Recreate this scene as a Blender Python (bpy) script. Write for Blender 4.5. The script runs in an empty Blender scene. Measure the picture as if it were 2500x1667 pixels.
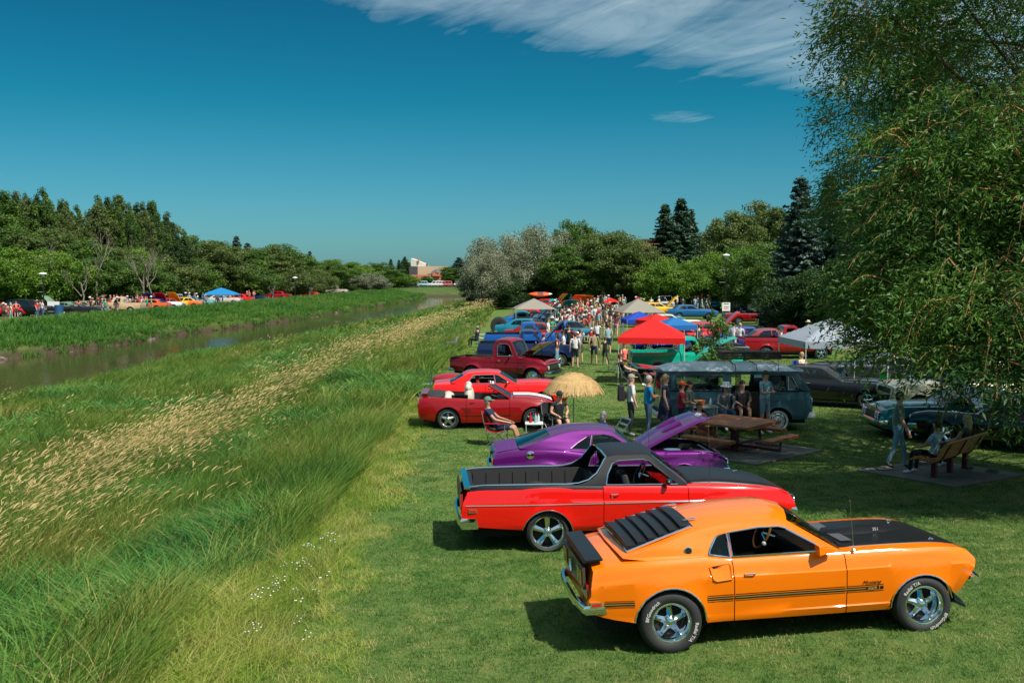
import bpy, math, random, bmesh
import numpy as np
from mathutils import Vector, Matrix, geometry
R = math.radians
S = bpy.context.scene
COL = S.collection
# ---------------------------------------------------------------- camera
CAMZ = 4.75
PITCH = math.atan(173.5 / 2431)
cam = bpy.data.objects.new('camera', bpy.data.cameras.new('camera')); COL.objects.link(cam)
cam.location = (0, 0, CAMZ); cam.rotation_euler = (R(90) - PITCH, 0, 0)
cam.data.lens = 35; cam.data.sensor_width = 36; cam.data.clip_start = .1; cam.data.clip_end = 5000
S.camera = cam
# ---------------------------------------------------------------- sun and sky
SUN_AZ = math.atan2(.70, -.71)          # x right, y forward: the sun stands to the right and a little behind us
SUN_EL = R(55)
sl = bpy.data.lights.new('sun', 'SUN'); sl.energy = 5.0; sl.angle = R(.53); sl.color = (1, .955, .88)
sun = bpy.data.objects.new('sun', sl); COL.objects.link(sun)
sd = Vector((math.sin(SUN_AZ) * math.cos(SUN_EL), math.cos(SUN_AZ) * math.cos(SUN_EL), math.sin(SUN_EL)))
sun.rotation_euler = sd.to_track_quat('Z', 'Y').to_euler(); sun.location = sd * 60
S.view_settings.view_transform = 'Standard'; S.view_settings.look = 'None'
S.view_settings.exposure = 0.36; S.view_settings.gamma = 1; S.view_settings.use_curve_mapping = False
W = bpy.data.worlds.new('World'); S.world = W; W.use_nodes = True
def world():
    nt = W.node_tree; N = nt.nodes; L = nt.links
    for n in list(N): N.remove(n)
    out = N.new('ShaderNodeOutputWorld'); bg = N.new('ShaderNodeBackground'); bg.inputs[1].default_value = .0785
    sky = N.new('ShaderNodeTexSky'); sky.sky_type = 'NISHITA'; sky.sun_disc = False
    sky.sun_elevation = SUN_EL; sky.sun_rotation = SUN_AZ; sky.air_density = 1.0; sky.dust_density = .6; sky.ozone_density = 2.0
    tint = N.new('ShaderNodeMix'); tint.data_type = 'RGBA'; tint.blend_type = 'MULTIPLY'; tint.inputs[0].default_value = 1
    tint.inputs[7].default_value = (.50, .93, 1.0, 1)
    L.new(sky.outputs[0], tint.inputs[6])
    tc = N.new('ShaderNodeTexCoord'); sep = N.new('ShaderNodeSeparateXYZ'); L.new(tc.outputs['Generated'], sep.inputs[0])
    el = N.new('ShaderNodeMapRange'); el.inputs[1].default_value = .0; el.inputs[2].default_value = .26; L.new(sep.outputs[2], el.inputs[0])
    gr = N.new('ShaderNodeValToRGB'); L.new(el.outputs[0], gr.inputs[0]); e = gr.color_ramp.elements
    e[0].position = 0; e[0].color = (.31, .68, .89, 1); e[1].position = 1; e[1].color = (.03, .42, .53, 1); e2 = e.new(.62); e2.color = (.045, .53, .62, 1)
    L.new(gr.outputs[0], tint.inputs[7])
    def M(op, a, b=None, c=None, cl=False):
        m = N.new('ShaderNodeMath'); m.operation = op; m.use_clamp = cl
        for i, v in enumerate((a, b, c)):
            if v is None: continue
            if isinstance(v, (int, float)): m.inputs[i].default_value = v
            else: L.new(v, m.inputs[i])
        return m.outputs[0]
    # thin cirrus on a sheet 1 unit up: direction / z
    zc = M('MAXIMUM', sep.outputs[2], .03)
    u = M('DIVIDE', sep.outputs[0], zc); v = M('DIVIDE', sep.outputs[1], zc)
    cmb = N.new('ShaderNodeCombineXYZ'); L.new(u, cmb.inputs[0]); L.new(v, cmb.inputs[1])
    th = R(-61); sa = M('ADD', M('MULTIPLY', u, math.cos(th)), M('MULTIPLY', v, math.sin(th))); sb = M('ADD', M('MULTIPLY', u, -math.sin(th)), M('MULTIPLY', v, math.cos(th)))
    mp = N.new('ShaderNodeCombineXYZ'); L.new(M('MULTIPLY', sa, .42), mp.inputs[0]); L.new(M('MULTIPLY', sb, 2.1), mp.inputs[1])
    n1 = N.new('ShaderNodeTexNoise'); L.new(mp.outputs[0], n1.inputs[0]); n1.inputs['Scale'].default_value = 1.25
    n1.inputs['Detail'].default_value = 9; n1.inputs['Roughness'].default_value = .62; n1.inputs['Distortion'].default_value = 1.1
    n2 = N.new('ShaderNodeTexNoise'); L.new(cmb.outputs[0], n2.inputs[0]); n2.inputs['Scale'].default_value = .8; n2.inputs['Detail'].default_value = 3
    # where the cirrus bank lies: centred on a place in that sheet
    def sm(x): m = N.new('ShaderNodeMapRange'); m.interpolation_type = 'SMOOTHSTEP'; L.new(x, m.inputs[0]); return m.outputs[0]
    mask = M('MULTIPLY', sm(M('MULTIPLY', M('SUBTRACT', M('ADD', M('MULTIPLY', u, .80), 5.05), v), .75)), sm(M('MULTIPLY', M('ADD', u, 2.5), .5)))
    bu = M('MULTIPLY', M('SUBTRACT', u, 1.08), 3.2); bv = M('MULTIPLY', M('SUBTRACT', v, 6.6), 2.6); bl = sm(M('SUBTRACT', 1.0, M('ADD', M('MULTIPLY', bu, bu), M('MULTIPLY', bv, bv))))
    mask = M('MAXIMUM', mask, M('MULTIPLY', bl, .62))
    n3 = N.new('ShaderNodeTexNoise'); L.new(cmb.outputs[0], n3.inputs[0]); n3.inputs['Scale'].default_value = 2.6; n3.inputs['Detail'].default_value = 7; n3.inputs['Distortion'].default_value = 1.6
    dens = M('ADD', M('MULTIPLY', n1.outputs[0], .95), M('ADD', M('MULTIPLY', n2.outputs[0], .42), M('MULTIPLY', n3.outputs[0], .30)))
    over = sm(M('MULTIPLY', M('SUBTRACT', 3.6, v), .35))  # extra cirrus overhead, out of view, added to lift the ambient light
    dens = M('ADD', dens, M('ADD', M('MULTIPLY', mask, .62), M('MULTIPLY', over, .12)))
    rmp = N.new('ShaderNodeMapRange'); L.new(dens, rmp.inputs[0])
    rmp.inputs[1].default_value = 1.12; rmp.inputs[2].default_value = 2.0; rmp.inputs[3].default_value = 0; rmp.inputs[4].default_value = .82
    # lay the cirrus colour over the sky by its density
    cl = N.new('ShaderNodeMix'); cl.data_type = 'RGBA'; L.new(rmp.outputs[0], cl.inputs[0]); L.new(tint.outputs[2], cl.inputs[6])
    cl.inputs[7].default_value = (6.6, 8.3, 8.8, 1)
    L.new(cl.outputs[2], bg.inputs[0]); L.new(bg.outputs[0], out.inputs[0])
CL_ROT, CL_U, CL_V, CL_RU, CL_RV = -28, .75, 3.2, 1.3, 1.1
world()
# ---------------------------------------------------------------- materials
_m = {}
def mat(name, col, rough=.6, metal=0., coat=0., spec=.5, var=0., vscale=3., bump=0., bscale=40., col2=None, trans=0., sheen=0):
    if name in _m: return _m[name]
    m = bpy.data.materials.new(name); m.use_nodes = True; nt = m.node_tree; N = nt.nodes; L = nt.links
    b = N['Principled BSDF']; b.inputs['Roughness'].default_value = rough; b.inputs['Metallic'].default_value = metal
    b.inputs['Coat Weight'].default_value = coat; b.inputs['Coat Roughness'].default_value = .03
    b.inputs['Specular IOR Level'].default_value = spec
    c = (*col, 1)
    b.inputs['Base Color'].default_value = c
    if var or col2 or bump:
        tc = N.new('ShaderNodeTexCoord')
    if var or col2:
        n = N.new('ShaderNodeTexNoise'); n.inputs['Scale'].default_value = vscale; n.inputs['Detail'].default_value = 5
        L.new(tc.outputs['Object'], n.inputs[0])
        r = N.new('ShaderNodeMapRange'); r.inputs[1].default_value = .32; r.inputs[2].default_value = .68; L.new(n.outputs[0], r.inputs[0])
        mx = N.new('ShaderNodeMix'); mx.data_type = 'RGBA'; L.new(r.outputs[0], mx.inputs[0])
        c2 = col2 if col2 else tuple(x * (1 - var) for x in col)
        mx.inputs[6].default_value = c; mx.inputs[7].default_value = (*c2, 1); L.new(mx.outputs[2], b.inputs['Base Color'])
    if bump:
        n = N.new('ShaderNodeTexNoise'); n.inputs['Scale'].default_value = bscale; n.inputs['Detail'].default_value = 4
        L.new(tc.outputs['Object'], n.inputs[0]); bp = N.new('ShaderNodeBump'); bp.inputs['Strength'].default_value = bump
        bp.inputs['Distance'].default_value = .01; L.new(n.outputs[0], bp.inputs['Height']); L.new(bp.outputs[0], b.inputs['Normal'])
    if trans:
        t = N.new('ShaderNodeBsdfTranslucent'); t.inputs[0].default_value = (*[min(1, x * 1.6) for x in col], 1)
        mx = N.new('ShaderNodeMixShader'); mx.inputs[0].default_value = trans
        L.new(b.outputs[0], mx.inputs[1]); L.new(t.outputs[0], mx.inputs[2]); L.new(mx.outputs[0], N['Material Output'].inputs[0])
    _m[name] = m; return m
def paint(name, col, rough=.38, coat=1., metal=0., spec=.12):
    return mat('paint_' + name, col, rough, metal, coat, spec)
def glassmat(name='glass', tint=(.42, .5, .47), refl=.9):
    if name in _m: return _m[name]
    m = bpy.data.materials.new(name); m.use_nodes = True; nt = m.node_tree; N = nt.nodes; L = nt.links
    N.remove(N['Principled BSDF']); o = N['Material Output']
    t = N.new('ShaderNodeBsdfTransparent'); t.inputs[0].default_value = (*tint, 1)
    g = N.new('ShaderNodeBsdfGlossy'); g.inputs['Roughness'].default_value = .02; g.inputs[0].default_value = (refl, refl, refl, 1)
    f = N.new('ShaderNodeFresnel'); f.inputs[0].default_value = 1.55
    mx = N.new('ShaderNodeMixShader'); L.new(f.outputs[0], mx.inputs[0]); L.new(t.outputs[0], mx.inputs[1]); L.new(g.outputs[0], mx.inputs[2])
    L.new(mx.outputs[0], o.inputs[0]); _m[name] = m; return m
CHROME = mat('chrome', (.75, .77, .8), .07, 1.)
ALLOY = mat('alloy', (.55, .56, .57), .28, 1.)
BLACKP = mat('black_trim', (.012, .012, .013), .42)
MATTE = mat('matte_black_paint', (.010, .010, .012), .36, spec=.22)
DARK = mat('dark_underside', (.006, .006, .006), .9)
RUB = mat('tyre_rubber', (.018, .018, .018), .75, bump=.15, bscale=90)
GLASS = glassmat()
DGLASS = glassmat('dark_glass', (.12, .15, .15))
SEATB = mat('black_vinyl', (.015, .015, .016), .5)
REDL = mat('red_lens', (.42, .01, .008), .15, coat=1)
AMB = mat('amber_lens', (.6, .2, .02), .15, coat=1)
LENS = mat('headlamp_glass', (.7, .72, .74), .08, .4, coat=1)
WHITEP = mat('white_paint', (.78, .78, .76), .45)
# ---------------------------------------------------------------- objects
def tag(o, label=None, cat=None, group=None, kind=None):
    if label: o['label'] = label
    if cat: o['category'] = cat
    if group: o['group'] = group
    if kind: o['kind'] = kind
    return o
def empty(name, loc=(0, 0, 0), rz=0, parent=None):
    o = bpy.data.objects.new(name, None); COL.objects.link(o); o.location = loc; o.rotation_euler = (0, 0, rz)
    o.empty_display_size = .1
    if parent: o.parent = parent
    return o
class MB:
    def __init__(s): s.v = []; s.f = []; s.m = []; s.k = 0
    def add(s, v, f, k=None):
        o = len(s.v); s.v += [tuple(p) for p in v]; s.f += [tuple(i + o for i in q) for q in f]; s.m += [s.k if k is None else k] * len(f); return s
    def box(s, c, d, k=None, rz=0, ry=0, rx=0, tp=1.):
        x, y, z = [a / 2 for a in d]
        vs = [Vector((i * x * (tp if l > 0 else 1), j * y * (tp if l > 0 else 1), l * z)) for l in (-1, 1) for j in (-1, 1) for i in (-1, 1)]
        if rz or ry or rx:
            M_ = Matrix.Rotation(rz, 3, 'Z') @ Matrix.Rotation(ry, 3, 'Y') @ Matrix.Rotation(rx, 3, 'X'); vs = [M_ @ v for v in vs]
        c = Vector(c); vs = [v + c for v in vs]
        return s.add(vs, [(0, 2, 3, 1), (4, 5, 7, 6), (0, 1, 5, 4), (2, 6, 7, 3), (0, 4, 6, 2), (1, 3, 7, 5)], k)
    def tube(s, pts, r, n=8, k=None, caps=True, flat=1.):
        pts = [Vector(p) for p in pts]; rs = r if isinstance(r, (list, tuple)) else [r] * len(pts)
        up = None; vs = []
        for i, p in enumerate(pts):
            d = (pts[min(i + 1, len(pts) - 1)] - pts[max(i - 1, 0)]).normalized()
            if up is None: up = Vector((0, 0, 1)) if abs(d.z) < .9 else Vector((1, 0, 0))
            a = d.cross(up)
            if a.length < 1e-4: a = d.orthogonal()
            a.normalize(); b = a.cross(d).normalized(); up = b
            for j in range(n):
                t = 2 * math.pi * j / n; vs.append(p + (a * math.cos(t) + b * math.sin(t) * flat) * rs[i])
        fs = [(i * n + j, i * n + (j + 1) % n, (i + 1) * n + (j + 1) % n, (i + 1) * n + j) for i in range(len(pts) - 1) for j in range(n)]
        if caps: fs += [tuple(range(n))[::-1], tuple((len(pts) - 1) * n + j for j in range(n))]
        return s.add(vs, fs, k)
    def lathe(s, prof, c=(0, 0, 0), ax='Z', n=24, k=None):
        vs = []; c = Vector(c)
        for (r, h) in prof:
            for j in range(n):
                t = 2 * math.pi * j / n; a, b = r * math.cos(t), r * math.sin(t)
                vs.append(c + Vector({'Z': (a, b, h), 'Y': (a, h, b), 'X': (h, a, b)}[ax]))
        fs = [(i * n + j, i * n + (j + 1) % n, (i + 1) * n + (j + 1) % n, (i + 1) * n + j) for i in range(len(prof) - 1) for j in range(n)]
        return s.add(vs, fs, k)
    def ell(s, c, d, k=None, n=12, m=8, z0=-1., z1=1.):
        prof = []
        a0, a1 = math.asin(z0), math.asin(z1)
        for i in range(m + 1):
            a = a0 + (a1 - a0) * i / m; prof.append((math.cos(a), math.sin(a)))
        o = len(s.v); s.lathe(prof, (0, 0, 0), 'Z', n, k)
        for i in range(o, len(s.v)):
            x, y, z = s.v[i]; s.v[i] = (c[0] + x * d[0], c[1] + y * d[1], c[2] + z * d[2])
        return s
    def xf(s, M_, o=0):
        for i in range(o, len(s.v)): s.v[i] = tuple(M_ @ Vector(s.v[i]))
        return s
    def mesh(s, name, mats, smooth=35, weld=0):
        me = bpy.data.meshes.new(name); me.from_pydata(s.v, [], s.f)
        for m_ in (mats if isinstance(mats, (list, tuple)) else [mats]): me.materials.append(m_)
        if len(me.materials) > 1: me.polygons.foreach_set('material_index', s.m)
        if weld or smooth is not None:
            bm = bmesh.new(); bm.from_mesh(me)
            if weld: bmesh.ops.remove_doubles(bm, verts=bm.verts, dist=weld)
            bmesh.ops.recalc_face_normals(bm, faces=bm.faces); bm.to_mesh(me); bm.free()
        if smooth is not None:
            me.shade_smooth(); me.set_sharp_from_angle(angle=R(smooth))
        me.update(); return me
    def build(s, name, mats, parent=None, smooth=35, weld=0, loc=None):
        o = bpy.data.objects.new(name, s.mesh(name, mats, smooth, weld)); COL.objects.link(o)
        if parent: o.parent = parent
        if loc: o.location = loc
        return o
def np_mesh(name, V, F, mats, mi=None, col=None, smooth=False):
    """quads from numpy"""
    me = bpy.data.meshes.new(name); nv, nf = len(V), len(F); k = F.shape[1]
    me.vertices.add(nv); me.vertices.foreach_set('co', np.ascontiguousarray(V, dtype=np.float32).ravel())
    me.loops.add(nf * k); me.loops.foreach_set('vertex_index', np.ascontiguousarray(F, dtype=np.int32).ravel())
    me.polygons.add(nf); me.polygons.foreach_set('loop_start', np.arange(0, nf * k, k, dtype=np.int32))
    me.polygons.foreach_set('loop_total', np.full(nf, k, dtype=np.int32))
    for m_ in mats: me.materials.append(m_)
    if mi is not None: me.polygons.foreach_set('material_index', np.ascontiguousarray(mi, dtype=np.int32))
    if col is not None:
        a = me.color_attributes.new('tint', 'FLOAT_COLOR', 'POINT'); c = np.ones((nv, 4), np.float32); c[:, 0] = col; a.data.foreach_set('color', c.ravel())
    me.update(calc_edges=True)
    if smooth: me.shade_smooth()
    return me
def link(name, me, parent=None, loc=None):
    o = bpy.data.objects.new(name, me); COL.objects.link(o)
    if parent: o.parent = parent
    if loc is not None: o.location = loc
    return o
def copy_tree(o, parent=None, swap=None):
    c = o.copy(); COL.objects.link(c)
    if parent: c.parent = parent
    if swap and c.data and hasattr(c.data, 'materials'):
        for i, m_ in enumerate(c.data.materials):
            if m_ and m_.name in swap:
                c.material_slots[i].link = 'OBJECT'; c.material_slots[i].material = swap[m_.name]
    for ch in o.children: copy_tree(ch, c, swap)
    return c
# ---------------------------------------------------------------- terrain
def ss(a, b, x): 
    t = np.clip((x - a) / (b - a), 0, 1); return t * t * (3 - 2 * t)
RIV_Y = [-60, 20, 56, 69, 83, 100, 130, 158, 200, 232, 260]
RIV_X = [-46, -38, -31.5, -31.5, -27.5, -27, -21, -19.5, -15, -13, -10]     # centre line
def river_c(y): return np.interp(y, RIV_Y, RIV_X)
def edge_x(y): return np.interp(y, [-20, 10, 34, 70, 118, 200], [-2.0, -2.35, -3.3, -2.6, -2.2, 2.0])
def ground(x, y):
    x = np.asarray(x, float); y = np.asarray(y, float)
    z = np.interp(y, [-20, 0, 8, 10.2, 12, 13.5, 15.1, 17, 19.6, 21.5, 26, 400], [1.9, 1.3, .79, .70, .65, .53, .40, .355, .18, .14, 0, 0])
    z = z + np.clip(x - 1.7, -1.5, 6) * np.interp(y, [0, 10, 15, 20], [.06, .06, .02, 0])
    z = z + .05 * np.sin(x * .31 + 1) * np.sin(y * .23) * ss(22, 40, y)
    c = river_c(y); hw = 6.3
    e = edge_x(y)
    t = ss(0, 1, np.clip((e - x) / np.maximum(e - (c + hw), 1), 0, 1))
    zb = np.minimum(z, z * (1 - t) - 1.5 * t) - .45 * ss(.5, 4, e - x) * (1 - ss(30, 60, y))
    near = np.where(x < e, zb, z)
    # river bed and the far bank
    u = x - c
    hn = np.interp(y, [40, 60, 120, 160], [8.4, 8.1, 7.0, 6.3]); near = near - 1.5 * (1 - ss(hn - 1.2, hn + 2.2, u)) * (u > -hw - 8)
    far = -2.65 + 1.75 * ss(-hw + .1, -hw - 1.3, u) + .9 * ss(-hw - 1.2, -hw - 9, u) + .26 * np.exp(-((u + 13.6) / 1.8)**2)
    z = np.where(u > -hw + .6, near, far)
    # beyond the bend the river turns right, a grassy rise closes the view
    bend = -2.7 + 2.7 * ss(236, 262, y) + .9 * ss(262, 330, y)
    chan = ss(196, 206, y) 
    z2 = np.where(y > 232, bend, z)
    z2 = np.where((y > 204) & (y <= 236) & (u > 0) & (x < 60), np.minimum(z, z * (1 - chan) - 2.7 * chan), z2)
    return z2
def gz(x, y): return float(ground(x, y))
_cp, _sp = math.cos(PITCH), math.sin(PITCH)
def spot(px, py, zo=0.):
    """the place on the ground that the photograph shows at this pixel (2500 px wide)"""
    a = (px - 1250) / 2431; b = (py - 833.5) / 2431
    T_ = 3 + np.cumsum(.02 + .0006 * np.arange(3000)); X = a * T_; Y = (_cp - b * _sp) * T_; Z = CAMZ + (-_sp - b * _cp) * T_
    h = np.nonzero(Z <= ground(X, Y) + zo)[0]; i = h[0] if len(h) else -1
    return Vector((X[i], Y[i], Z[i]))
def far_at(px, d, zz=None):
    x = (px - 1250) / 2431 * d; return Vector((x, d, gz(x, d) if zz is None else zz))
# ================================================================ ground, river, paths, grass
def posnoise(nt, scale, detail=4, rough=.55, stretch=None):
    N = nt.nodes; L = nt.links; g = N.new('ShaderNodeNewGeometry'); n = N.new('ShaderNodeTexNoise'); n.inputs['Scale'].default_value = scale; n.inputs['Detail'].default_value = detail; n.inputs['Roughness'].default_value = rough
    if stretch: mp = N.new('ShaderNodeMapping'); mp.inputs['Scale'].default_value = stretch; L.new(g.outputs['Position'], mp.inputs[0]); L.new(mp.outputs[0], n.inputs[0])
    else: L.new(g.outputs['Position'], n.inputs[0])
    return n.outputs[0], g
def ramp(nt, src, stops):
    r = nt.nodes.new('ShaderNodeValToRGB'); e = r.color_ramp.elements
    while len(e) < len(stops): e.new(.5)
    for i, (p, c) in enumerate(stops): e[i].position = p; e[i].color = (*c, 1)
    nt.links.new(src, r.inputs[0]); return r.outputs[0]
def mixc(nt, f, a, b, mode='MIX'):
    m = nt.nodes.new('ShaderNodeMix'); m.data_type = 'RGBA'; m.blend_type = mode
    for s, v in ((0, f), (6, a), (7, b)):
        if isinstance(v, (int, float)): m.inputs[s].default_value = v
        elif isinstance(v, tuple): m.inputs[s].default_value = (*v, 1)
        else: nt.links.new(v, m.inputs[s])
    return m.outputs[2]
def newmat(name, rough=.9):
    m = bpy.data.materials.new(name); m.use_nodes = True; b = m.node_tree.nodes['Principled BSDF']; b.inputs['Roughness'].default_value = rough; b.inputs['Specular IOR Level'].default_value = .25
    return m, m.node_tree, b
LAWN, nt, b = newmat('lawn_turf'); n1, _ = posnoise(nt, 1.9, 7, .7); n2, _ = posnoise(nt, 30, 6, .75); n3, _ = posnoise(nt, .16, 3)
c = ramp(nt, n1, [(.3, (.022, .085, .010)), (.5, (.06, .135, .016)), (.68, (.18, .18, .045))]); c = mixc(nt, .55, c, ramp(nt, n2, [(.3, (.022, .07, .008)), (.7, (.15, .24, .05))]))
c = mixc(nt, ramp(nt, n3, [(.4, (0, 0, 0)), (.7, (.35, .35, .35))]), c, (.19, .16, .06)); nt.links.new(c, b.inputs['Base Color'])
bp = nt.nodes.new('ShaderNodeBump'); bp.inputs['Strength'].default_value = .7; bp.inputs['Distance'].default_value = .04; nt.links.new(n2, bp.inputs['Height']); nt.links.new(bp.outputs[0], b.inputs['Normal'])
SOIL, nt, b = newmat('bank_ground'); n1, ge = posnoise(nt, .7, 6); n2, _ = posnoise(nt, 9, 5)
c = ramp(nt, n1, [(.35, (.04, .08, .015)), (.55, (.07, .11, .02)), (.75, (.14, .13, .04))]); sp_ = nt.nodes.new('ShaderNodeSeparateXYZ'); nt.links.new(ge.outputs['Position'], sp_.inputs[0])
mr = nt.nodes.new('ShaderNodeMapRange'); nt.links.new(sp_.outputs[2], mr.inputs[0]); mr.inputs[1].default_value = -1.15; mr.inputs[2].default_value = -1.5
c = mixc(nt, mr.outputs[0], c, ramp(nt, n2, [(.3, (.03, .022, .012)), (.7, (.095, .068, .04))])); nt.links.new(c, b.inputs['Base Color'])
bp = nt.nodes.new('ShaderNodeBump'); bp.inputs['Strength'].default_value = .8; bp.inputs['Distance'].default_value = .15; nt.links.new(n2, bp.inputs['Height']); nt.links.new(bp.outputs[0], b.inputs['Normal'])
GRAV, nt, b = newmat('path_gravel'); n1, _ = posnoise(nt, 6, 6); nt.links.new(ramp(nt, n1, [(.3, (.24, .20, .15)), (.7, (.36, .31, .24))]), b.inputs['Base Color'])
WAT, nt, b = newmat('river_water', .06); b.inputs['Base Color'].default_value = (.055, .042, .022, 1); b.inputs['Specular IOR Level'].default_value = .5
n1, _ = posnoise(nt, 1.6, 4, .6, (1, .45, 1)); bp = nt.nodes.new('ShaderNodeBump'); bp.inputs['Strength'].default_value = .35; bp.inputs['Distance'].default_value = .06; nt.links.new(n1, bp.inputs['Height']); nt.links.new(bp.outputs[0], b.inputs['Normal'])
def sheet(name, ys_, su, fx, m, zo=0, kind='structure', zf=None):
    V = []; ny, nx = len(ys_), len(su)
    Y, U = np.meshgrid(np.array(ys_), np.array(su), indexing='ij'); X = fx(Y, U); Z = ground(X, Y) + zo if zf is None else np.full(X.shape, zf)
    V = np.stack([X, Y, Z], -1).reshape(-1, 3); i = np.arange((ny - 1) * (nx - 1)); a = (i // (nx - 1)) * nx + i % (nx - 1)
    me = np_mesh(name, V, np.stack([a, a + 1, a + nx + 1, a + nx], 1), [m], smooth=True)
    bm = bmesh.new(); bm.from_mesh(me); bmesh.ops.recalc_face_normals(bm, faces=bm.faces)
    if sum(f.normal.z for f in bm.faces) < 0: bmesh.ops.reverse_faces(bm, faces=bm.faces)
    bm.to_mesh(me); bm.free(); o = link(name, me); tag(o, kind=kind); return o
YS = np.concatenate([np.arange(-20, 30, .5), np.arange(30, 120, 1.5), np.arange(120, 340, 4), [360, 420, 600, 1000, 2000, 4000]])
UR = np.concatenate([np.arange(0, 16, .5), np.arange(16, 60, 2), [60, 80, 120, 200, 400, 900, 2500]])
UL = np.concatenate([np.arange(0, 50, .5), np.arange(50, 90, 1.5), [90, 110, 140, 200, 400, 900, 2500]])
tag(sheet('lawn', YS, UR, lambda y, u: edge_x(y) + u, LAWN), 'mown park lawn the show cars stand on')
tag(sheet('riverbank', YS, UL, lambda y, u: edge_x(y) - u, SOIL), 'ground of both river banks under the tall grass')
tag(sheet('river', np.arange(-60, 264, 4.), np.arange(-40, 130, 10.), lambda y, u: river_c(y) + u, WAT, zf=-1.75), 'murky brown river curving away to the right')
tag(sheet('gravel_path', np.arange(50, 215, 2.), np.linspace(0, 2.6, 5), lambda y, u: river_c(y) - 18.2 - u + .8 * np.sin(y * .06), GRAV, .02), 'pale gravel path along the far bank')
tag(sheet('park_path', np.linspace(0, 2.6, 5), np.arange(17, 60, 1.5), lambda y, u: u, GRAV, .02), 'pale path crossing the lawn in front of the far cars')
pp = [o for o in bpy.data.objects if o.name == 'park_path'][0]
V = [v.co for v in pp.data.vertices]
for v in pp.data.vertices: v.co.y = v.co.y + 119 - (v.co.x - 17) * .28; v.co.z = gz(v.co.x, v.co.y) + .02
# ---- blades
def ribbon(rs, n, h, w, spread, lean, curve=.5, seg=3):
    a = rs.uniform(0, 6.283, n); r0 = spread * np.sqrt(rs.uniform(0, 1, n)); px, py = r0 * np.cos(a), r0 * np.sin(a)
    hh = h * rs.uniform(.6, 1.1, n); th = rs.uniform(0, 6.283, n); k = curve * rs.uniform(.3, 1.2, n) * hh
    dx, dy = np.cos(th) * k + lean * hh, np.sin(th) * k; wa = rs.uniform(0, 3.14, n); ww = w * rs.uniform(.7, 1.3, n)
    Vs = []
    for s in range(seg + 1):
        t = s / seg; c_ = np.stack([px + dx * t**2, py + dy * t**2, hh * (t - .25 * curve * t * t)], 1); wv = np.stack([np.cos(wa), np.sin(wa), 0 * wa], 1) * (ww * (1 - t**1.6) * .5 + .0004)[:, None]
        Vs += [c_ - wv, c_ + wv]
    V = np.stack(Vs, 1).reshape(-1, 3); m = 2 * (seg + 1); o = np.arange(n)[:, None, None] * m + np.arange(seg)[None, :, None] * 2 + np.array([0, 1, 3, 2])[None, None, :]
    return V, o.reshape(-1, 4), (px + dx, py + dy, hh * (1 - .25 * curve), dx, dy)
def grassmat(name, stops, scale, jitter, tr=.3, rough=.55):
    m, nt, b = newmat(name, rough); n1, _ = posnoise(nt, scale, 4, .6); oi = nt.nodes.new('ShaderNodeObjectInfo')
    ad = nt.nodes.new('ShaderNodeMath'); ad.operation = 'MULTIPLY_ADD'; nt.links.new(oi.outputs['Random'], ad.inputs[0]); ad.inputs[1].default_value = jitter; nt.links.new(n1, ad.inputs[2])
    sb = nt.nodes.new('ShaderNodeMath'); sb.operation = 'SUBTRACT'; nt.links.new(ad.outputs[0], sb.inputs[0]); sb.inputs[1].default_value = jitter / 2
    c = ramp(nt, sb.outputs[0], stops); nt.links.new(c, b.inputs['Base Color']); b.inputs['Specular IOR Level'].default_value = .3
    t = nt.nodes.new('ShaderNodeBsdfTranslucent'); nt.links.new(c, t.inputs[0]); mx = nt.nodes.new('ShaderNodeMixShader'); mx.inputs[0].default_value = tr
    nt.links.new(b.outputs[0], mx.inputs[1]); nt.links.new(t.outputs[0], mx.inputs[2]); nt.links.new(mx.outputs[0], nt.nodes['Material Output'].inputs[0]); return m
G_TALL = grassmat('tall_grass', [(.28, (.05, .14, .02)), (.42, (.095, .20, .024)), (.57, (.17, .25, .035)), (.74, (.30, .29, .07))], .22, .22)
G_SEED = grassmat('seed_heads', [(.3, (.36, .25, .10)), (.7, (.52, .39, .17))], .5, .4, .25, .8)
G_LAWN = grassmat('lawn_blades', [(.22, (.02, .095, .010)), (.44, (.05, .155, .018)), (.62, (.13, .22, .04)), (.80, (.38, .36, .13))], 1.3, .5)
G_EDGE = grassmat('edge_grass', [(.3, (.10, .21, .02)), (.5, (.22, .31, .03)), (.7, (.40, .38, .10))], .6, .4)
G_REED = grassmat('reed_blades', [(.3, (.045, .145, .028)), (.55, (.085, .22, .036)), (.8, (.17, .28, .05))], .3, .3)
G_FLOW = mat('white_flowers', (.75, .75, .72), .7)
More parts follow.
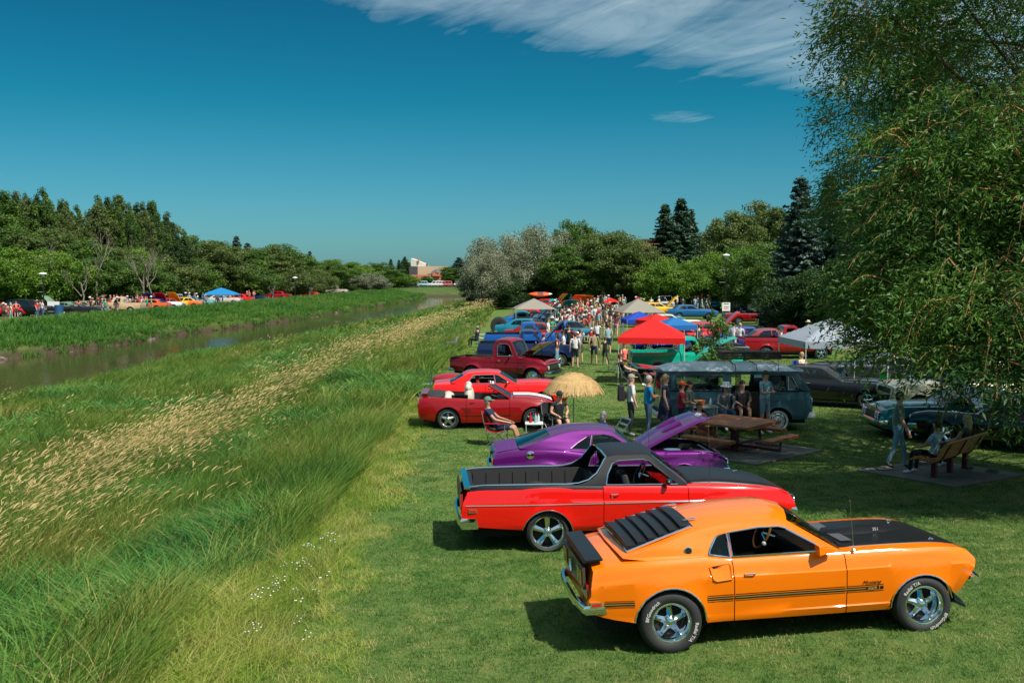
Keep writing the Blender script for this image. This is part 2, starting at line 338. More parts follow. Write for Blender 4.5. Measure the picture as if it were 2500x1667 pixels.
def clump(name, seed, parts, mats):
    rs = np.random.RandomState(seed); VV, FF, MM = [], [], []; o = 0
    for p in parts:
        V, F, tips = ribbon(rs, *p[1:]); VV.append(V); FF.append(F + o); MM.append(np.full(len(F), p[0])); o += len(V)
        if p[0] == 'x': pass
        if p[0] >= 10:   # stalk with a nodding plume
            MM[-1][:] = 0; tx, ty, tz, dx, dy = tips; n = len(tx); L_ = .115 * rs.uniform(.7, 1.3, n); nd = np.sqrt(dx**2 + dy**2) + 1e-6; ux, uy = dx / nd, dy / nd
            pv = []
            for s, w in ((-.25, .0025), (.1, .0065), (.5, .0075), (1., .002)):
                c_ = np.stack([tx + ux * L_ * s * .8, ty + uy * L_ * s * .8, tz + L_ * (s * .6 - .25 * s * s)], 1); wv = np.stack([-uy, ux, .6 * np.ones(n)], 1) * (w * (p[0] - 9))
                pv += [c_ - wv, c_ + wv]
            V2 = np.stack(pv, 1).reshape(-1, 3); F2 = (np.arange(n)[:, None, None] * 8 + np.arange(3)[None, :, None] * 2 + np.array([0, 1, 3, 2])[None, None, :]).reshape(-1, 4)
            VV.append(V2); FF.append(F2 + o); MM.append(np.full(len(F2), 1)); o += len(V2)
    me = np_mesh(name, np.concatenate(VV), np.concatenate(FF), mats, np.concatenate(MM)); return bpy.data.objects.new(name, me)
def scatter(name, pts, idx, rot, sc, protos, label, tilt=None):
    """one object: instances of the clumps on the points"""
    me = bpy.data.meshes.new(name); n = len(pts); me.vertices.add(n); me.vertices.foreach_set('co', np.ascontiguousarray(pts, np.float32).ravel())
    a = me.attributes.new('idx', 'INT', 'POINT'); a.data.foreach_set('value', np.ascontiguousarray(idx, np.int32))
    a = me.attributes.new('rot', 'FLOAT_VECTOR', 'POINT'); rv = np.zeros((n, 3), np.float32); rv[:, 2] = rot
    a.data.foreach_set('vector', rv.ravel()); a = me.attributes.new('scl', 'FLOAT', 'POINT'); a.data.foreach_set('value', np.ascontiguousarray(sc, np.float32))
    o = link(name, me); tag(o, label, kind='stuff'); cl = bpy.data.collections.new(name + '_kinds')
    for i, p in enumerate(protos): p.name = '%02d_%s' % (i, name); cl.objects.link(p)
    ng = bpy.data.node_groups.new(name, 'GeometryNodeTree'); ng.interface.new_socket('Geometry', in_out='INPUT', socket_type='NodeSocketGeometry'); ng.interface.new_socket('Geometry', in_out='OUTPUT', socket_type='NodeSocketGeometry')
    N = ng.nodes; L = ng.links; gi, go = N.new('NodeGroupInput'), N.new('NodeGroupOutput'); ip = N.new('GeometryNodeInstanceOnPoints'); ci = N.new('GeometryNodeCollectionInfo')
    ci.inputs[0].default_value = cl; ci.inputs[1].default_value = True; ci.inputs[2].default_value = True
    def at(n_, t): q = N.new('GeometryNodeInputNamedAttribute'); q.data_type = t; q.inputs[0].default_value = n_; return q.outputs[0]
    L.new(gi.outputs[0], ip.inputs['Points']); L.new(ci.outputs[0], ip.inputs['Instance']); ip.inputs['Pick Instance'].default_value = True
    L.new(at('idx', 'INT'), ip.inputs['Instance Index']); L.new(at('rot', 'FLOAT_VECTOR'), ip.inputs['Rotation']); L.new(at('scl', 'FLOAT'), ip.inputs['Scale']); L.new(ip.outputs[0], go.inputs[0])
    m = o.modifiers.new('scatter', 'NODES'); m.node_group = ng; return o
RS = np.random.RandomState(7)
def jgrid(x0, x1, y0, y1, s):
    X, Y = np.meshgrid(np.arange(x0, x1, s), np.arange(y0, y1, s)); X = X.ravel() + RS.uniform(-.5, .5, X.size) * s; Y = Y.ravel() + RS.uniform(-.5, .5, Y.size) * s; return X, Y
def vnoise(x, y, s, seed=0):
    r = np.random.RandomState(seed).uniform(0, 1, (64, 64)); xi, yi = x / s, y / s; x0, y0 = np.floor(xi).astype(int), np.floor(yi).astype(int); fx, fy = xi - x0, yi - y0
    fx, fy = fx * fx * (3 - 2 * fx), fy * fy * (3 - 2 * fy); g = lambda i, j: r[i % 64, j % 64]
    return (g(x0, y0) * (1 - fx) + g(x0 + 1, y0) * fx) * (1 - fy) + (g(x0, y0 + 1) * (1 - fx) + g(x0 + 1, y0 + 1) * fx) * fy
def inview(x, y, m=1.5): return (np.abs(x) < .535 * y + m)
def meadow(name, x0, x1, y0, y1, s, protos, scl, label, off=0.):
    X, Y = jgrid(x0, x1, y0, y1, s); e = edge_x(Y); c = river_c(Y); hn = np.interp(Y, [40, 60, 120, 160], [8.4, 8.1, 7.0, 6.3]); k = (X < e - .05 + off) & (X > c + hn + .2) & inview(X, Y); X, Y = X[k], Y[k]; e = edge_x(Y)
    Z = ground(X, Y); D = e - X + .7 * (vnoise(X, Y, 3.1, 3) - .5)
    gold = np.exp(-((X - np.interp(Y, [10, 17, 26, 34, 55, 70, 105, 118], [-9, -9.3, -10, -9.9, -8.8, -7.1, -4.3, -3.4])) / np.interp(Y, [10, 30, 60, 118], [1.9, 1.9, 1.35, 1.2]))**2) * (.50 + 1.0 * vnoise(X, Y, 4., 5)) + .10 * (vnoise(X, Y, 5.5, 9) > .68) * (Y > 20)
    gold = gold * ss(12, 19, Y + .8 * (-X - 6)) * np.interp(Y, [12, 20, 30], [.35, .55, 1.1]); rn = RS.uniform(0, 1, len(X)); idx = np.where(rn < gold * .95, 2 + (RS.uniform(0, 1, len(X)) > .5), (RS.uniform(0, 1, len(X)) > .5).astype(int))
    # low yellow-green grass near the lawn, dark broad leaves in patches
    lowm = D < np.interp(Y, [0, 12, 18, 40], [2.0, 1.5, .7, .3]); idx = np.where(lowm, 4 + (RS.uniform(0, 1, len(X)) > .8), idx)
    reed = (vnoise(X, Y, 2.6, 21) + .22 * (RS.uniform(0, 1, len(X)) - .5) > .66) & (~lowm) & (gold < .5); idx = np.where(reed, 6, idx)
    sc = scl * (.75 + .5 * RS.uniform(0, 1, len(X))) * (.85 + .4 * vnoise(X, Y, 2.3, 2)); sc = np.where(lowm, sc * np.clip(.5 + D * .35, .4, 1.1), sc)
    lush = (Y + .5 * (X + 3) < 11.5 + 2.5 * vnoise(X, Y, 2.5, 41)) & (D > 2.2) & (RS.uniform(0, 1, len(X)) < .85); idx = np.where(lush, 6, idx)
    r2 = RS.uniform(0, 1, len(X)); idx = np.where((r2 < .05) & ~lowm, 7, np.where((r2 > .955), 8, idx))
    rot = RS.normal(0, .65, len(X)) + 1.2 * (vnoise(X, Y, 2.2, 31) - .5) + np.where(idx >= 6, RS.uniform(0, 6, len(X)), 0)
    return scatter(name, np.stack([X, Y, Z], 1), idx, rot, sc, protos, label)
def mprotos(w, f, sd=12):
    return [clump('a', 1, [(0, int(34 * f), .85, .011 * w, .22, .28, .55)], [G_TALL]), clump('b', 2, [(0, int(38 * f), .70, .012 * w, .24, .35, .7)], [G_TALL]),
        clump('c', 3, [(0, int(22 * f), .75, .010 * w, .2, .3, .55), (10 + w * .25 - .25, int(5 * f), 1.08, .004 * w, .22, .38, .35)], [G_TALL, G_SEED]), clump('d', 4, [(0, int(18 * f), .75, .010 * w, .2, .3, .55), (10 + w * .25 - .25, int(sd * f), 1.12, .004 * w, .24, .38, .35)], [G_TALL, G_SEED]),
        clump('e', 5, [(0, int(46 * f), .55, .008 * w, .25, .15, 1.2)], [G_EDGE]), clump('f', 6, [(0, int(40 * f), .42, .009 * w, .25, .1, 1.5)], [G_EDGE]),
        clump('g', 8, [(0, int(26 * f), .80, .024 * w, .22, .06, 1.15)], [G_REED]), clump('h', 9, [(0, int(16 * f), .62, .05 * w, .2, .05, 1.0)], [G_EDGE]), clump('i', 10, [(0, int(20 * f), .8, .006 * w, .25, .2, 1.1)], [G_SEED])]
meadow('meadow_grass', -24, -1.5, 2.5, 30, .21, mprotos(1., 1., 12), 1., 'tall green and straw coloured grass nearest the camera on the left')
meadow('meadow_grass', -28, -1, 30, 75, .42, mprotos(2.2, 1.2), 1.1, 'tall grass with a straw coloured band in the middle distance')
meadow('meadow_grass', -22, 1, 75, 215, .8, mprotos(5., 1.), 1.15, 'tall grass far along the near bank')
# flowers at the lawn edge
X = RS.normal(-2.6, .2, 26); Y = RS.uniform(9.6, 14, 26)
fl_ = MB(); 
for k in range(4):
    a = k * 1.3; fl_.ell((.05 * math.cos(a), .05 * math.sin(a), .48 + .02 * k), (.009, .009, .005), 0, 6, 4); fl_.tube([(0, 0, 0), (.05 * math.cos(a), .05 * math.sin(a), .48 + .02 * k)], .002, 3, 1, False)
fm = bpy.data.objects.new('f', fl_.mesh('f', [G_FLOW, G_EDGE], None)); scatter('wild_flowers', np.stack([X, Y, ground(X, Y)], 1), np.zeros(26), RS.uniform(0, 6, 26), RS.uniform(.7, 1.2, 26), [fm], 'small white wild flowers along the lawn edge')
# reeds at the water
X, Y = jgrid(-34, 0, 40, 205, .8); u = X - river_c(Y) - np.interp(Y, [40, 60, 120, 160], [2.1, 1.8, .7, 0.]); k = (u > 5.2) & (u < 7.4 + 2.6 * vnoise(X, Y, 9, 4)) & inview(X, Y); X, Y = X[k], Y[k]
scatter('reeds', np.stack([X, Y, np.maximum(ground(X, Y), -1.8)], 1), (RS.uniform(0, 1, len(X)) > .8).astype(int), RS.uniform(0, 6, len(X)), RS.uniform(.5, .85, len(X)), [clump('r', 11, [(0, 40, .95, .05, .45, .08, .35)], [G_REED]), clump('s', 12, [(0, 40, .8, .05, .45, .1, .6)], [G_TALL])], 'dark green reeds standing along the near waterline')
# far bank
X, Y = jgrid(-80, -12, 40, 232, .75); u = X - river_c(Y); k = (u < -6.5) & (u > -17.2 + 2 * (vnoise(X, Y, 6, 8) - .5)) & inview(X, Y, 3); X, Y = X[k], Y[k]
FG = grassmat('far_bank_grass', [(.3, (.04, .13, .015)), (.5, (.07, .19, .02)), (.7, (.13, .22, .03))], .12, .2)
scatter('far_bank_grass', np.stack([X, Y, ground(X, Y)], 1), (RS.uniform(0, 1, len(X)) > .6).astype(int), RS.uniform(-1, 1, len(X)), RS.uniform(.7, 1.2, len(X)), [clump('t', 13, [(0, 60, .72, .05, .55, .15, .7)], [FG]), clump('u', 14, [(0, 60, .5, .06, .55, .2, .9)], [FG])], 'bright green long grass on the far bank')
# turf
def turf(name, x1, y0, y1, s, protos, scl, label):
    X, Y = jgrid(-4, x1, y0, y1, s); k = (X > edge_x(Y) - .1) & inview(X, Y, .8); X, Y = X[k], Y[k]
    D = X - edge_x(Y); idx = np.where(RS.uniform(0, 1, len(X)) < .5, 0, 1); idx = np.where((D < .9 * vnoise(X, Y, 1.5, 6)), 2, idx)
    scatter(name, np.stack([X, Y, ground(X, Y)], 1), idx, RS.uniform(0, 6, len(X)), scl * RS.uniform(.7, 1.25, len(X)), protos, label)
turf('lawn_grass', 9, 8.6, 17, .13, [clump('h', 21, [(0, 48, .045, .0045, .11, 0, .9, 2)], [G_LAWN]), clump('i', 22, [(0, 44, .036, .005, .11, 0, 1.3, 2)], [G_LAWN]), clump('j', 23, [(0, 34, .09, .005, .11, 0, 1.4, 2)], [G_EDGE])], 1., 'short mown grass nearest the camera')
turf('lawn_grass', 15, 17, 34, .26, [clump('k', 24, [(0, 60, .05, .009, .22, 0, .9, 2)], [G_LAWN]), clump('l', 25, [(0, 50, .04, .010, .22, 0, 1.3, 2)], [G_LAWN]), clump('m', 26, [(0, 44, .14, .011, .2, 0, 1.3, 2)], [G_EDGE])], 1., 'short mown grass around the middle cars')
turf('lawn_grass', 20, 34, 62, .55, [clump('n', 27, [(0, 70, .06, .02, .5, 0, 1.0, 2)], [G_LAWN]), clump('o', 28, [(0, 60, .05, .022, .5, 0, 1.3, 2)], [G_LAWN]), clump('p', 29, [(0, 60, .16, .02, .4, 0, 1.3, 2)], [G_EDGE])], 1., 'mown grass around the canopies in the middle distance')
# stones at the foot of the far bank
STN = mat('bank_stone', (.20, .16, .12), .9, col2=(.10, .08, .06), vscale=2)
def stone(seed):
    q = MB(); q.ell((0, 0, 0), (1, .8, .6), 0, 8, 5); r = random.Random(seed); q.v = [(x * r.uniform(.8, 1.2), y * r.uniform(.8, 1.2), z * r.uniform(.8, 1.2)) for x, y, z in q.v]; return q.mesh('stone', STN, None)
st = [stone(i) for i in range(4)]; rnd = random.Random(3)
for i in range(70):
    y = rnd.uniform(58, 175); x = float(river_c(y)) - 6.55 + rnd.uniform(-.35, .2)
    o = link('stone', st[i % 4], None, (x, y, gz(x, y) + .02)); o.scale = [rnd.uniform(.18, .45)] * 3; o.rotation_euler = (rnd.random(), rnd.random(), rnd.random() * 6); tag(o, 'brown stone or clod at the foot of the far river bank', 'stone', 'stones along the foot of the far bank')
# ================================================================ cars
def pch(pts):
    X = np.array([p[0] for p in pts], float); Y = np.array([p[1] for p in pts], float)
    if len(X) < 3: return lambda x: float(np.interp(x, X, Y))
    h = np.diff(X); d = np.diff(Y) / h; m = np.zeros(len(X)); m[0], m[-1] = d[0], d[-1]
    for i in range(1, len(X) - 1):
        m[i] = 0 if d[i - 1] * d[i] <= 0 else 2 * d[i - 1] * d[i] / (d[i - 1] + d[i])
    def f(x):
        if x <= X[0]: return float(Y[0])
        if x >= X[-1]: return float(Y[-1])
        i = int(np.searchsorted(X, x)) - 1; t = (x - X[i]) / h[i]
        return float((2*t**3-3*t*t+1)*Y[i] + (t**3-2*t*t+t)*h[i]*m[i] + (-2*t**3+3*t*t)*Y[i+1] + (t**3-t*t)*h[i]*m[i+1])
    return f
def smooth01(t): t = max(0., min(1., t)); return t * t * (3 - 2 * t)
def catmull(P, n):
    out = []
    for i in range(len(P) - 1):
        p0, p1, p2, p3 = [np.array(P[max(0, min(len(P) - 1, j))][:2], float) for j in (i - 1, i, i + 1, i + 2)]
        if P[i][2] == 'x': p0 = p1
        for k in range(n):
            t = k / n; q = .5 * ((2 * p1) + (-p0 + p2) * t + (2*p0 - 5*p1 + 4*p2 - p3) * t * t + (-p0 + 3*p1 - 3*p2 + p3) * t**3)
            if n > 1 and (P[i][3:] and 'lin' in P[i][3:]): q = p1 + (p2 - p1) * t
            out.append((q[0], q[1], P[i][2], P[i][3] if len(P[i]) > 3 and P[i][3] != 'lin' else .93))
    out.append((*P[-1][:2], P[-1][2], .93)); return out
def wheel_mesh(R_, w, style, rimR, hi, white=False):
    """wheel about the origin, outer face towards -y"""
    n = 40 if hi else 18
    t = MB(); h = w / 2
    t.lathe([(rimR, h * .75), (rimR + .012, h * .9), (rimR + (R_ - rimR) * .45, h * 1.03), (R_ - .035, h * .97), (R_ - .008, h * .8), (R_, h * .5), (R_, -h * .5), (R_ - .008, -h * .8),
             (R_ - .035, -h * .97), (rimR + (R_ - rimR) * .45, -h * 1.03), (rimR + .012, -h * .9), (rimR, -h * .75)], ax='Y', n=n, k=0)
    if hi:   # tread grooves
        for q in (-.3, 0, .3): t.lathe([(R_ + .001, h * (q - .05)), (R_ + .003, h * q), (R_ + .001, h * (q + .05))], ax='Y', n=n, k=0)
    if white: t.lathe([(rimR + (R_ - rimR) * .25, -h * 1.0), (rimR + (R_ - rimR) * .7, -h * 1.06)], ax='Y', n=n, k=1)
    r = MB(); f = -h * .8
    r.lathe([(rimR + .012, f + .01), (rimR + .012, f - .012), (rimR - .004, f - .014), (rimR - .018, f), (rimR - .03, f + .05), (rimR - .045, h * .5)], ax='Y', n=n, k=0)
    r.lathe([(rimR - .04, h * .3), (0.001, h * .32)], ax='Y', n=n, k=1)
    dp = f + .055 if style in ('magnum', 'torq') else f + .02
    rr = rimR - .03
    if style == 'magnum':
        r.lathe([(rimR - .012, f + .005), (rimR - .03, f + .05), (rimR - .055, f + .085), (rimR - .062, f + .10)], ax='Y', n=n, k=0); r.lathe([(rimR - .06, f + .098), (.001, f + .10)], ax='Y', n=n, k=1); rr = rimR - .06; dp = f + .085
    if style in ('magnum', 'torq', 'star', 'five', 'mesh'):
        ns = 5 if style != 'mesh' else 10
        for i in range(ns):
            a = 2 * math.pi * i / ns + .31
            w0, w1 = {'magnum': (.035, .026), 'torq': (.026, .045), 'star': (.05, .028), 'five': (.04, .03), 'mesh': (.02, .016)}[style]
            ca, sa = math.cos(a), math.sin(a)
            def P(rad, off, y): return (rad * ca - off * sa, y, rad * sa + off * ca)
            q = rr + .004
            v = [P(.05, -w0, dp - .02), P(.05, w0, dp - .02), P(q, -w1, dp + .008), P(q, w1, dp + .008), P(.05, 0, dp - .04), P(q, 0, dp - .012),
                 P(.05, -w0, dp + .03), P(.05, w0, dp + .03), P(q, -w1, dp + .04), P(q, w1, dp + .04)]
            r.add(v, [(0, 4, 5, 2), (4, 1, 3, 5), (0, 2, 8, 6), (1, 7, 9, 3)], 0)
        r.lathe([(.075, dp + .03), (.075, dp - .02), (.05, dp - .04), (.035, dp - .055), (.001, dp - .06)], ax='Y', n=16, k=0)
        if hi:
            for i in range(5):
                a = 2 * math.pi * (i + .5) / 5 + .31
                r.lathe([(.012, -.03), (.012, .0)], (.058 * math.cos(a), dp - .012, .058 * math.sin(a)), 'Y', 6, 0)
    else:    # steel wheel with a chrome cap
        r.lathe([(rr, f + .04), (rr - .03, f + .02), (rr * .72, f + .035), (rr * .6, f + .0), (rr * .35, f - .03), (.001, f - .045)], ax='Y', n=n, k=0 if style == 'cap' else 2)
        if style == 'steel': r.lathe([(rr * .55, f), (rr * .5, f - .02), (rr * .3, f - .04), (.001, f - .05)], ax='Y', n=n, k=0)
    return t, r
_wc = {}
def add_wheel(root, x, y, R_, w, style, rimR, hi, white=False, rimmat=None):
    key = (round(R_, 3), w, style, round(rimR, 3), hi, white, rimmat)
    if key not in _wc:
        t, r = wheel_mesh(R_, w, style, rimR, hi, white)
        _wc[key] = (t.mesh('tyre', [RUB, WHITEP], 40), r.mesh('rim', [rimmat or CHROME, DARK, WHITEP], 40))
    tm, rm = _wc[key]
    e = empty('wheel', (x, y, R_), R(180) if y > 0 else 0, root)
    link('tyre', tm, e); link('rim', rm, e); return e
def car(sp, name='parked_car', hi=True):
    g = sp.get; wb = sp['wb']; Wd = sp['W']; xr, xf = sp['xr'], sp['xf']
    Rr, Rf = sp['R']; Ar, Af = g('arch', (Rr + .055, Rf + .055)); zr_, zf_ = g('archz', (Rr, Rf))
    belt = pch(sp['belt']); deck = pch(sp['deck']); plan = pch(sp['plan']); sill = pch(g('sill', [(xr, .3), (xf, .3)]))
    prof = pch(g('prof', [(0, .90), (.12, .955), (.4, 1.0), (.62, 1.0), (.8, .975), (.92, .95), (1, .915)]))
    if g('hard'): _px, _py = zip(*g('prof')); prof = lambda z: float(np.interp(z, _px, _py))
    rk_f = pch(g('rake_f', [(0, -.12), (.4, 0), (.75, 0), (1, -.04)])); rk_r = pch(g('rake_r', [(0, .1), (.5, 0), (1, .03)]))
    smin, smax_ = min(p[1] for p in g('sill', [(0, .3)])), None
    root = empty(name)
    body, door_l, door_r, hood = MB(), MB(), MB(), MB()
    pm = g('paint'); pm2 = g('lower', pm); rm = g('roofpaint', pm); hm = g('hoodpaint', pm)
    xs = set(np.round(np.linspace(xr, xf, 30 if hi else 16), 3))
    for d in (.03, .08, .16): xs |= {round(xr + d, 3), round(xf - d, 3)}
    xs = {x for x in xs if all(abs(x - xw) > A + .02 for xw, A in ((0, Ar), (wb, Af)))}
    for xw, A in ((0, Ar), (wb, Af)):
        for k in range(13 if hi else 9):
            xs.add(round(xw - A * math.cos(math.pi * k / (12 if hi else 8)), 4))
        xs |= {round(xw - A - .012, 4), round(xw + A + .012, 4)}
    dx = g('door'); gap = .005
    cab = g('cab'); bed = g('bed'); hd = g('hood')
    cuts = [cab[0], cab[1]] + ([bed[0], bed[1]] if bed else []) + ([hd[0], hd[1]] if hd else [])
    if dx: cuts += [dx[0] - gap, dx[0] + gap, dx[1] - gap, dx[1] + gap]
    for c in cuts:
        xs = {x for x in xs if abs(x - c) > .018 or x in cuts}; xs.add(c)
    xs = sorted(x for x in xs if xr <= x <= xf)
    T = [0, .06, .12, .14, .28, .42, .56, .66, .685, .74, .76, .85, .93, 1.] if hi else [0, .2, .5, .75, .92, 1.]
    hs = g('hs', .11); Sd = [0, .03, .065 if hs < .12 else .1, hs, hs + .015, .3, .5, .75, 1.] if hi else [0, .05, .11, .125, .5, 1.]
    SH = 4 if hi else 3     # first hood row
    def zlow(x):
        z = sill(x)
        for xw, A, zc in ((0, Ar, zr_), (wb, Af, zf_)):
            if abs(x - xw) < A + 1e-6: z = max(z, zc + math.sqrt(max(0, A * A - (x - xw)**2)))
        return z
    fl = g('flare', .018)
    def ys(x, z):
        zb = belt(x); zz = (z - smin) / max(zb - smin, .1)
        y = Wd * plan(x) * prof(min(1, max(0, zz)))
        for xw, A, zc in ((0, Ar, zr_), (wb, Af, zf_)):
            r = math.hypot(x - xw, z - zc) - A
            if r > -.02 and z > zc - .05: y += fl * math.exp(-(max(r, 0) / .07)**2)
        return y
    def warp(x, z):
        zz = (z - smin) / max(belt(x) - smin, .1)
        a = smooth01((x - (xf - .45)) / .45); b = smooth01(((xr + .4) - x) / .4)
        return x + rk_f(zz) * a + rk_r(zz) * b
    crown = g('shoulder', 2.5)
    grid = {}
    for sgn in (-1, 1):
        rows = []
        for x in xs:
            zl, zb = zlow(x), belt(x); col = []
            for t in T:
                z = zl + (zb - zl) * t; col.append((warp(x, z), sgn * ys(x, z), z))
            yb = ys(x, zb); zc = deck(x)
            for s in Sd[1:]:
                z = zb + (zc - zb) * (1 - (1 - s)**crown); col.append((warp(x, min(z, zb)), sgn * yb * (1 - s), z))
            rows.append(col)
        grid[sgn] = rows
        nT = len(T)
        for i in range(len(xs) - 1):
            xm = (xs[i] + xs[i + 1]) / 2; w_ = xs[i + 1] - xs[i]
            for j in range(nT - 1 + len(Sd) - 1):
                q = [rows[i][j], rows[i + 1][j], rows[i + 1][j + 1], rows[i][j + 1]]
                if sgn > 0: q = q[::-1]
                if j < nT - 1:
                    if dx and dx[0] < xm < dx[1]:
                        if min(abs(xm - dx[0]), abs(xm - dx[1])) < gap: continue
                        zm = T[j]
                        if sgn < 0 and g('door_off'): continue
                        (door_r if sgn < 0 else door_l).add(q, [(0, 1, 2, 3)], 0 if T[j] >= g('twotone', 0) else 1)
                    elif dx and (abs(xm - dx[0]) < gap or abs(xm - dx[1]) < gap): continue
                    else: body.add(q, [(0, 1, 2, 3)], (2 if g('deckpaint') and g('railtop', 0) and T[j] >= g('railtop') and xm < cab[1] else 0) if T[j] >= g('twotone', 0) else 1)
                else:
                    s = j - (nT - 1)
                    if cab[0] < xm < cab[1] and s >= 1: continue
                    if bed and bed[0] < xm < bed[1] and s >= 2: continue
                    if hd and hd[0] < xm < hd[1]:
                        if s == SH - 1: continue
                        if s >= SH: hood.add(q, [(0, 1, 2, 3)]); continue
                    body.add(q, [(0, 1, 2, 3)], 2 if g('deckpaint') and xm < cab[0] else 0)
    for i, up in ((0, g('rcap', 1)), (len(xs) - 1, 1)):
        n = len(grid[1][i]) if not (bed and i == 0) else len(T)
        for j in range(n - 1):
            a, b, c, d = grid[-1][i][j], grid[1][i][j], grid[1][i][j + 1], grid[-1][i][j + 1]
            body.add([a, b, c, d], [(0, 1, 2, 3)] if i == 0 else [(3, 2, 1, 0)], 0)
    bo = body.build('body', [pm, pm2, g('deckpaint', pm)], root, 32, weld=.0008)
    if g('arch_trim'):
        for sgn in (-1, 1):
            for xw, A, zc in ((0, Ar, zr_), (wb, Af, zf_)):
                pts = []
                for k in range(17):
                    a = math.pi * k / 16; x, z = xw - A * math.cos(a), zc + A * math.sin(a)
                    z = max(z, sill(x)); pts.append((x, sgn * (ys(x, z) + .002), z))
                MB().tube(pts, .009, 6).build('arch_trim', g('arch_trim'), root)
    # ---- underbody and linings
    u = MB()
    u.box(((xr + xf) / 2, 0, .36), (xf - xr - .3, 2 * (Wd - .33), .26))
    u.box(((Ar + wb - Af) / 2, 0, .41), (wb - Ar - Af - .04, 2 * (Wd - .13), .2))
    zt = min(belt(0), belt(wb)) - .1
    u.box((0, 0, .36 + (zt - .36) / 2), (2 * Ar, 2 * (Wd - .36), zt - .36)) if not bed else None
    for xw, A in ((0, Ar), (wb, Af)):
        for sgn in (-1, 1):   # wheel houses
            pr = []
            o = len(u.v)
            for y in (Wd - .05, Wd - .34):
                for k in range(13):
                    a = math.pi * k / 12; pr.append((xw - (A + .015) * math.cos(a), sgn * y, (Rr if xw == 0 else Rf) + (A + .012) * math.sin(a)))
            u.add(pr, [(k, k + 1, 13 + k + 1, 13 + k) for k in range(12)])
    u.build('underbody', DARK, root)
    zfl = g('floor', .34); im = g('trim', SEATB); cy = min(ys(cab[0], belt(cab[0])), ys(cab[1], belt(cab[1]))) - .035
    tub = MB(); a0, a1 = cab[0] + .01, cab[1] - .01
    za = lambda x: belt(x) - .015
    tub.add([(a0, -cy, zfl), (a1, -cy, zfl), (a1, cy, zfl), (a0, cy, zfl), (a0, -cy, za(a0)), (a1, -cy, za(a1)), (a1, cy, za(a1)), (a0, cy, za(a0))],
            [(0, 1, 2, 3), (0, 4, 5, 1), (3, 2, 6, 7), (0, 3, 7, 4), (1, 5, 6, 2)])
    tub.build('interior', [im], root)
    if hd: 
        bay = MB(); b0, b1 = hd[0] + .02, hd[1] - .03; by = Wd * .74; zz = g('bayz', .55)
        bay.add([(b0, -by, zz), (b1, -by * .9, zz), (b1, by * .9, zz), (b0, by, zz), (b0, -by, belt(b0) - .03), (b1, -by * .9, belt(b1) - .03), (b1, by * .9, belt(b1) - .03), (b0, by, belt(b0) - .03)],
                [(0, 1, 2, 3), (0, 4, 5, 1), (3, 2, 6, 7), (0, 3, 7, 4), (1, 5, 6, 2)])
        bay.build('engine_bay', DARK, root)
        ho = hood.build('hood', hm, root, 32, weld=.0008)
        md = ho.modifiers.new('t', 'SOLIDIFY'); md.thickness = .022; md.offset = -1
        if g('hood_open'):
            a = R(g('hood_open')); hz = deck(hd[0])
            ho.location = Vector((hd[0], 0, hz)) - Matrix.Rotation(-a, 3, 'Y') @ Vector((hd[0], 0, hz)); ho.rotation_euler = (0, -a, 0)
            e = MB(); xm = (hd[0] + hd[1]) / 2
            rnd = random.Random(int(xf * 100))
            if hi:
                e.box((xm - .05, 0, .68), (.75, .42, .22), 0); e.lathe([(.0, 0), (.2, 0), (.21, .03), (.2, .07), (.1, .085), (0, .085)], (xm, 0, .80), n=20, k=1)
                for sg in (-1, 1):
                    e.box((xm - .05, sg * .25, .78), (.6, .13, .1), 1, rx=sg * -.5)
                    for q in range(4): e.tube([(xm - .3 + q * .17, sg * .3, .7), (xm - .25 + q * .15, sg * .42, .74), (xm - .2 + q * .14, sg * .46, .6)], .018, 6, 1)
                e.box((hd[1] - .12, 0, .74), (.06, .9, .3), 0); e.tube([(hd[1] - .15, -.1, .86), (xm + .2, -.12, .88), (xm + .1, -.05, .84)], .025, 7, 0)
                e.box((hd[1] - .25, -.52, .76), (.26, .17, .2), 2); e.box((xm - .3, .5, .76), (.2, .2, .12), 1); e.box((hd[0] + .15, -.3, .82), (.16, .3, .14), 1)
                for q in range(26): e.ell((xm + rnd.uniform(-.5, .5), rnd.uniform(-.55, .55), rnd.uniform(.66, .84)), (.035, .03, .03), rnd.choice((0, 1, 1, 2)), 6, 4)
            else:
                e.box((xm, 0, .72), (.7, .6, .2), 0); e.ell((xm, 0, .85), (.2, .2, .05), 1, 10, 4)
            e.build('engine', [BLACKP, CHROME, mat('engine_grey', (.25, .25, .25), .4)], root)
            MB().tube([(hd[0] + .55, Wd * .6, belt(hd[0]) - .02), (hd[0] + .55 * math.cos(a) + .05, Wd * .6, deck(hd[0]) + .5 * math.sin(a))], .012, 6).build('hood_prop', BLACKP, root)
    # ---- doors
    for mb, sgn in ((door_r, -1), (door_l, 1)):
        if dx and mb.f:
            d = mb.build('door', [pm, pm2], root, 32, weld=.0008)
            hx, hz_ = dx[0] + .17, g('handlez', belt(dx[0]) - .11); y = sgn * ys(hx, hz_)
            h = MB(); h.tube([(hx - .055, y + sgn * .002, hz_), (hx - .05, y + sgn * .03, hz_ + .004), (hx + .05, y + sgn * .034, hz_ + .006), (hx + .07, y + sgn * .004, hz_)], .010, 6)
            h.ell((hx - .035, y + sgn * .003, hz_ - .045), (.016, .006, .016), n=10, m=6)
            h.build('handle', g('handlemat', CHROME), d)
    # ---- greenhouse
    def gh(x, z, P):
        zb = belt(x); zt = P; yb = ys(x, zb) * g('ghin', .985); t = max(0., min(1., (z - zb) / (zt - zb)))
        return yb + (g('yr', .6) - yb) * t**1.05
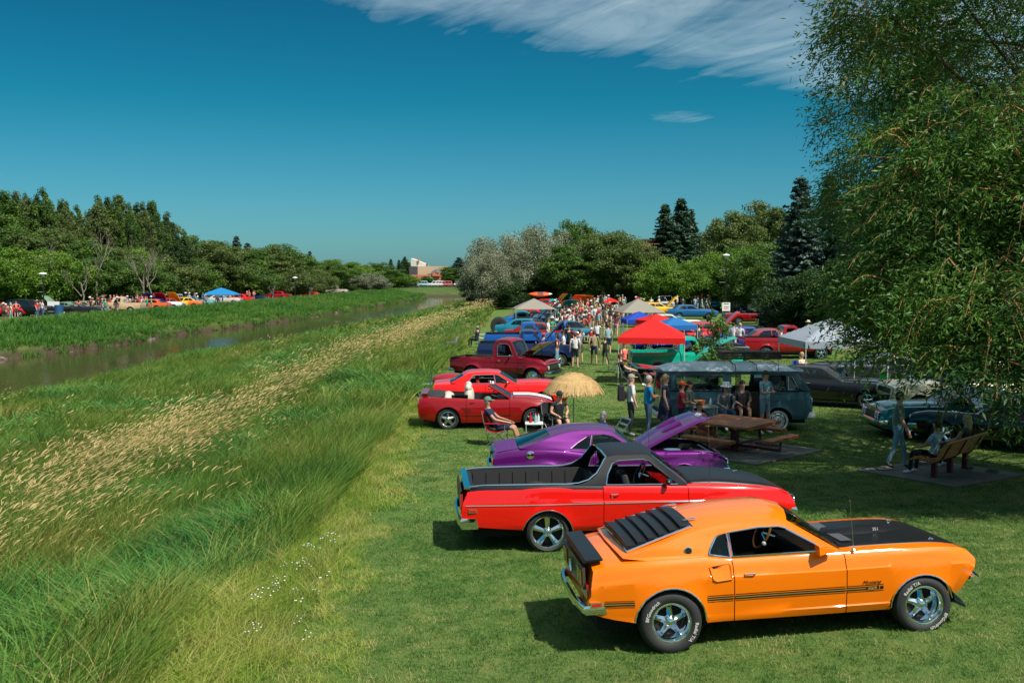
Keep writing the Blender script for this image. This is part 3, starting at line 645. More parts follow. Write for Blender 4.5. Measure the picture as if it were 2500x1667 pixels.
    if g('roof'):
        top = max(p[1] for p in sp['roof']); RL = catmull(sp['roof'], 4 if hi else 2)
        base = [(x, belt(x) - .004) for x in np.linspace(RL[-1][0], RL[0][0], 9)]
        outer = [(p[0], p[1]) for p in RL] + [b for b in base[1:-1]]
        # drop the doubled base corners
        rings = [[Vector((x, z, 0)) for x, z in outer]]
        for w in sp['windows']: rings.append([Vector((x, z, 0)) for x, z in w])
        tris = geometry.tessellate_polygon(rings); flat = [v for r in rings for v in r]
        roof = MB()
        for sgn in (-1, 1):
            roof.add([(v.x, sgn * gh(v.x, v.y, top), v.y) for v in flat], tris)
        Sx = [-1, -.985, -.93, -.8, -.5, 0, .5, .8, .93, .985, 1] if hi else [-1, -.93, -.5, 0, .5, .93, 1]
        kr = g('crown', .05)
        def pt(p, s):
            f = smooth01((p[1] - (top - .3)) / .3) * .6 + .4
            bow = g('bow_f', .10) * (1 - s * s) * smooth01((p[0] - (sp['roof'][0][0] + sp['roof'][-1][0]) / 2) / .8)
            bow -= g('bow_r', .05) * (1 - s * s) * smooth01(((sp['roof'][0][0] + sp['roof'][-1][0]) / 2 - p[0]) / .8)
            return (p[0] + bow, s * gh(p[0], p[1], top), p[1] + kr * f * (1 - abs(s)**2.2))
        gl = {'g': MB(), 'w': MB()}; tr = MB()
        for i in range(len(RL) - 1):
            a, b = RL[i], RL[i + 1]
            for j in range(len(Sx) - 1):
                sm = (Sx[j] + Sx[j + 1]) / 2; q = [pt(a, Sx[j]), pt(b, Sx[j]), pt(b, Sx[j + 1]), pt(a, Sx[j + 1])]
                if a[2] == 'n': continue
                if a[2] in 'gw' and abs(sm) < a[3]: gl[a[2]].add(q, [(0, 1, 2, 3)])
                else: roof.add(q, [(0, 1, 2, 3)])
        roof.build('roof', rm, root, 38, weld=.0008)
        if gl['w'].f: gl['w'].build('windscreen', g('glass', GLASS), root, 60, weld=.001)
        if gl['g'].f: gl['g'].build('rear_window', g('rglass', g('glass', GLASS)), root, 60, weld=.001)
        for w in sp['windows']:
            for sgn in (-1, 1):
                P = [Vector((x, sgn * (gh(x, z, top)), z)) for x, z in w]
                if g('trimmat'):
                    MB().tube([p + Vector((0, sgn * .004, 0)) for p in P + [P[0], P[1]]], .011, 5, caps=False).build('window_trim', g('trimmat'), root)
                if not (g('openwin') and w is sp['windows'][g('openwin') - 1]):
                    ins = Vector((0, -sgn * .012, 0)); t_ = geometry.tessellate_polygon([P])
                    MB().add([p + ins for p in P], t_).build('side_window', g('sglass', g('glass', GLASS)), root, None)
    # ---- seats, wheel, dashboard
    if hi or g('roof') is None:
        cx = (cab[0] + cab[1]) / 2 + g('seatdx', 0); sc = g('seatmat', SEATB)
        for sg in (-1, 1):
            s = MB(); s.box((cx + .1, sg * .36, .5), (.5, .5, .2), tp=.92); s.box((cx - .2, sg * .36, .86), (.15, .50, .62), ry=-.22, tp=.8)
            if g('headrest'): s.ell((cx - .3, sg * .36, 1.27), (.09, .15, .12))
            o = s.build('seat', sc, root); b = o.modifiers.new('b', 'BEVEL'); b.width = .04; b.segments = 2
        if g('rearseat', True) and not bed:
            s = MB(); s.box((cab[0] + .3, 0, .6), (.5, 1.1, .16), tp=.95); s.box((cab[0] + .08, 0, .82), (.12, 1.1, .34), ry=-.3)
            o = s.build('rear_seat', sc, root)
        xd = cab[1] - .06; d = MB(); d.box((xd - .1, 0, belt(xd) - .12), (.3, 1.25, .16), ry=.15); d.build('dashboard', g('dashmat', im), root)
        s = MB(); c = Vector((xd - .42, .36, belt(xd) + .0)); tl = Matrix.Rotation(R(-62), 3, 'Y')
        pts = [c + tl @ Vector((.19 * math.cos(a), .19 * math.sin(a), 0)) for a in np.linspace(0, 2 * math.pi, 21)]
        s.tube(pts, .015, 6, 0, caps=False)
        for a in (.3, math.pi - .3, -math.pi / 2): s.tube([c, c + tl @ Vector((.18 * math.sin(a) if 0 else .18 * math.cos(a + 1.57), .18 * math.sin(a + 1.57), 0))], .012, 5, 1)
        s.tube([c, (xd - .1, .36, belt(xd) - .12)], .02, 6, 1)
        s.build('steering_wheel', [g('swheel', BLACKP), CHROME], root)
    # ---- wheels
    st = g('wheels', 'magnum'); tw = g('tw', (.22, .22)); rr = g('rim', (Rr - .13, Rf - .12))
    for xw, Rw, w, ri in ((0, Rr, tw[0], rr[0]), (wb, Rf, tw[1], rr[1])):
        for sgn in (-1, 1): add_wheel(root, xw, sgn * (Wd - .035 - w / 2 + g('stance', 0)), Rw, w, st, ri, hi, g('whitewall', False), g('rimmat'))
    # ---- bumpers, lamps
    for end, key in ((xr, 'rbump'), (xf, 'fbump')):
        b = g(key)
        if not b: continue
        z, hh, out, m_ = b; sg = 1 if end == xf else -1; yy = ys(end, z) + .015
        pr = []
        for y in np.linspace(-1, 1, 15 if hi else 9):
            yv = y * yy; xo = end + sg * (out - .06 * abs(y)**4); pr.append((xo, yv))
        pr = [(pr[0][0] - sg * g('wrap', .22), pr[0][1] - .012)] + pr + [(pr[-1][0] - sg * g('wrap', .22), pr[-1][1] + .012)]
        q = MB(); nn = len(pr)
        for (x, y) in pr:
            for (ox, oz) in ((-.02, hh / 2), (.012, hh / 2), (.03, hh * .2), (.03, -hh * .25), (.0, -hh / 2), (-.03, -hh / 2)): 
                k = sg if abs(y) < yy - .011 else 0
                yo = 0 if abs(y) < yy - .011 else (1 if y > 0 else -1)
                q.v.append((x + sg * ox, y + yo * ox * .5, z + oz))
        for i in range(nn - 1):
            for j in range(6): q.f.append((i * 6 + j, i * 6 + (j + 1) % 6, (i + 1) * 6 + (j + 1) % 6, (i + 1) * 6 + j)); q.m.append(0)
        q.f += [tuple(range(6)), tuple(range((nn - 1) * 6, nn * 6))]; q.m += [0, 0]
        q.build('rear_bumper' if sg < 0 else 'front_bumper', m_, root, 50)
    zl_ = g('lampz', .62); xn = warp(xf, zl_)
    ly = Wd * plan(xf) * .78
    gr = MB(); gr.box((xn - .02, 0, zl_), (.06, 2 * ly + .2, g('grilleh', .17))); gr.build('grille', BLACKP, root)
    if hi or g('grillebars'):
        gb = MB()
        for k in range(4): gb.box((xn + .014, 0, zl_ - .06 + k * .04), (.012, 2 * ly - .25, .009))
        gb.build('grille_bars', CHROME, root)
    for sg in (-1, 1):
        for k in range(g('nlamp', 1)):
            h = MB(); y = sg * (ly - k * .19); h.lathe([(.10, -.05), (.10, .03), (.085, .035), (.085, .02)], (xn, y, zl_), 'X', 16, 1); h.lathe([(.085, .02), (.05, .034), (.001, .04)], (xn, y, zl_), 'X', 16, 0)
            h.build('headlight', [LENS, CHROME], root)
    tz = g('tailz', .72); xt = warp(xr, tz); h = g('tailh', .12); twd = g('tailw', .3)
    for sg in (-1, 1):
        q = MB(); q.box((xt - .012, sg * (Wd * plan(xr) * .93 - twd / 2), tz), (.035, twd, h)); q.build('tail_light', REDL, root)
    if g('mirror', True) and g('roof') or g('mirror') is True:
        for sg in (-1, 1) if g('mirror2') else (-1,):
            xm_ = (g('doormirx') or cab[1] - .32); y = sg * (ys(xm_, belt(xm_)) - .02); z = belt(xm_)
            q = MB(); q.tube([(xm_, y, z - .02), (xm_ + .01, y + sg * .07, z + .05)], .012, 6); q.ell((xm_ + .015, y + sg * .1, z + .085), (.045, .075, .05), k=1, n=10, m=6)
            q.build('wing_mirror', [CHROME, g('mirmat', CHROME)], root)
    sp['_ys'], sp['_belt'], sp['_deck'], sp['_plan'], sp['_gh'], sp['_warp'] = ys, belt, deck, plan, gh, warp
    return root
def seat_on_ground(o, x, y, yaw, L, Wt=1.5):
    """rest the four wheels on the lawn"""
    c, s = math.cos(yaw), math.sin(yaw)
    P = lambda a, b: Vector((x + a * c - b * s, y + a * s + b * c, gz(x + a * c - b * s, y + a * s + b * c)))
    r, f = (P(0, -Wt / 2) + P(0, Wt / 2)) / 2, (P(L, -Wt / 2) + P(L, Wt / 2)) / 2
    lft = (P(0, Wt / 2) + P(L, Wt / 2)) / 2; rgt = (P(0, -Wt / 2) + P(L, -Wt / 2)) / 2
    ex = (f - r).normalized(); ey = (lft - rgt); ey = (ey - ex * ey.dot(ex)).normalized(); ez = ex.cross(ey)
    M_ = Matrix((ex, ey, ez)).transposed().to_4x4(); M_.translation = r - ez * .025
    o.rotation_euler = M_.to_euler(); o.location = M_.translation; return M_
def flat_text(txt, size, name, m, parent, M_=None, ext=.001, curve=None, shear=0, bold=.0):
    c = bpy.data.curves.new(name, 'FONT'); c.body = txt; c.size = size; c.extrude = ext; c.align_x = 'CENTER'; c.align_y = 'CENTER'; c.shear = shear; c.resolution_u = 2; c.offset = bold
    t = bpy.data.objects.new(name, c); COL.objects.link(t)
    bpy.context.view_layer.update()
    me = bpy.data.meshes.new_from_object(t.evaluated_get(bpy.context.evaluated_depsgraph_get())); me.name = name
    bpy.data.objects.remove(t); bpy.data.curves.remove(c)
    if curve:
        rad, a0 = curve            # text along a circle in the wheel plane (outer face towards -y)
        for v in me.vertices:
            r_ = rad + v.co.y; a = a0 - v.co.x / rad
            v.co = Vector((r_ * math.cos(a), -v.co.z, r_ * math.sin(a)))
    elif M_: me.transform(M_)
    me.materials.clear(); me.materials.append(m); me.update()
    return link(name, me, parent)
# ================================================================ the near cars
def decal(sp, root, name, m, x0, x1, zf, hh, sides=(-1,), off=.0035, n=24):
    q = MB(); 
    for sgn in sides:
        for i in range(n):
            a, b = x0 + (x1 - x0) * i / n, x0 + (x1 - x0) * (i + 1) / n
            V = []
            for (x, s) in ((a, -1), (b, -1), (b, 1), (a, 1)):
                z = zf(x) + s * hh / 2; V.append((sp['_warp'](x, z), sgn * (sp['_ys'](x, z) + off), z))
            q.add(V, [(0, 1, 2, 3)])
    return q.build(name, m, root, 60, weld=.0005)
def top_decal(sp, root, name, m, x0, x1, y0, y1, n=12, off=.006, Wfun=None):
    q = MB(); d, b, ys = sp['_deck'], sp['_belt'], sp['_ys']; cr = sp.get('shoulder', 2.5)
    def z(x, y):
        s = 1 - abs(y) / ys(x, b(x)); return b(x) + (d(x) - b(x)) * (1 - (1 - s)**cr) + off
    for i in range(n):
        xa, xb = x0 + (x1 - x0) * i / n, x0 + (x1 - x0) * (i + 1) / n
        for j in range(3):
            ya, yb = y0 + (y1 - y0) * j / 3, y0 + (y1 - y0) * (j + 1) / 3
            q.add([(xa, ya, z(xa, ya)), (xb, ya, z(xb, ya)), (xb, yb, z(xb, yb)), (xa, yb, z(xa, yb))], [(0, 1, 2, 3)])
    return q.build(name, m, root, 60, weld=.0005)
def seam(sp, root, pts, sgn=-1):
    P = [(x, sgn * (sp['_ys'](x, z) + .0005), z) for x, z in pts]
    return MB().tube(P, .004, 4).build('panel_gap', DARK, root)
def antenna(root, p, h=.8):
    q = MB(); q.lathe([(.03, 0), (.022, .012), (.008, .03), (.001, .03)], p, n=10); q.tube([p, (p[0] - .02, p[1], p[2] + h)], [.004, .002], 5); q.build('antenna', CHROME, root)
# ---------------- orange fastback
ORANGE = paint('orange', (.88, .175, .0004), .42)
sp = dict(wb=2.80, W=.90, xr=-.90, xf=3.46, hs=.2, R=(.338, .315), arch=(.388, .35), archz=(.33, .305), tw=(.27, .23), rim=(.205, .205), stance=.02,
    belt=[(-.9, .93), (-.7, .965), (-.2, 1.0), (.3, 1.0), (.7, .955), (1.4, .945), (1.9, .935), (2.4, .935), (2.9, .93), (3.2, .91), (3.38, .865), (3.46, .80)],
    deck=[(-.9, 1.02), (-.5, 1.05), (-.3, 1.04), (0, 1.06), (1.9, .975), (2.4, .975), (2.9, .965), (3.2, .93), (3.38, .88), (3.46, .82)],
    plan=[(-.9, .90), (-.6, .955), (-.1, 1.0), (.4, .985), (1.2, .97), (2.2, .965), (2.8, .975), (3.2, .955), (3.46, .87)],
    sill=[(-.9, .53), (-.82, .46), (-.42, .37), (.36, .30), (2.27, .28), (3.1, .36), (3.42, .40)],
    hard=True, prof=[(0, .905), (.12, .948), (.14, .935), (.42, .975), (.74, 1.0), (.76, .982), (.93, .95), (1, .91)],
    rake_f=[(0, -.30), (.3, -.17), (.63, -.05), (.9, .01), (1, -.02)], rake_r=[(0, .1), (.3, .02), (.7, .06), (1, .10)],
    cab=(-.27, 1.93), hood=(1.97, 3.40), door=(.70, 1.95), paint=ORANGE, hoodpaint=MATTE,
    roof=[(-.47, 1.035, 'b'), (-.36, 1.065, 'g', .8), (0, 1.15, 'g', .8), (.31, 1.24, 'b'), (.7, 1.30, 'b'), (1.08, 1.315, 'b'), (1.38, 1.275, 'w', .93, 'lin'), (1.92, .945, 'w')],
    windows=[[(.46, 1.015), (.475, 1.06), (.56, 1.175), (.60, 1.195), (.69, 1.212), (.69, .975)],
             [(.715, .975), (.715, 1.215), (1.05, 1.245), (1.28, 1.24), (1.36, 1.215), (1.78, .965)]], openwin=2,
    yr=.62, crown=.095, trimmat=CHROME, bow_f=.14, sglass=DGLASS, wheels='magnum', arch_trim=CHROME,
    rbump=(.52, .10, .06, CHROME), fbump=None, mirror=False, lampz=.62, grilleh=.20, tailz=.70, tailh=.16, tailw=.38, swheel=mat('wood_rim', (.33, .13, .035), .35), handlez=.80,
    dashmat=BLACKP, twotone=0)
mus = car(sp, 'fastback_car')
tag(mus, 'orange fastback coupe with matte black bonnet and rear window louvres, nearest car in the photo', 'car')
MUSX, MUSY, MUSYAW = 1.71, 10.30, R(5.6)
seat_on_ground(mus, MUSX - .87 * math.sin(MUSYAW), MUSY + .87 * math.cos(MUSYAW), MUSYAW, 2.80)
BK = mat('stripe_black', (.012, .010, .008), .35); GD = mat('stripe_gold', (.30, .22, .07), .35)
zs_ = lambda x: .575 - .02 * (x + .8) / 2
for a, b in ((-.72, -.385), (.40, .69), (.71, 1.935), (1.945, 2.36)):
    decal(sp, mus, 'stripe', BK, a, b, zs_, .036); decal(sp, mus, 'stripe', GD, a, min(b, 2.16), zs_, .010, off=.005)
    decal(sp, mus, 'pinstripe', BK, a, b, lambda x: zs_(x) + .034, .006); decal(sp, mus, 'pinstripe', BK, a, b, lambda x: zs_(x) - .034, .006)
    decal(sp, mus, 'stripe', BK, a, b, zs_, .042, (1,))
def side_text(sp, root, txt, x, z, size, m, shear=0, bold=0, name='lettering'):
    y = -(sp['_ys'](x, z) + .006)
    return flat_text(txt, size, name, m, root, Matrix.Translation((x, y, z)) @ Matrix.Rotation(R(90), 4, 'X'), .001, None, shear, bold)
side_text(sp, mus, 'mach 1', 2.25, zs_(2.25), .048, GD, .25, .001)
side_text(sp, mus, 'Mustang', 2.22, zs_(2.25) + .065, .062, BK, .5, 0, 'script_badge')
# side marker, quarter scoop, roundel
q = MB(); y = -(sp['_ys'](-.79, .575)); q.box((-.79, y, .575), (.13, .02, .062), 0); q.box((-.79, y - .006, .575), (.10, .02, .036), 1); q.build('side_marker', [CHROME, REDL], mus)
q = MB(); y = -(sp['_gh'](.24, 1.075, 1.315) + .004); q.lathe([(.045, y + .012), (.045, y - .004), (.036, y - .006), (.001, y - .006)], (.24, 0, 1.07), 'Y', 20, 0); q.lathe([(.034, y - .008), (.001, y - .008)], (.24, 0, 1.07), 'Y', 16, 1); q.build('roundel', [CHROME, BLACKP], mus)
P = [(.43, .90), (.45, .915), (.66, .925), (.68, .905), (.68, .76), (.50, .745), (.46, .77)]
q = MB()
for k, (off, sc_) in enumerate(((-.001, 1.0), (.016, .93), (.004, .80))):
    cx_, cz_ = .57, .835
    q.v += [(cx_ + (x - cx_) * sc_, -(sp['_ys'](x, z) + off), cz_ + (z - cz_) * sc_) for x, z in P]
n = len(P)
for k in range(2):
    for i in range(n): q.f.append((k * n + i, k * n + (i + 1) % n, (k + 1) * n + (i + 1) % n, (k + 1) * n + i)); q.m.append(0)
q.f.append(tuple(range(2 * n, 3 * n))); q.m.append(0); q.build('quarter_scoop', ORANGE, mus, 25)
q = MB(); q.add([(.47, -(sp['_ys'](.5, .9) + .012), .905), (.60, -(sp['_ys'](.5, .9) + .012), .915), (.48, -(sp['_ys'](.5, .88) + .01), .885)], [(0, 1, 2)]); q.build('scoop_mouth', DARK, mus, None)
# louvres
top_ = 1.29
def rl(x): return float(np.interp(x, [-.47, -.36, 0, .31, .45], [1.035, 1.065, 1.15, 1.235, 1.25]))
fr = MB()
for sg in (-1, 1): fr.tube([(-.40, sg * .66, rl(-.40) + .03), (0, sg * .62, rl(0) + .05), (.33, sg * .57, rl(.33) + .05)], .014, 6)
fr.tube([(-.40, -.66, rl(-.4) + .03), (-.44, 0, rl(-.4) + .09), (-.40, .66, rl(-.4) + .03)], .014, 6)
fr.build('louvre_frame', CHROME, mus)
for i in range(6):
    x0 = -.40 + i * .123; x1 = x0 + .145; w0, w1 = .64 - i * .016, .63 - i * .016; q = MB(); V = []
    for y in np.linspace(-1, 1, 9):
        cz = .062 * (1 - abs(y)**2.2)
        a = (x0 - .03 * (1 - y * y), y * w0, rl(x0) + cz + .085); b = (x1 - .03 * (1 - y * y), y * w1, rl(x1) + cz + .045); V += [a, b, (a[0] - .004, a[1], a[2] - .05), (b[0], b[1], b[2] - .01)]
    q.v = V
    for j in range(8):
        o = j * 4
        for f in ((0, 1, 5, 4), (0, 4, 6, 2), (2, 6, 7, 3), (1, 3, 7, 5)): q.f.append(tuple(o + k for k in f)); q.m.append(0)
    q.f += [(0, 2, 3, 1), (32, 33, 35, 34)]; q.m += [0, 0]
    q.build('louvre_slat', MATTE, mus, 30)
for sg in (-1, 1): MB().tube([(.28, sg * .42, rl(.28) + .10), (.40, sg * .42, 1.335), (.44, sg * .42, 1.335)], [.006, .016, .004], 8).build('louvre_hinge', CHROME, mus)
# tail spoiler
q = MB(); V = []
for y in np.linspace(-.71, .71, 13):
    k = 1 - (abs(y) / .71)**6 * .35; V += [(-.89, y, 1.0), (-.68, y, 1.015), (-.68, y, 1.045 * k + 1.015 * (1 - k)), (-.87, y, 1.04 * k + 1.005 * (1 - k))]
q.v = V
for j in range(12):
    for f in ((0, 1, 5, 4), (1, 2, 6, 5), (2, 3, 7, 6), (3, 0, 4, 7)): q.f.append(tuple(j * 4 + i for i in f)); q.m.append(0)
q.f += [(0, 3, 2, 1), (48, 49, 50, 51)]; q.m += [0, 0]; q.build('rear_spoiler', MATTE, mus)
q = MB(); q.box((-.885, 0, .83), (.03, 1.35, .24)); q.build('tail_panel', mat('tail_panel_grey', (.06, .05, .035), .3), mus)
for sg in (-1, 1):
    for k in range(3): q = MB(); q.box((-.90, sg * (.42 + k * .1), .83), (.03, .06, .17)); q.build('tail_lamp', REDL, mus)
q = MB(); q.lathe([(.09, -.93), (.085, -.915), (.001, -.912)], (0, 0, .83), 'X', 20); q.v = [(x, y, z) for x, y, z in q.v]; q.build('fuel_cap', CHROME, mus)
# bonnet scoop, pins, wipers, mirror, aerial
q = MB(); pr = [(-.42, .005, .0), (-.38, .13, .035), (.0, .15, .06), (.28, .12, .05), (.5, .03, .005)]; V = []
for (dx_, w_, h_) in pr:
    z = sp['_deck'](2.45 + dx_) + .004
    V += [(2.45 + dx_, -w_ - .03, z - .01), (2.45 + dx_, -w_ * .7, z + h_), (2.45 + dx_, w_ * .7, z + h_), (2.45 + dx_, w_ + .03, z - .01)]
q.v = V
for j in range(4):
    for i in range(3): q.f.append((j * 4 + i, j * 4 + i + 1, j * 4 + 5 + i, j * 4 + 4 + i)); q.m.append(0)
q.build('bonnet_scoop', MATTE, mus, 40); 
flat_text('351', .05, 'lettering', mat('silver_print', (.3, .3, .3), .4), mus, Matrix.Translation((2.62, -.145, sp['_deck'](2.6) + .035)) @ Matrix.Rotation(R(65), 4, 'X'))
q = MB(); 
for k in range(11): q.box((2.06 + k * .012, 0, sp['_deck'](2.06) + .012), (.006, .95, .006))
q.build('cowl_grille', mat('grille_grey', (.16, .16, .17), .4), mus)
for sg in (-1, 1):
    q = MB(); q.lathe([(.035, 0), (.03, .012), (.001, .02)], (3.08, sg * .5, .925), n=12); q.tube([(3.06, sg * .5, .93), (3.09, sg * .5, .955), (3.12, sg * .5, .94)], .006, 6); q.tube([(3.12, sg * .5, .935), (3.25, sg * .48, .875), (3.36, sg * .46, .80)], .003, 5); q.build('bonnet_pin', CHROME, mus)
    q = MB(); q.tube([(1.99, sg * .15 - .1, .985), (1.80, sg * .15 - .35, 1.07)], .006, 5); q.tube([(1.93, sg * .15 - .42, 1.0), (1.70, sg * .15 - .18, 1.15)], .005, 5); q.build('wiper', BLACKP, mus)
q = MB(); y = -(sp['_ys'](1.72, .95)); q.tube([(1.74, y + .01, .945), (1.72, y - .06, .99)], .018, 8); q.add([(1.62, y - .15, .95), (1.62, y - .02, .95), (1.62, y - .02, 1.06), (1.62, y - .15, 1.06), (1.80, y - .11, .98), (1.80, y - .05, .98), (1.80, y - .05, 1.01), (1.80, y - .11, 1.01)], [(0, 3, 2, 1), (4, 5, 6, 7), (0, 1, 5, 4), (1, 2, 6, 5), (2, 3, 7, 6), (3, 0, 4, 7)], 0)
mr_ = q.build('wing_mirror', ORANGE, mus); bv = mr_.modifiers.new('b', 'BEVEL'); bv.width = .012; bv.segments = 2
antenna(mus, (2.06, -.80, .955), .55)
seam(sp, mus, [(-.845, .66), (-.83, .80), (-.80, .93)])
# front bumper (body colour with chrome blade) and chin
q = MB(); V = []
for y in np.linspace(-.86, .86, 15):
    xo = 3.40 + .16 * (1 - (y / .86)**2); V += [(xo, y, .50), (xo + .05, y, .52), (xo + .055, y, .57), (xo + .01, y, .60), (xo - .04, y, .58)]
q.v = V
for j in range(14):
    for i in range(5): q.f.append((j * 5 + i, j * 5 + (i + 1) % 5, j * 5 + 5 + (i + 1) % 5, j * 5 + 5 + i)); q.m.append(0)
q.f += [(0, 1, 2, 3, 4), (70, 74, 73, 72, 71)]; q.m += [0, 0]; q.build('front_bumper', CHROME, mus)
q = MB(); V = []
for y in np.linspace(-.8, .8, 11):
    xo = 3.22 + .16 * (1 - (y / .8)**2); V += [(xo - .1, y, .33), (xo + .08, y, .24), (xo + .10, y, .245), (xo - .06, y, .35)]
q.v = V
for j in range(10):
    for i in range(4): q.f.append((j * 4 + i, j * 4 + (i + 1) % 4, j * 4 + 4 + (i + 1) % 4, j * 4 + 4 + i)); q.m.append(0)
q.f += [(0, 1, 2, 3), (43, 42, 41, 40)]; q.m += [0, 0]; q.build('chin_spoiler', MATTE, mus)
# raised white letters on the near tyres
WL = mat('tyre_lettering', (.62, .6, .55), .6)
for w in [c for c in mus.children if c.name.startswith('wheel') and c.location.y < 0]:
    R_ = w.location.z; front = w.location.x > 1; hw = (.23 if front else .27) / 2
    a1, a2 = (R(145), R(-25)) if not front else (R(125), R(-50))
    for txt, a0 in (('BFGoodrich', a1 if not front else a2), ('Radial T/A', a2 if not front else a1)):
        t = flat_text(txt, .052, 'tyre_lettering', WL, w, None, .001, ((R_ + .205) / 2 - .003, a0), 0, .0004)
        t.location.y = -hw * 1.035 - .001
q = MB(); q.ell((1.36, .06, .88), (.028, .028, .028), 0, 12, 8); q.tube([(1.36, .06, .87), (1.30, .05, .55)], .008, 6, 1); q.build('gear_lever', [WHITEP, CHROME], mus)
# ---------------- red utility with black cab
RED = paint('red', (.72, .006, .004), .3)
sp2 = dict(wb=2.87, W=.95, xr=-1.30, xf=3.98, R=(.335, .335), arch=(.40, .39), archz=(.29, .29), tw=(.24, .22), rim=(.245, .245),
    belt=[(-1.3, 1.03), (-1.0, 1.06), (0, 1.055), (.9, 1.025), (2.17, .985), (2.86, .955), (3.36, .92), (3.8, .875), (3.98, .82)],
    deck=[(-1.3, 1.06), (.9, 1.05), (2.1, 1.07), (2.6, 1.10), (3.24, 1.03), (3.75, .93), (3.98, .84)],
    plan=[(-1.3, .93), (-.8, .97), (0, 1), (3.2, .985), (3.7, .94), (3.98, .86)], sill=[(-1.3, .46), (-.4, .38), (.4, .33), (2.4, .33), (3.98, .42)],
    hard=True, prof=[(0, .90), (.12, .95), (.28, .972), (.66, 1.0), (.685, .985), (.93, .962), (1, .93)],
    rake_f=[(0, -.22), (.4, .03), (.7, .0), (1, -.10)], rake_r=[(0, .02), (.5, -.04), (1, .08)],
    cab=(.88, 2.2), bed=(-1.2, .82), hood=(2.24, 3.93), door=(.88, 2.23), paint=RED, hoodpaint=MATTE, roofpaint=MATTE, deckpaint=MATTE, railtop=.93,
    roof=[(.38, 1.045, 'n'), (.62, 1.09, 'n'), (.80, 1.20, 'n'), (.91, 1.36, 'n'), (.97, 1.435, 'b'), (1.15, 1.47, 'b'), (1.5, 1.47, 'b'), (1.70, 1.42, 'w', .93, 'lin'), (2.22, 1.0, 'w')],
    windows=[[(.93, 1.045), (.97, 1.2), (1.06, 1.35), (1.16, 1.39), (1.55, 1.40), (1.65, 1.37), (2.07, 1.02)]], openwin=1, yr=.66, crown=.07, trimmat=CHROME, bow_f=.16,
    wheels='torq', arch_trim=mat('steel_trim', (.6, .6, .6), .25, 1.), rbump=(.50, .17, .09, CHROME), fbump=(.50, .16, .08, CHROME), mirror=True, mirmat=BLACKP, lampz=.66, nlamp=2, tailz=.8, tailh=.30, tailw=.06,
    handlez=.90, rearseat=False, dashmat=RED)
ran = car(sp2, 'utility_car')
tag(ran, 'red coupe utility with matte black cab and bonnet and an open black load bed', 'car')
RX, RY, RYAW = .5637, 15.20, R(5)
seat_on_ground(ran, RX - .92 * math.sin(RYAW), RY + .92 * math.cos(RYAW), RYAW, 2.87)
def bed_liner(sp, root, z0, m, ins=.10, arch=True, rail=None, xs=None):
    b0, b1 = xs or sp['bed']; q = MB(); yi = sp['_ys'](0, sp['_belt'](0)) - ins; yo = sp['_ys'](0, sp['_belt'](0)) - .04; zt = sp['_belt'](b0) + .012; zt2 = sp['_belt'](b1) + .012
    q.add([(b0, -yi, z0), (b1, -yi, z0), (b1, yi, z0), (b0, yi, z0), (b0, -yi, zt), (b1, -yi, zt2), (b1, yi, zt2), (b0, yi, zt)], [(0, 1, 2, 3), (0, 4, 5, 1), (3, 2, 6, 7), (0, 3, 7, 4), (1, 5, 6, 2)])
    for sg in (-1, 1):
        q.add([(b0, sg * yi, zt), (b1, sg * yi, zt2), (b1, sg * yo, zt2), (b0, sg * yo, zt)], [(0, 1, 2, 3)])
        if arch: q.lathe([(.0, yi - .26), (.33, yi - .24), (.36, yi - .2), (.36, yi + .0)] if sg > 0 else [(.36, -yi), (.36, -yi + .2), (.33, -yi + .24), (0, -yi + .26)], (0, 0, z0 - .05), 'Y', 28)
        for k in range(9): q.box((b0 + .15 + k * (b1 - b0 - .2) / 8, sg * (yi - .006), (z0 + zt) / 2 + .03), (.05, .02, zt - z0 - .16))
    for k in range(10): q.box(((b0 + b1) / 2, -yi + .12 + k * (2 * yi - .24) / 9, z0 + .008), (b1 - b0 - .1, .05, .016))
    q.build('load_bed', m, root, 30)
bed_liner(sp2, ran, .52, mat('bed_liner', (.02, .02, .02), .7, bump=.2, bscale=60))
for sg in (-1, 1):
    pts = [(x, sg * (sp2['_ys'](x, sp2['_belt'](x)) - .035), sp2['_belt'](x) + .022) for x in np.linspace(-1.2, .3, 8)]
    pts += [(x, sg * (sp2['_gh'](x, z, 1.47) - .012), z + .006) for x, z in ((.5, 1.075), (.66, 1.115), (.80, 1.21), (.88, 1.32), (.93, 1.40), (.97, 1.445))]
    MB().tube(pts, .014, 6).build('bed_rail_trim', CHROME, ran)
pts = [(.97 - .02 * (1 - abs(y)), y * sp2['_gh'](.97, 1.43, 1.47), 1.443 + .05 * (1 - y * y)) for y in np.linspace(-1, 1, 9)]
MB().tube(pts, .014, 6).build('roof_edge_trim', CHROME, ran)
q = MB(); yw = .62
q.add([(1.02, -.74, 1.0), (1.02, .74, 1.0), (1.02, .60, 1.42), (1.02, -.60, 1.42), (1.02, -.64, 1.10), (1.02, .64, 1.10), (1.02, .53, 1.37), (1.02, -.53, 1.37)], [(0, 1, 5, 4), (1, 2, 6, 5), (2, 3, 7, 6), (3, 0, 4, 7)])
q.build('cab_back', MATTE, ran, None)
MB().add([(1.03, -.64, 1.10), (1.03, .64, 1.10), (1.03, .53, 1.37), (1.03, -.53, 1.37)], [(0, 1, 2, 3)]).build('rear_window', GLASS, ran, None)
q = MB(); q.box((-1.24, 0, 1.055), (.10, 1.72, .03)); q.build('tailgate_cap', CHROME, ran)
q = MB(); q.box((-1.33, 0, .82), (.02, 1.5, .34)); q.build('tailgate', BLACKP, ran)
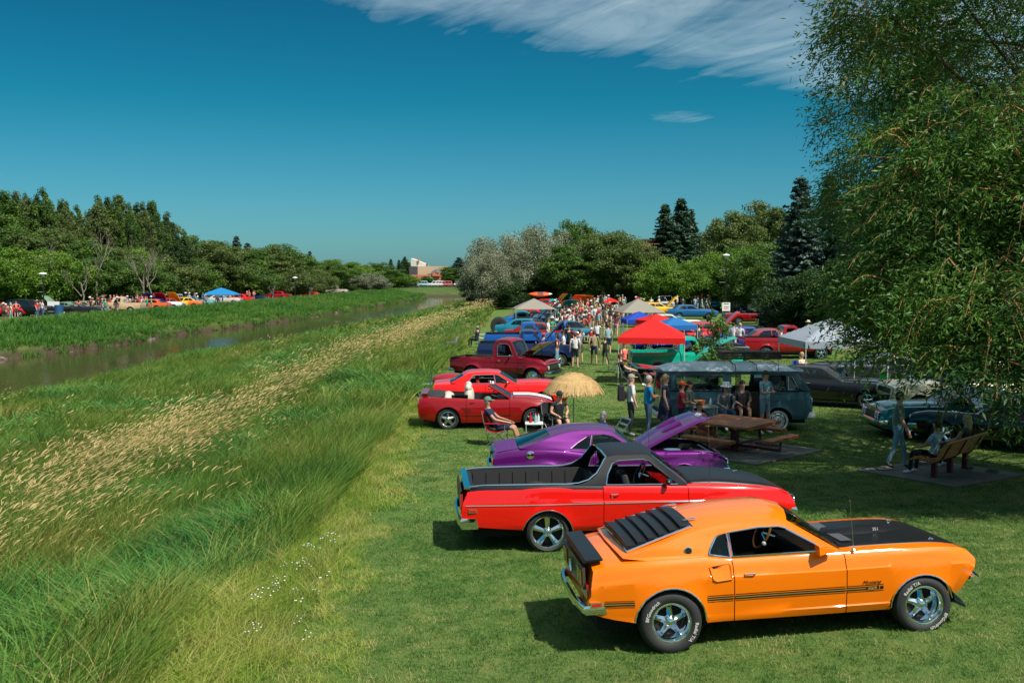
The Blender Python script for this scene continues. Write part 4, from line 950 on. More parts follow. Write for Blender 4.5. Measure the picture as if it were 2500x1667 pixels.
for a, b in ((-1.25, .87), (.89, 2.22), (2.24, 3.2)): decal(sp2, ran, 'side_moulding', mat('moulding_silver', (.7, .62, .62), .3, .6), a, b, lambda x: .785 - .02 * (x + 1.2) / 3, .016, (-1, 1), .008)
q = MB(); y = -(sp2['_ys'](-1.16, .72)); q.box((-1.16, y, .70), (.13, .02, .06), 0); q.box((-1.16, y - .006, .70), (.10, .02, .036), 1); q.build('side_marker', [CHROME, REDL], ran)
antenna(ran, (2.62, -.76, .975), 1.05)
q = MB(); q.ell((2.02, -.60, 1.03), (.03, .003, .03), 0, 12, 6); q.build('sticker', mat('blue_sticker', (.01, .2, .6), .4), ran)
q = MB(); q.tube([(3.22, -.02, 1.045), (3.30, -.0, 1.055), (3.34, .02, 1.045)], .008, 5); q.build('bonnet_ornament', CHROME, ran)
# rag lying in the bed
rg = MB(); rr_ = random.Random(4)
for k in range(9): rg.ell((rr_.uniform(-.16, .16), rr_.uniform(-.08, .08), .05), (rr_.uniform(.06, .12), .07, rr_.uniform(.03, .06)), rr_.choice((0, 1, 2)), 10, 6)
ro = rg.build('beach_towel', [mat('towel_yellow', (.7, .5, .03), .9), mat('towel_green', (.05, .3, .12), .9), mat('towel_blue', (.02, .15, .45), .9)])
ro.matrix_world = Matrix.Translation(ran.location) @ ran.rotation_euler.to_matrix().to_4x4() @ Matrix.Translation((-.62, -.60, .56)) ; ro.scale = (1.2, 1.2, 2.8)
tag(ro, 'crumpled yellow green and blue towel lying in the black load bed', 'towel')
# ---------------- purple coupe with its bonnet up
PUR = paint('purple', (.10, .005, .12), .42, .8, .3)
sp3 = dict(wb=2.79, W=.95, xr=-1.05, xf=3.72, R=(.34, .33), tw=(.25, .22),
    belt=[(-1.05, .92), (-.7, .985), (-.1, 1.03), (.45, 1.0), (.9, .94), (1.5, .93), (2.2, .945), (3.1, .95), (3.5, .91), (3.72, .80)],
    deck=[(-1.05, .99), (-.6, 1.06), (0, 1.10), (1.9, 1.0), (2.5, 1.03), (3.2, 1.0), (3.72, .86)],
    plan=[(-1.05, .90), (-.5, .97), (0, 1), (.8, .97), (2, .97), (2.9, 1.0), (3.4, .96), (3.72, .86)],
    prof=[(0, .88), (.12, .94), (.45, 1.0), (.62, 1.0), (.66, .975), (.85, .965), (.95, .95), (1, .91)],
    cab=(-.35, 1.92), hood=(2.0, 3.55), hood_open=27, door=(.95, 1.95), paint=PUR, hoodpaint=PUR,
    roof=[(-.52, 1.04, 'g', .78), (-.10, 1.17, 'g', .78), (.14, 1.25, 'b'), (.5, 1.335, 'b'), (.9, 1.365, 'b'), (1.2, 1.345, 'b'), (1.42, 1.29, 'w', .93, 'lin'), (1.93, .96, 'w')],
    windows=[[(.50, 1.03), (.66, 1.14), (.84, 1.24), (.95, 1.27), (.88, 1.0)], [(.90, .99), (.975, 1.275), (1.2, 1.29), (1.38, 1.25), (1.83, .975)]],
    yr=.60, crown=.06, wheels='torq', rbump=(.55, .12, .06, CHROME), fbump=(.55, .12, .08, CHROME), lampz=.68, tailz=.78, tailw=.6, nlamp=2, trimmat=mat('purple_trim', (.2, .1, .2), .3, .5),
    glass=glassmat('green_glass', (.35, .5, .45)))
pur = car(sp3, 'coupe_car'); tag(pur, 'metallic purple coupe with its bonnet propped up showing the engine', 'car')
PX, PY, PYAW = .62, 20.55, R(4)
seat_on_ground(pur, PX, PY, PYAW, 2.79)
q = MB(); y = -(sp3['_ys'](-.32, .93) - .01); q.lathe([(.085, y), (.08, y - .02), (.05, y - .03), (.001, y - .035)], (-.32, 0, .925), 'Y', 18); o = q.build('fuel_cap', CHROME, pur)
hood3 = [c for c in pur.children if c.name.startswith('hood') and 'prop' not in c.name][0]
flat_text('HEMI', .15, 'lettering', WHITEP, hood3, Matrix.Translation((3.38, -.25, 1.0)) @ Matrix.Rotation(R(6), 4, 'Y') @ Matrix.Rotation(R(-90), 4, 'Z'))
for sg in (-1, 1):
    q = MB()
    q.add([(2.55, sg * .28 - .07, 1.03), (2.98, sg * .28 - .06, 1.02), (2.98, sg * .28 + .06, 1.02), (2.55, sg * .28 + .07, 1.03), (2.62, sg * .28 - .05, 1.06), (2.98, sg * .28 - .045, 1.075), (2.98, sg * .28 + .045, 1.075), (2.62, sg * .28 + .05, 1.06)],
          [(0, 1, 5, 4), (1, 2, 6, 5), (2, 3, 7, 6), (3, 0, 4, 7), (4, 5, 6, 7)]); q.build('hood_scoop', PUR, hood3)
antenna(pur, (2.10, -.78, .97), .95)
top_decal(sp3, pur, 'boot_stripe', mat('satin_purple', (.09, .01, .13), .45), -.98, -.55, -.72, .72)
# ---------------- red convertible with white stripes
REDC = paint('crimson', (.27, .003, .005), .3)
sp4 = dict(wb=2.573, W=.91, xr=-.90, xf=3.42, R=(.33, .33), tw=(.24, .24), rim=(.22, .22), arch=(.38, .38),
    belt=[(-.9, .93), (-.5, .97), (.3, .95), (1.2, .90), (2.0, .90), (2.8, .82), (3.2, .72), (3.42, .60)],
    deck=[(-.9, .98), (-.5, 1.03), (1.9, .98), (2.4, .98), (3.0, .88), (3.42, .66)],
    plan=[(-.9, .86), (-.5, .97), (0, 1), (2.57, 1), (3.1, .92), (3.42, .74)], sill=[(-.9, .32), (.4, .22), (2.2, .22), (3.42, .2)],
    prof=[(0, .93), (.2, .97), (.5, 1.0), (.7, .99), (.9, .95), (1, .90)], rake_f=[(0, -.05), (.5, .05), (1, -.15)],
    cab=(-.35, 1.80), hood=(1.95, 3.2), door=(.55, 1.85), paint=REDC, wheels='star', rimmat=ALLOY, seatmat=mat('cream_leather', (.5, .46, .38), .6), headrest=True, mirror=False, lampz=.55, grilleh=.08, tailz=.72, tailw=.4, rearseat=False, seatdx=.15, handlemat=REDC)
cvt = car(sp4, 'convertible_car'); tag(cvt, 'open red convertible with white twin stripes, cream seats and folded black top', 'car')
c_ = spot(1092, 1049); seat_on_ground(cvt, c_.x, c_.y + .87, R(1.5), 2.573)
WS = mat('white_stripe', (.8, .8, .78), .4)
for y0 in (-.30, .04):
    top_decal(sp4, cvt, 'hood_stripe', WS, 1.98, 3.16, y0, y0 + .24, off=.012); top_decal(sp4, cvt, 'boot_stripe', WS, -.86, -.5, y0, y0 + .24)
def screen(root, xt, zt, yt, xb, zb, yb, m, wm=GLASS):
    n = 7; T = [(xt + .10 * (1 - (2 * i / n - 1)**2), yt * (2 * i / n - 1), zt + .03 * (1 - (2 * i / n - 1)**2)) for i in range(n + 1)]
    B = [(xb + .14 * (1 - (2 * i / n - 1)**2), yb * (2 * i / n - 1), zb + .02) for i in range(n + 1)]
    q = MB(); q.v = T + B; q.f = [(i, i + 1, n + 2 + i, n + 1 + i) for i in range(n)]; q.m = [0] * n; q.build('windscreen', wm, root, 60)
    q = MB(); q.tube([B[0]] + T + [B[-1]], .028, 8); q.build('screen_frame', m, root)
screen(cvt, 1.22, 1.30, .60, 1.85, .92, .76, REDC, DGLASS)
q = MB()
for y0 in (-.30, .04): q.box((1.33, y0 + .12, 1.335), (.12, .24, .012), 0, ry=.2)
q.build('stripe', WS, cvt)
q = MB(); q.ell((-.40, 0, .97), (.38, .76, .12), 0, 20, 8); q.build('folded_top', mat('black_canvas', (.02, .02, .022), .85), cvt)
q = MB(); q.box((-.72, 0, 1.07), (.2, 1.3, .03)); q.box((-.72, -.6, 1.03), (.12, .04, .08)); q.box((-.72, .6, 1.03), (.12, .04, .08)); q.build('rear_spoiler', REDC, cvt)
q = MB(); q.box((.35, -.62, .94), (.5, .02, .18)); q.build('quarter_window', DGLASS, cvt)
for c in [c for c in cvt.children if c.name.startswith('seat')]: bpy.data.objects.remove(c)
CRM = mat('cream_leather', (0, 0, 0))
for sg in (-1, 1):
    q = MB(); q.box((.95, sg * .37, .55), (.52, .52, .2), tp=.9); q.ell((.62, sg * .37, .86), (.16, .27, .34), 0, 14, 10); q.ell((.60, sg * .37, 1.20), (.11, .15, .13), 0, 12, 8); q.build('seat', CRM, cvt)
q = MB(); q.ell((-.02, 0, .84), (.22, .62, .22), 0, 16, 8); q.build('rear_seat', CRM, cvt)
decal(sp4, cvt, 'side_scoop', REDC, .42, 1.9, lambda x: .48, .03, (-1,), .02)
q = MB(); y = -(sp4['_ys'](.45, .55)); q.add([(.42, y - .004, .66), (.70, y - .004, .63), (.62, y - .004, .45)], [(0, 1, 2)]); q.build('scoop_mouth', mat('dark_red', (.12, .003, .003), .4), cvt, None)
# ---------------- red hardtop beyond it
sp5 = dict(wb=2.74, W=.89, xr=-.95, xf=3.6, R=(.32, .32), tw=(.21, .21),
    belt=[(-.95, .93), (-.5, .95), (0, .97), (.6, .93), (1.8, .93), (2.6, .93), (3.3, .88), (3.6, .80)], deck=[(-.95, .98), (-.4, 1.02), (1.8, .99), (2.5, 1.02), (3.3, .96), (3.6, .86)],
    plan=[(-.95, .92), (0, 1), (3.0, .98), (3.6, .88)], cab=(-.3, 1.85), hood=(1.9, 3.5), door=(.8, 1.9), paint=RED,
    roof=[(-.35, 1.0, 'g'), (.08, 1.22, 'b'), (.3, 1.30, 'b'), (.8, 1.335, 'b'), (1.15, 1.31, 'b'), (1.28, 1.27, 'w', .93, 'lin'), (1.85, .94, 'w')],
    windows=[[(.22, .98), (.40, 1.24), (1.08, 1.255), (1.12, .975)], [(1.15, .975), (1.11, 1.255), (1.24, 1.235), (1.66, .975)]], openwin=1, yr=.60, trimmat=CHROME, wheels='torq', rbump=(.5, .1, .05, CHROME), fbump=(.5, .1, .05, CHROME), seatmat=mat('red_vinyl', (.3, .01, .01), .5))
cp5 = car(sp5, 'hardtop_car'); tag(cp5, 'bright red two door hardtop parked just behind the red convertible', 'car')
seat_on_ground(cp5, -1.72, 34.0, R(2), 2.74)
# ---------------- camper van
VB = mat('van_blue', (.045, .13, .17), .45, 0, .4); VR = mat('van_roof', (.42, .48, .50), .45, 0, .3)
sp6 = dict(wb=2.40, W=.86, xr=-1.0, xf=1.0 + 2.42, R=(.33, .33), tw=(.17, .17), rim=(.20, .20), arch=(.40, .40),
    belt=[(-1.0, 1.16), (3.42, 1.16)], deck=[(-1.0, 1.2), (3.42, 1.2)], plan=[(-1.0, .86), (-.7, .97), (0, 1), (2.6, 1), (3.1, .95), (3.42, .80)], sill=[(-1.0, .36), (3.42, .36)],
    prof=[(0, .95), (.15, 1.0), (.5, 1.0), (.8, .995), (.83, .975), (1, .965)], rake_f=[(0, -.06), (.4, .02), (1, -.06)], rake_r=[(0, .05), (1, .05)],
    cab=(-.9, 3.3), door=(1.02, 2.02), door_off=True, paint=VB, roofpaint=VB, trim=mat('van_trim', (.05, .025, .015), .7), floor=.5,
    roof=[(-.96, 1.17, 'g', .74), (-.86, 1.68, 'b'), (-.80, 1.74, 'b'), (2.85, 1.74, 'b'), (2.93, 1.70, 'w', .93, 'lin'), (3.36, 1.17, 'w')],
    windows=[[(-.55, 1.22), (-.55, 1.62), (.80, 1.62), (.80, 1.22)], [(1.04, 1.162), (1.04, 1.66), (2.0, 1.66), (2.0, 1.162)], [(2.12, 1.22), (2.12, 1.62), (2.62, 1.62), (2.62, 1.22)], [(2.66, 1.22), (2.66, 1.62), (2.84, 1.62), (3.02, 1.22)]],
    openwin=2, yr=.755, crown=.04, bow_f=.12, wheels='steel', whitewall=True, rimmat=CHROME, rbump=(.48, .16, .08, WHITEP), fbump=(.48, .17, .12, WHITEP), wrap=.3, lampz=.86, grilleh=.02, tailz=.85, tailw=.14, tailh=.3, mirror=True, mirmat=BLACKP, rearseat=False)
van = car(sp6, 'camper_van'); tag(van, 'old dark blue camper van with a pale grey roof and its side door open', 'van')
v_ = spot(1688, 1050); VX, VY, VYAW = 5.38, 29.15 + .86, R(1.5)
seat_on_ground(van, VX, VY, VYAW, 2.4); van.scale = (1.03, 1.03, 1.03); bpy.context.view_layer.update()
q = MB(); V = []; xs_ = np.linspace(-1, 1, 15); 
RX0, RX1 = -.93, 3.0
def rfz(u, s):   # roof cap
    return 1.755 + .20 * (1 - abs(s)**3) * (1 - abs(2 * u - 1)**7)
for i in range(21):
    u = i / 20; x = RX0 + (RX1 - RX0) * u; w = .79 - .10 * abs(2 * u - 1)**8
    for s in np.linspace(-1, 1, 13): q.v.append((x, s * w, rfz(u, s)))
for i in range(20):
    for j in range(12): q.f.append((i * 13 + j, (i + 1) * 13 + j, (i + 1) * 13 + j + 1, i * 13 + j + 1)); q.m.append(0)
q.build('roof_cap', VR, van, 50)
q = MB()
for sg in (-1, 1): q.tube([(-.93, sg * .80, 1.745), (2.98, sg * .80, 1.745)], .018, 6)
q.build('rain_gutter', VB, van)
for k in range(7): q = MB(); q.box((-.78, -.835, 1.30 + k * .042), (.16, .012, .018), rx=.1); q.build('air_louvre', BLACKP, van)
for (x0, x1) in ((-.55, .80), (2.12, 2.62)):
    q = MB(); y = -.842 ; q.tube([(x0, y + .025, 1.21), (x0, y + .07, 1.63), (x1, y + .07, 1.63), (x1, y + .025, 1.21), (x0, y + .025, 1.21), (x0, y + .03, 1.3)], .014, 6, caps=False); q.build('window_rubber', BLACKP, van)
q = MB(); q.tube([(2.68, -.815, 1.225), (2.68, -.77, 1.60), (2.80, -.77, 1.60), (3.00, -.80, 1.225), (2.68, -.815, 1.225)], .009, 6); q.build('quarterlight_frame', WHITEP, van)
# roof bars and timber box
for k in range(3): q = MB(); x = 1.15 + k * .62; q.tube([(x, -.80, 1.77), (x, -.74, 1.93), (x, .2, 2.0), (x, .78, 1.93)], .012, 6); q.build('roof_bar', BLACKP, van)
rb = empty('roof_box'); tag(rb, 'weathered brown timber box lying on the roof of the camper van', 'box')
WD = mat('old_timber', (.09, .05, .03), .8, col2=(.04, .025, .018), vscale=9)
for k in range(3): q = MB(); q.box((0, -.3, -.06 + k * .07), (1.75, .03, .062)); q.build('plank', WD, rb)
for k in range(5): q = MB(); q.box((0, -.22 + k * .13, .115), (1.75, .12, .025)); q.build('plank', WD, rb)
for sg in (-1, 1): q = MB(); q.box((sg * .865, .03, 0), (.025, .6, .2)); q.build('plank', WD, rb)
vm = Matrix.Translation(van.location) @ van.rotation_euler.to_matrix().to_4x4() @ Matrix.Scale(1.03, 4)
rb.matrix_world = vm @ Matrix.Translation((1.85, .38, 2.11))
# raised tailgate
q = MB(); q.box((-1.32, 0, 1.80), (.80, 1.36, .035), 0, ry=.12); tg = q.build('tailgate', VB, van); q = MB(); q.box((-1.42, 0, 1.828), (.42, .95, .01), 0, ry=.12); q.build('tailgate_glass', DGLASS, van)
for sg in (-1, 1): MB().tube([(-1.0, sg * .6, 1.45), (-1.45, sg * .6, 1.80)], .01, 5).build('gas_strut', BLACKP, van)
# inside of the open side
q = MB(); 
for k in range(5): q.box((1.16 + k * .035, -.80, 1.30), (.02, .03, .75))
q.build('curtain', mat('curtain_brown', (.08, .045, .03), .9), van)
q = MB(); q.box((1.5, .2, .72), (.9, .9, .42)); q.build('bench', mat('dark_seat', (.03, .012, .01), .8), van)
# ================================================================ pickups, saloons, wagons for the rest of the show
PB = paint('base', (.5, .02, .02), .3)
def pk(**k):
    d = dict(wb=2.95, W=.97, xr=-1.15, xf=3.75, R=(.35, .35), tw=(.21, .21), belt=[(-1.15, 1.16), (1, 1.16), (2.1, 1.14), (3.2, 1.12), (3.75, 1.02)], deck=[(-1.15, 1.18), (1.9, 1.2), (3.3, 1.18), (3.75, 1.08)],
        plan=[(-1.15, .96), (0, 1), (3.1, 1), (3.75, .92)], sill=[(-1.15, .5), (.5, .42), (3.75, .5)], prof=[(0, .93), (.2, .98), (.5, 1.0), (.56, .97), (.8, .965), (1, .92)],
        cab=(.92, 2.05), bed=(-1.08, .86), hood=(2.1, 3.65), door=(1.05, 2.1), paint=PB,
        roof=[(.93, 1.15, 'g', .7), (.96, 1.5, 'b'), (1.02, 1.72, 'b'), (1.2, 1.78, 'b'), (1.55, 1.78, 'b'), (1.72, 1.70, 'w', .93, 'lin'), (2.05, 1.15, 'w')],
        windows=[[(1.12, 1.18), (1.12, 1.62), (1.2, 1.68), (1.55, 1.68), (1.64, 1.62), (1.93, 1.18)]], openwin=1, yr=.68, crown=.06, wheels='cap', arch=(.42, .42), rbump=(.5, .13, .08, CHROME), fbump=(.5, .16, .1, CHROME), lampz=.88, grilleh=.26, tailz=.85, tailw=.1, tailh=.25, rearseat=False, bow_f=.1)
    d.update(k); return d
def sal(**k):
    d = dict(wb=2.9, W=.95, xr=-1.15, xf=3.8, R=(.335, .335), tw=(.21, .21), belt=[(-1.15, .93), (-.5, .97), (.2, .97), (1.9, .95), (3.2, .93), (3.8, .82)], deck=[(-1.15, .98), (-.5, 1.03), (2, 1.02), (3.2, 1.0), (3.8, .88)],
        plan=[(-1.15, .92), (-.5, .98), (0, 1), (3.1, .99), (3.8, .88)], cab=(-.35, 2.0), hood=(2.08, 3.65), door=(.75, 2.0), paint=PB,
        roof=[(-.5, 1.0, 'g', .85), (-.05, 1.25, 'b'), (.25, 1.36, 'b'), (.8, 1.39, 'b'), (1.25, 1.37, 'b'), (1.42, 1.32, 'w', .93, 'lin'), (2.0, .97, 'w')],
        windows=[[(-.05, 1.0), (.12, 1.2), (.3, 1.29), (.72, 1.31), (.72, 1.0)], [(.78, 1.0), (.78, 1.31), (1.25, 1.31), (1.36, 1.27), (1.84, 1.0)]], yr=.62, wheels='torq', rbump=(.5, .13, .07, CHROME), fbump=(.5, .13, .07, CHROME), nlamp=2, lampz=.68, mirror=False)
    d.update(k); return d
def wag(**k):
    d = sal(xr=-1.05, xf=3.6, W=.98, R=(.37, .37), wb=2.8, belt=[(-1.05, 1.1), (3.1, 1.1), (3.6, .98)], deck=[(-1.05, 1.12), (2, 1.16), (3.1, 1.14), (3.6, 1.02)], cab=(-.95, 1.95), hood=(2.0, 3.5), sill=[(-1.05, .45), (3.6, .45)],
        roof=[(-1.0, 1.12, 'g', .8), (-.88, 1.6, 'b'), (-.7, 1.72, 'b'), (.5, 1.76, 'b'), (1.35, 1.73, 'b'), (1.5, 1.67, 'w', .93, 'lin'), (1.98, 1.12, 'w')],
        windows=[[(-.8, 1.16), (-.72, 1.58), (.0, 1.62), (.0, 1.16)], [(.06, 1.16), (.06, 1.62), (.8, 1.64), (.8, 1.16)], [(.86, 1.16), (.86, 1.64), (1.4, 1.62), (1.82, 1.16)]], yr=.7, fbump=(.55, .15, .1, CHROME), rbump=(.55, .15, .1, CHROME), lampz=.85, nlamp=1, tailz=.9, tailw=.15, tailh=.25)
    d.update(k); return d
TEALP = paint('turquoise', (.004, .36, .24), .3)
t1 = pk(paint=TEALP, hoodpaint=TEALP, hood_open=27); tp = car(t1, 'pickup_truck'); bed_liner(t1, tp, .62, TEALP, .1, False)
tag(tp, 'turquoise pickup truck with its bonnet up, half hidden by the young tree', 'pickup truck'); seat_on_ground(tp, 6.45, 44.6, R(1), 2.95)
DRED = paint('dark_red', (.24, .004, .008), .25)
t2 = pk(paint=DRED, hoodpaint=DRED, wheels='torq', arch_trim=DRED); dp = car(t2, 'pickup_truck'); bed_liner(t2, dp, .62, BLACKP, .1, False)
tag(dp, 'dark red pickup truck standing behind the pale grey canopy on the right', 'pickup truck'); seat_on_ground(dp, 13.6, 54.0, R(0), 2.95)
# 1950s maroon truck, bonnet hinged up
MAR = paint('maroon', (.20, .003, .010), .22)
t3 = pk(paint=MAR, hoodpaint=MAR, W=.93, wb=2.8, belt=[(-1.15, 1.05), (.9, 1.08), (2.0, 1.12), (3.0, 1.08), (3.4, .92)], deck=[(-1.15, 1.05), (1.9, 1.25), (3.0, 1.2), (3.4, 1.0)], xf=3.4, hood=(2.1, 3.3), hood_open=36, flare=.05,
    plan=[(-1.15, .80), (-.5, .93), (0, .98), (.5, .93), (1.2, .86), (2, .9), (2.6, 1.0), (3.0, 1), (3.4, .85)],
    roof=[(.90, 1.1, 'g', .7), (.92, 1.5, 'b'), (1.0, 1.75, 'b'), (1.2, 1.84, 'b'), (1.55, 1.84, 'b'), (1.75, 1.74, 'w', .93, 'lin'), (2.05, 1.18, 'w')], windows=[[(1.12, 1.16), (1.12, 1.6), (1.2, 1.68), (1.55, 1.68), (1.66, 1.6), (1.86, 1.18)]], crown=.1,
    grillebars=True, lampz=.74, fbump=(.48, .22, .16, mat('chrome_grille', (.7, .72, .75), .12, 1.)), trimmat=CHROME, mirror=True)
mt = car(t3, 'vintage_pickup'); bed_liner(t3, mt, .6, WD, .12, False)
tag(mt, 'maroon vintage pickup truck with raised bonnet and a large chrome front', 'pickup truck'); mp = spot(1150, 905)
seat_on_ground(mt, -1.35, 43.2, R(-24), 2.8)
# prototypes for the many cars farther off: low detail, recoloured copies
proto = {}
def P_(k, spec, nm, bedm=None):
    o = car(spec, nm, False)
    if bedm: bed_liner(spec, o, .62, bedm, .1, False)
    proto[k] = o
P_('sal', sal(), 'parked_car'); P_('salo', sal(hood_open=48), 'parked_car')
P_('pick', pk(), 'pickup_truck', BLACKP); P_('picko', pk(hood_open=50), 'pickup_truck', BLACKP)
P_('wag', wag(), 'station_wagon')
fb = sal(roof=[(-.95, .99, 'b', .7), (-.6, 1.08, 'g', .75), (.0, 1.25, 'b'), (.4, 1.34, 'b'), (.9, 1.34, 'b'), (1.3, 1.27, 'w', .93, 'lin'), (1.95, .97, 'w')], windows=[[(.2, 1.02), (.35, 1.2), (.6, 1.25), (.6, 1.0)], [(.65, 1.0), (.65, 1.26), (1.15, 1.26), (1.72, 1.0)]])
P_('fast', fb, 'sports_car'); P_('fasto', dict(fb, hood_open=45), 'sports_car')
cv = sal(roof=None, windows=[]); P_('conv', cv, 'convertible_car'); screen(proto['conv'], 1.35, 1.3, .6, 1.95, .95, .76, CHROME, DGLASS)
_placed = set()
CARS = []
def put(k, x, y, yaw, col, label, group, cat='car', rough=.3):
    nm = 'c%02d%02d%02d' % tuple(int(max(0, min(.99, c)) * 100) for c in col)
    sw = {'paint_base': paint(nm, col, rough)}
    if k in _placed: o = copy_tree(proto[k], None, sw)
    else:
        o = proto[k]; _placed.add(k)
        for c in o.children_recursive:
            if c.type == 'MESH':
                for s_ in c.material_slots:
                    if s_.material and s_.material.name in sw: s_.link = 'OBJECT'; s_.material = sw['paint_base']
    seat_on_ground(o, x, y, yaw, 2.9); tag(o, label, cat, group); CARS.append((x, y)); return o
# ================================================================ people
SKINS = [mat('skin_light', (.55, .30, .20), .55), mat('skin_tan', (.42, .20, .12), .55), mat('skin_brown', (.24, .11, .065), .55)]
HAIRS = [mat('hair_dark', (.02, .012, .008), .7), mat('hair_brown', (.08, .035, .015), .7), mat('hair_blond', (.42, .28, .12), .65), mat('hair_grey', (.3, .29, .27), .7)]
def cloth(n, c): return mat('cloth_' + n, c, .9, bump=.25, bscale=25, var=.18, vscale=7)
CL = {n: cloth(n, c) for n, c in dict(white=(.72, .72, .72), black=(.015, .015, .017), navy=(.012, .02, .06), blue=(.02, .13, .50), sky=(.01, .30, .60), lightblue=(.28, .46, .55), grey=(.2, .21, .22), red=(.55, .02, .02), crimson=(.40, .01, .04),
    green=(.01, .32, .10), khaki=(.35, .28, .18), jeans=(.05, .12, .22), lightjeans=(.20, .34, .42), coral=(.75, .16, .10), teal=(.03, .2, .24), cream=(.6, .52, .38), sage=(.14, .20, .15), orange=(.8, .12, .01), pink=(.6, .3, .35), maroon=(.16, .03, .03), charcoal=(.05, .055, .06), denimshort=(.22, .30, .36)).items()}
SHOE = mat('shoe_white', (.65, .65, .65), .6); SHOED = mat('shoe_dark', (.03, .02, .015), .6)
def V3(*a): return Vector(a)
def pose(kind, s=0):
    """joints, metres, person faces +x, left is +y"""
    r = random.Random(s); J = {}
    if kind in ('stand', 'fold', 'hips', 'walk', 'phone', 'carry'):
        J['pel'] = V3(0, 0, .95); J['wai'] = V3(.0, 0, 1.10); J['che'] = V3(.015, 0, 1.32); J['nck'] = V3(0, 0, 1.50); J['hd1'] = V3(.02, 0, 1.60); J['hd2'] = V3(.02, 0, 1.70)
        st = .17 if kind == 'walk' else .03
        for sg, n in ((-1, 'r'), (1, 'l')):
            k = sg * st
            J['hip' + n] = V3(0, sg * .10, .90); J['kne' + n] = V3(.02 + k * .6, sg * .115, .49); J['ank' + n] = V3(k * 1.2 - .03, sg * .13, .08 + (.05 if kind == 'walk' and sg < 0 else 0)); J['toe' + n] = J['ank' + n] + V3(.16, sg * .02, -.045)
            J['sho' + n] = V3(0, sg * .19, 1.43)
            if kind == 'fold': J['elb' + n] = V3(.08, sg * .25, 1.17); J['wri' + n] = V3(.26, sg * .02, 1.18); J['han' + n] = V3(.26, -sg * .07, 1.20)
            elif kind == 'hips': J['elb' + n] = V3(-.06, sg * .40, 1.20); J['wri' + n] = V3(.03, sg * .20, 1.04); J['han' + n] = V3(.06, sg * .14, 1.0)
            elif kind == 'phone' or kind == 'carry': J['elb' + n] = V3(.02, sg * .26, 1.16); J['wri' + n] = V3(.24, sg * .12, 1.24 if kind == 'phone' else 1.1); J['han' + n] = J['wri' + n] + V3(.08, -sg * .03, .02)
            else: J['elb' + n] = V3(-.02 - k * .5, sg * .25, 1.15); J['wri' + n] = V3(.06 - k * .9, sg * .26, .90); J['han' + n] = J['wri' + n] + V3(.02, 0, -.09)
    else:   # seated; lean back for 'recline'
        lean = {'sit': -.06, 'recline': -.25, 'hunch': .12}[kind]
        J['pel'] = V3(0, 0, .50); J['wai'] = V3(lean * .3, 0, .66); J['che'] = V3(lean * .8, 0, .88); J['nck'] = V3(lean * 1.1, 0, 1.06); h = V3(lean * 1.15 + .03, 0, 1.16); J['hd1'] = h; J['hd2'] = h + V3(.0, 0, .10)
        for sg, n in ((-1, 'r'), (1, 'l')):
            J['hip' + n] = V3(.04, sg * .10, .49); J['kne' + n] = V3(.46, sg * .13, .53); J['ank' + n] = V3(.50 if kind != 'recline' else .62, sg * .13, .08); J['toe' + n] = J['ank' + n] + V3(.16, sg * .02, -.04)
            J['sho' + n] = J['nck'] + V3(0, sg * .19, -.07); e = V3(lean * .5 + .10, sg * .26, .74); J['elb' + n] = e
            J['wri' + n] = V3(.32, sg * .14, .66); J['han' + n] = V3(.41, sg * .11, .64)
    return J
BON = [('pel', 'wai', 't'), ('wai', 'che', 't'), ('che', 'nck', 't'), ('nck', 'hd1', 'n'), ('hd1', 'hd2', 'h')]
for n_ in 'lr': BON += [('pel', 'hip' + n_, 'p'), ('hip' + n_, 'kne' + n_, 'th'), ('kne' + n_, 'ank' + n_, 'ca'), ('ank' + n_, 'toe' + n_, 'sh'), ('che', 'sho' + n_, 't'), ('sho' + n_, 'elb' + n_, 'ua'), ('elb' + n_, 'wri' + n_, 'fa'), ('wri' + n_, 'han' + n_, 'ha')]
def RAD(fem): 
    d = dict(pel=(.15, .115), wai=(.135, .10), che=(.155, .11), nck=(.055, .055), hd1=(.078, .09), hd2=(.075, .092), hip=(.092, .092), kne=(.058, .058), ank=(.042, .042), toe=(.04, .032), sho=(.058, .058), elb=(.043, .043), wri=(.03, .026), han=(.036, .02))
    if fem: d['wai'] = (.105, .09); d['sho'] = (.045, .045); d['che'] = (.135, .105); d['pel'] = (.155, .12)
    return d
_pm = {}
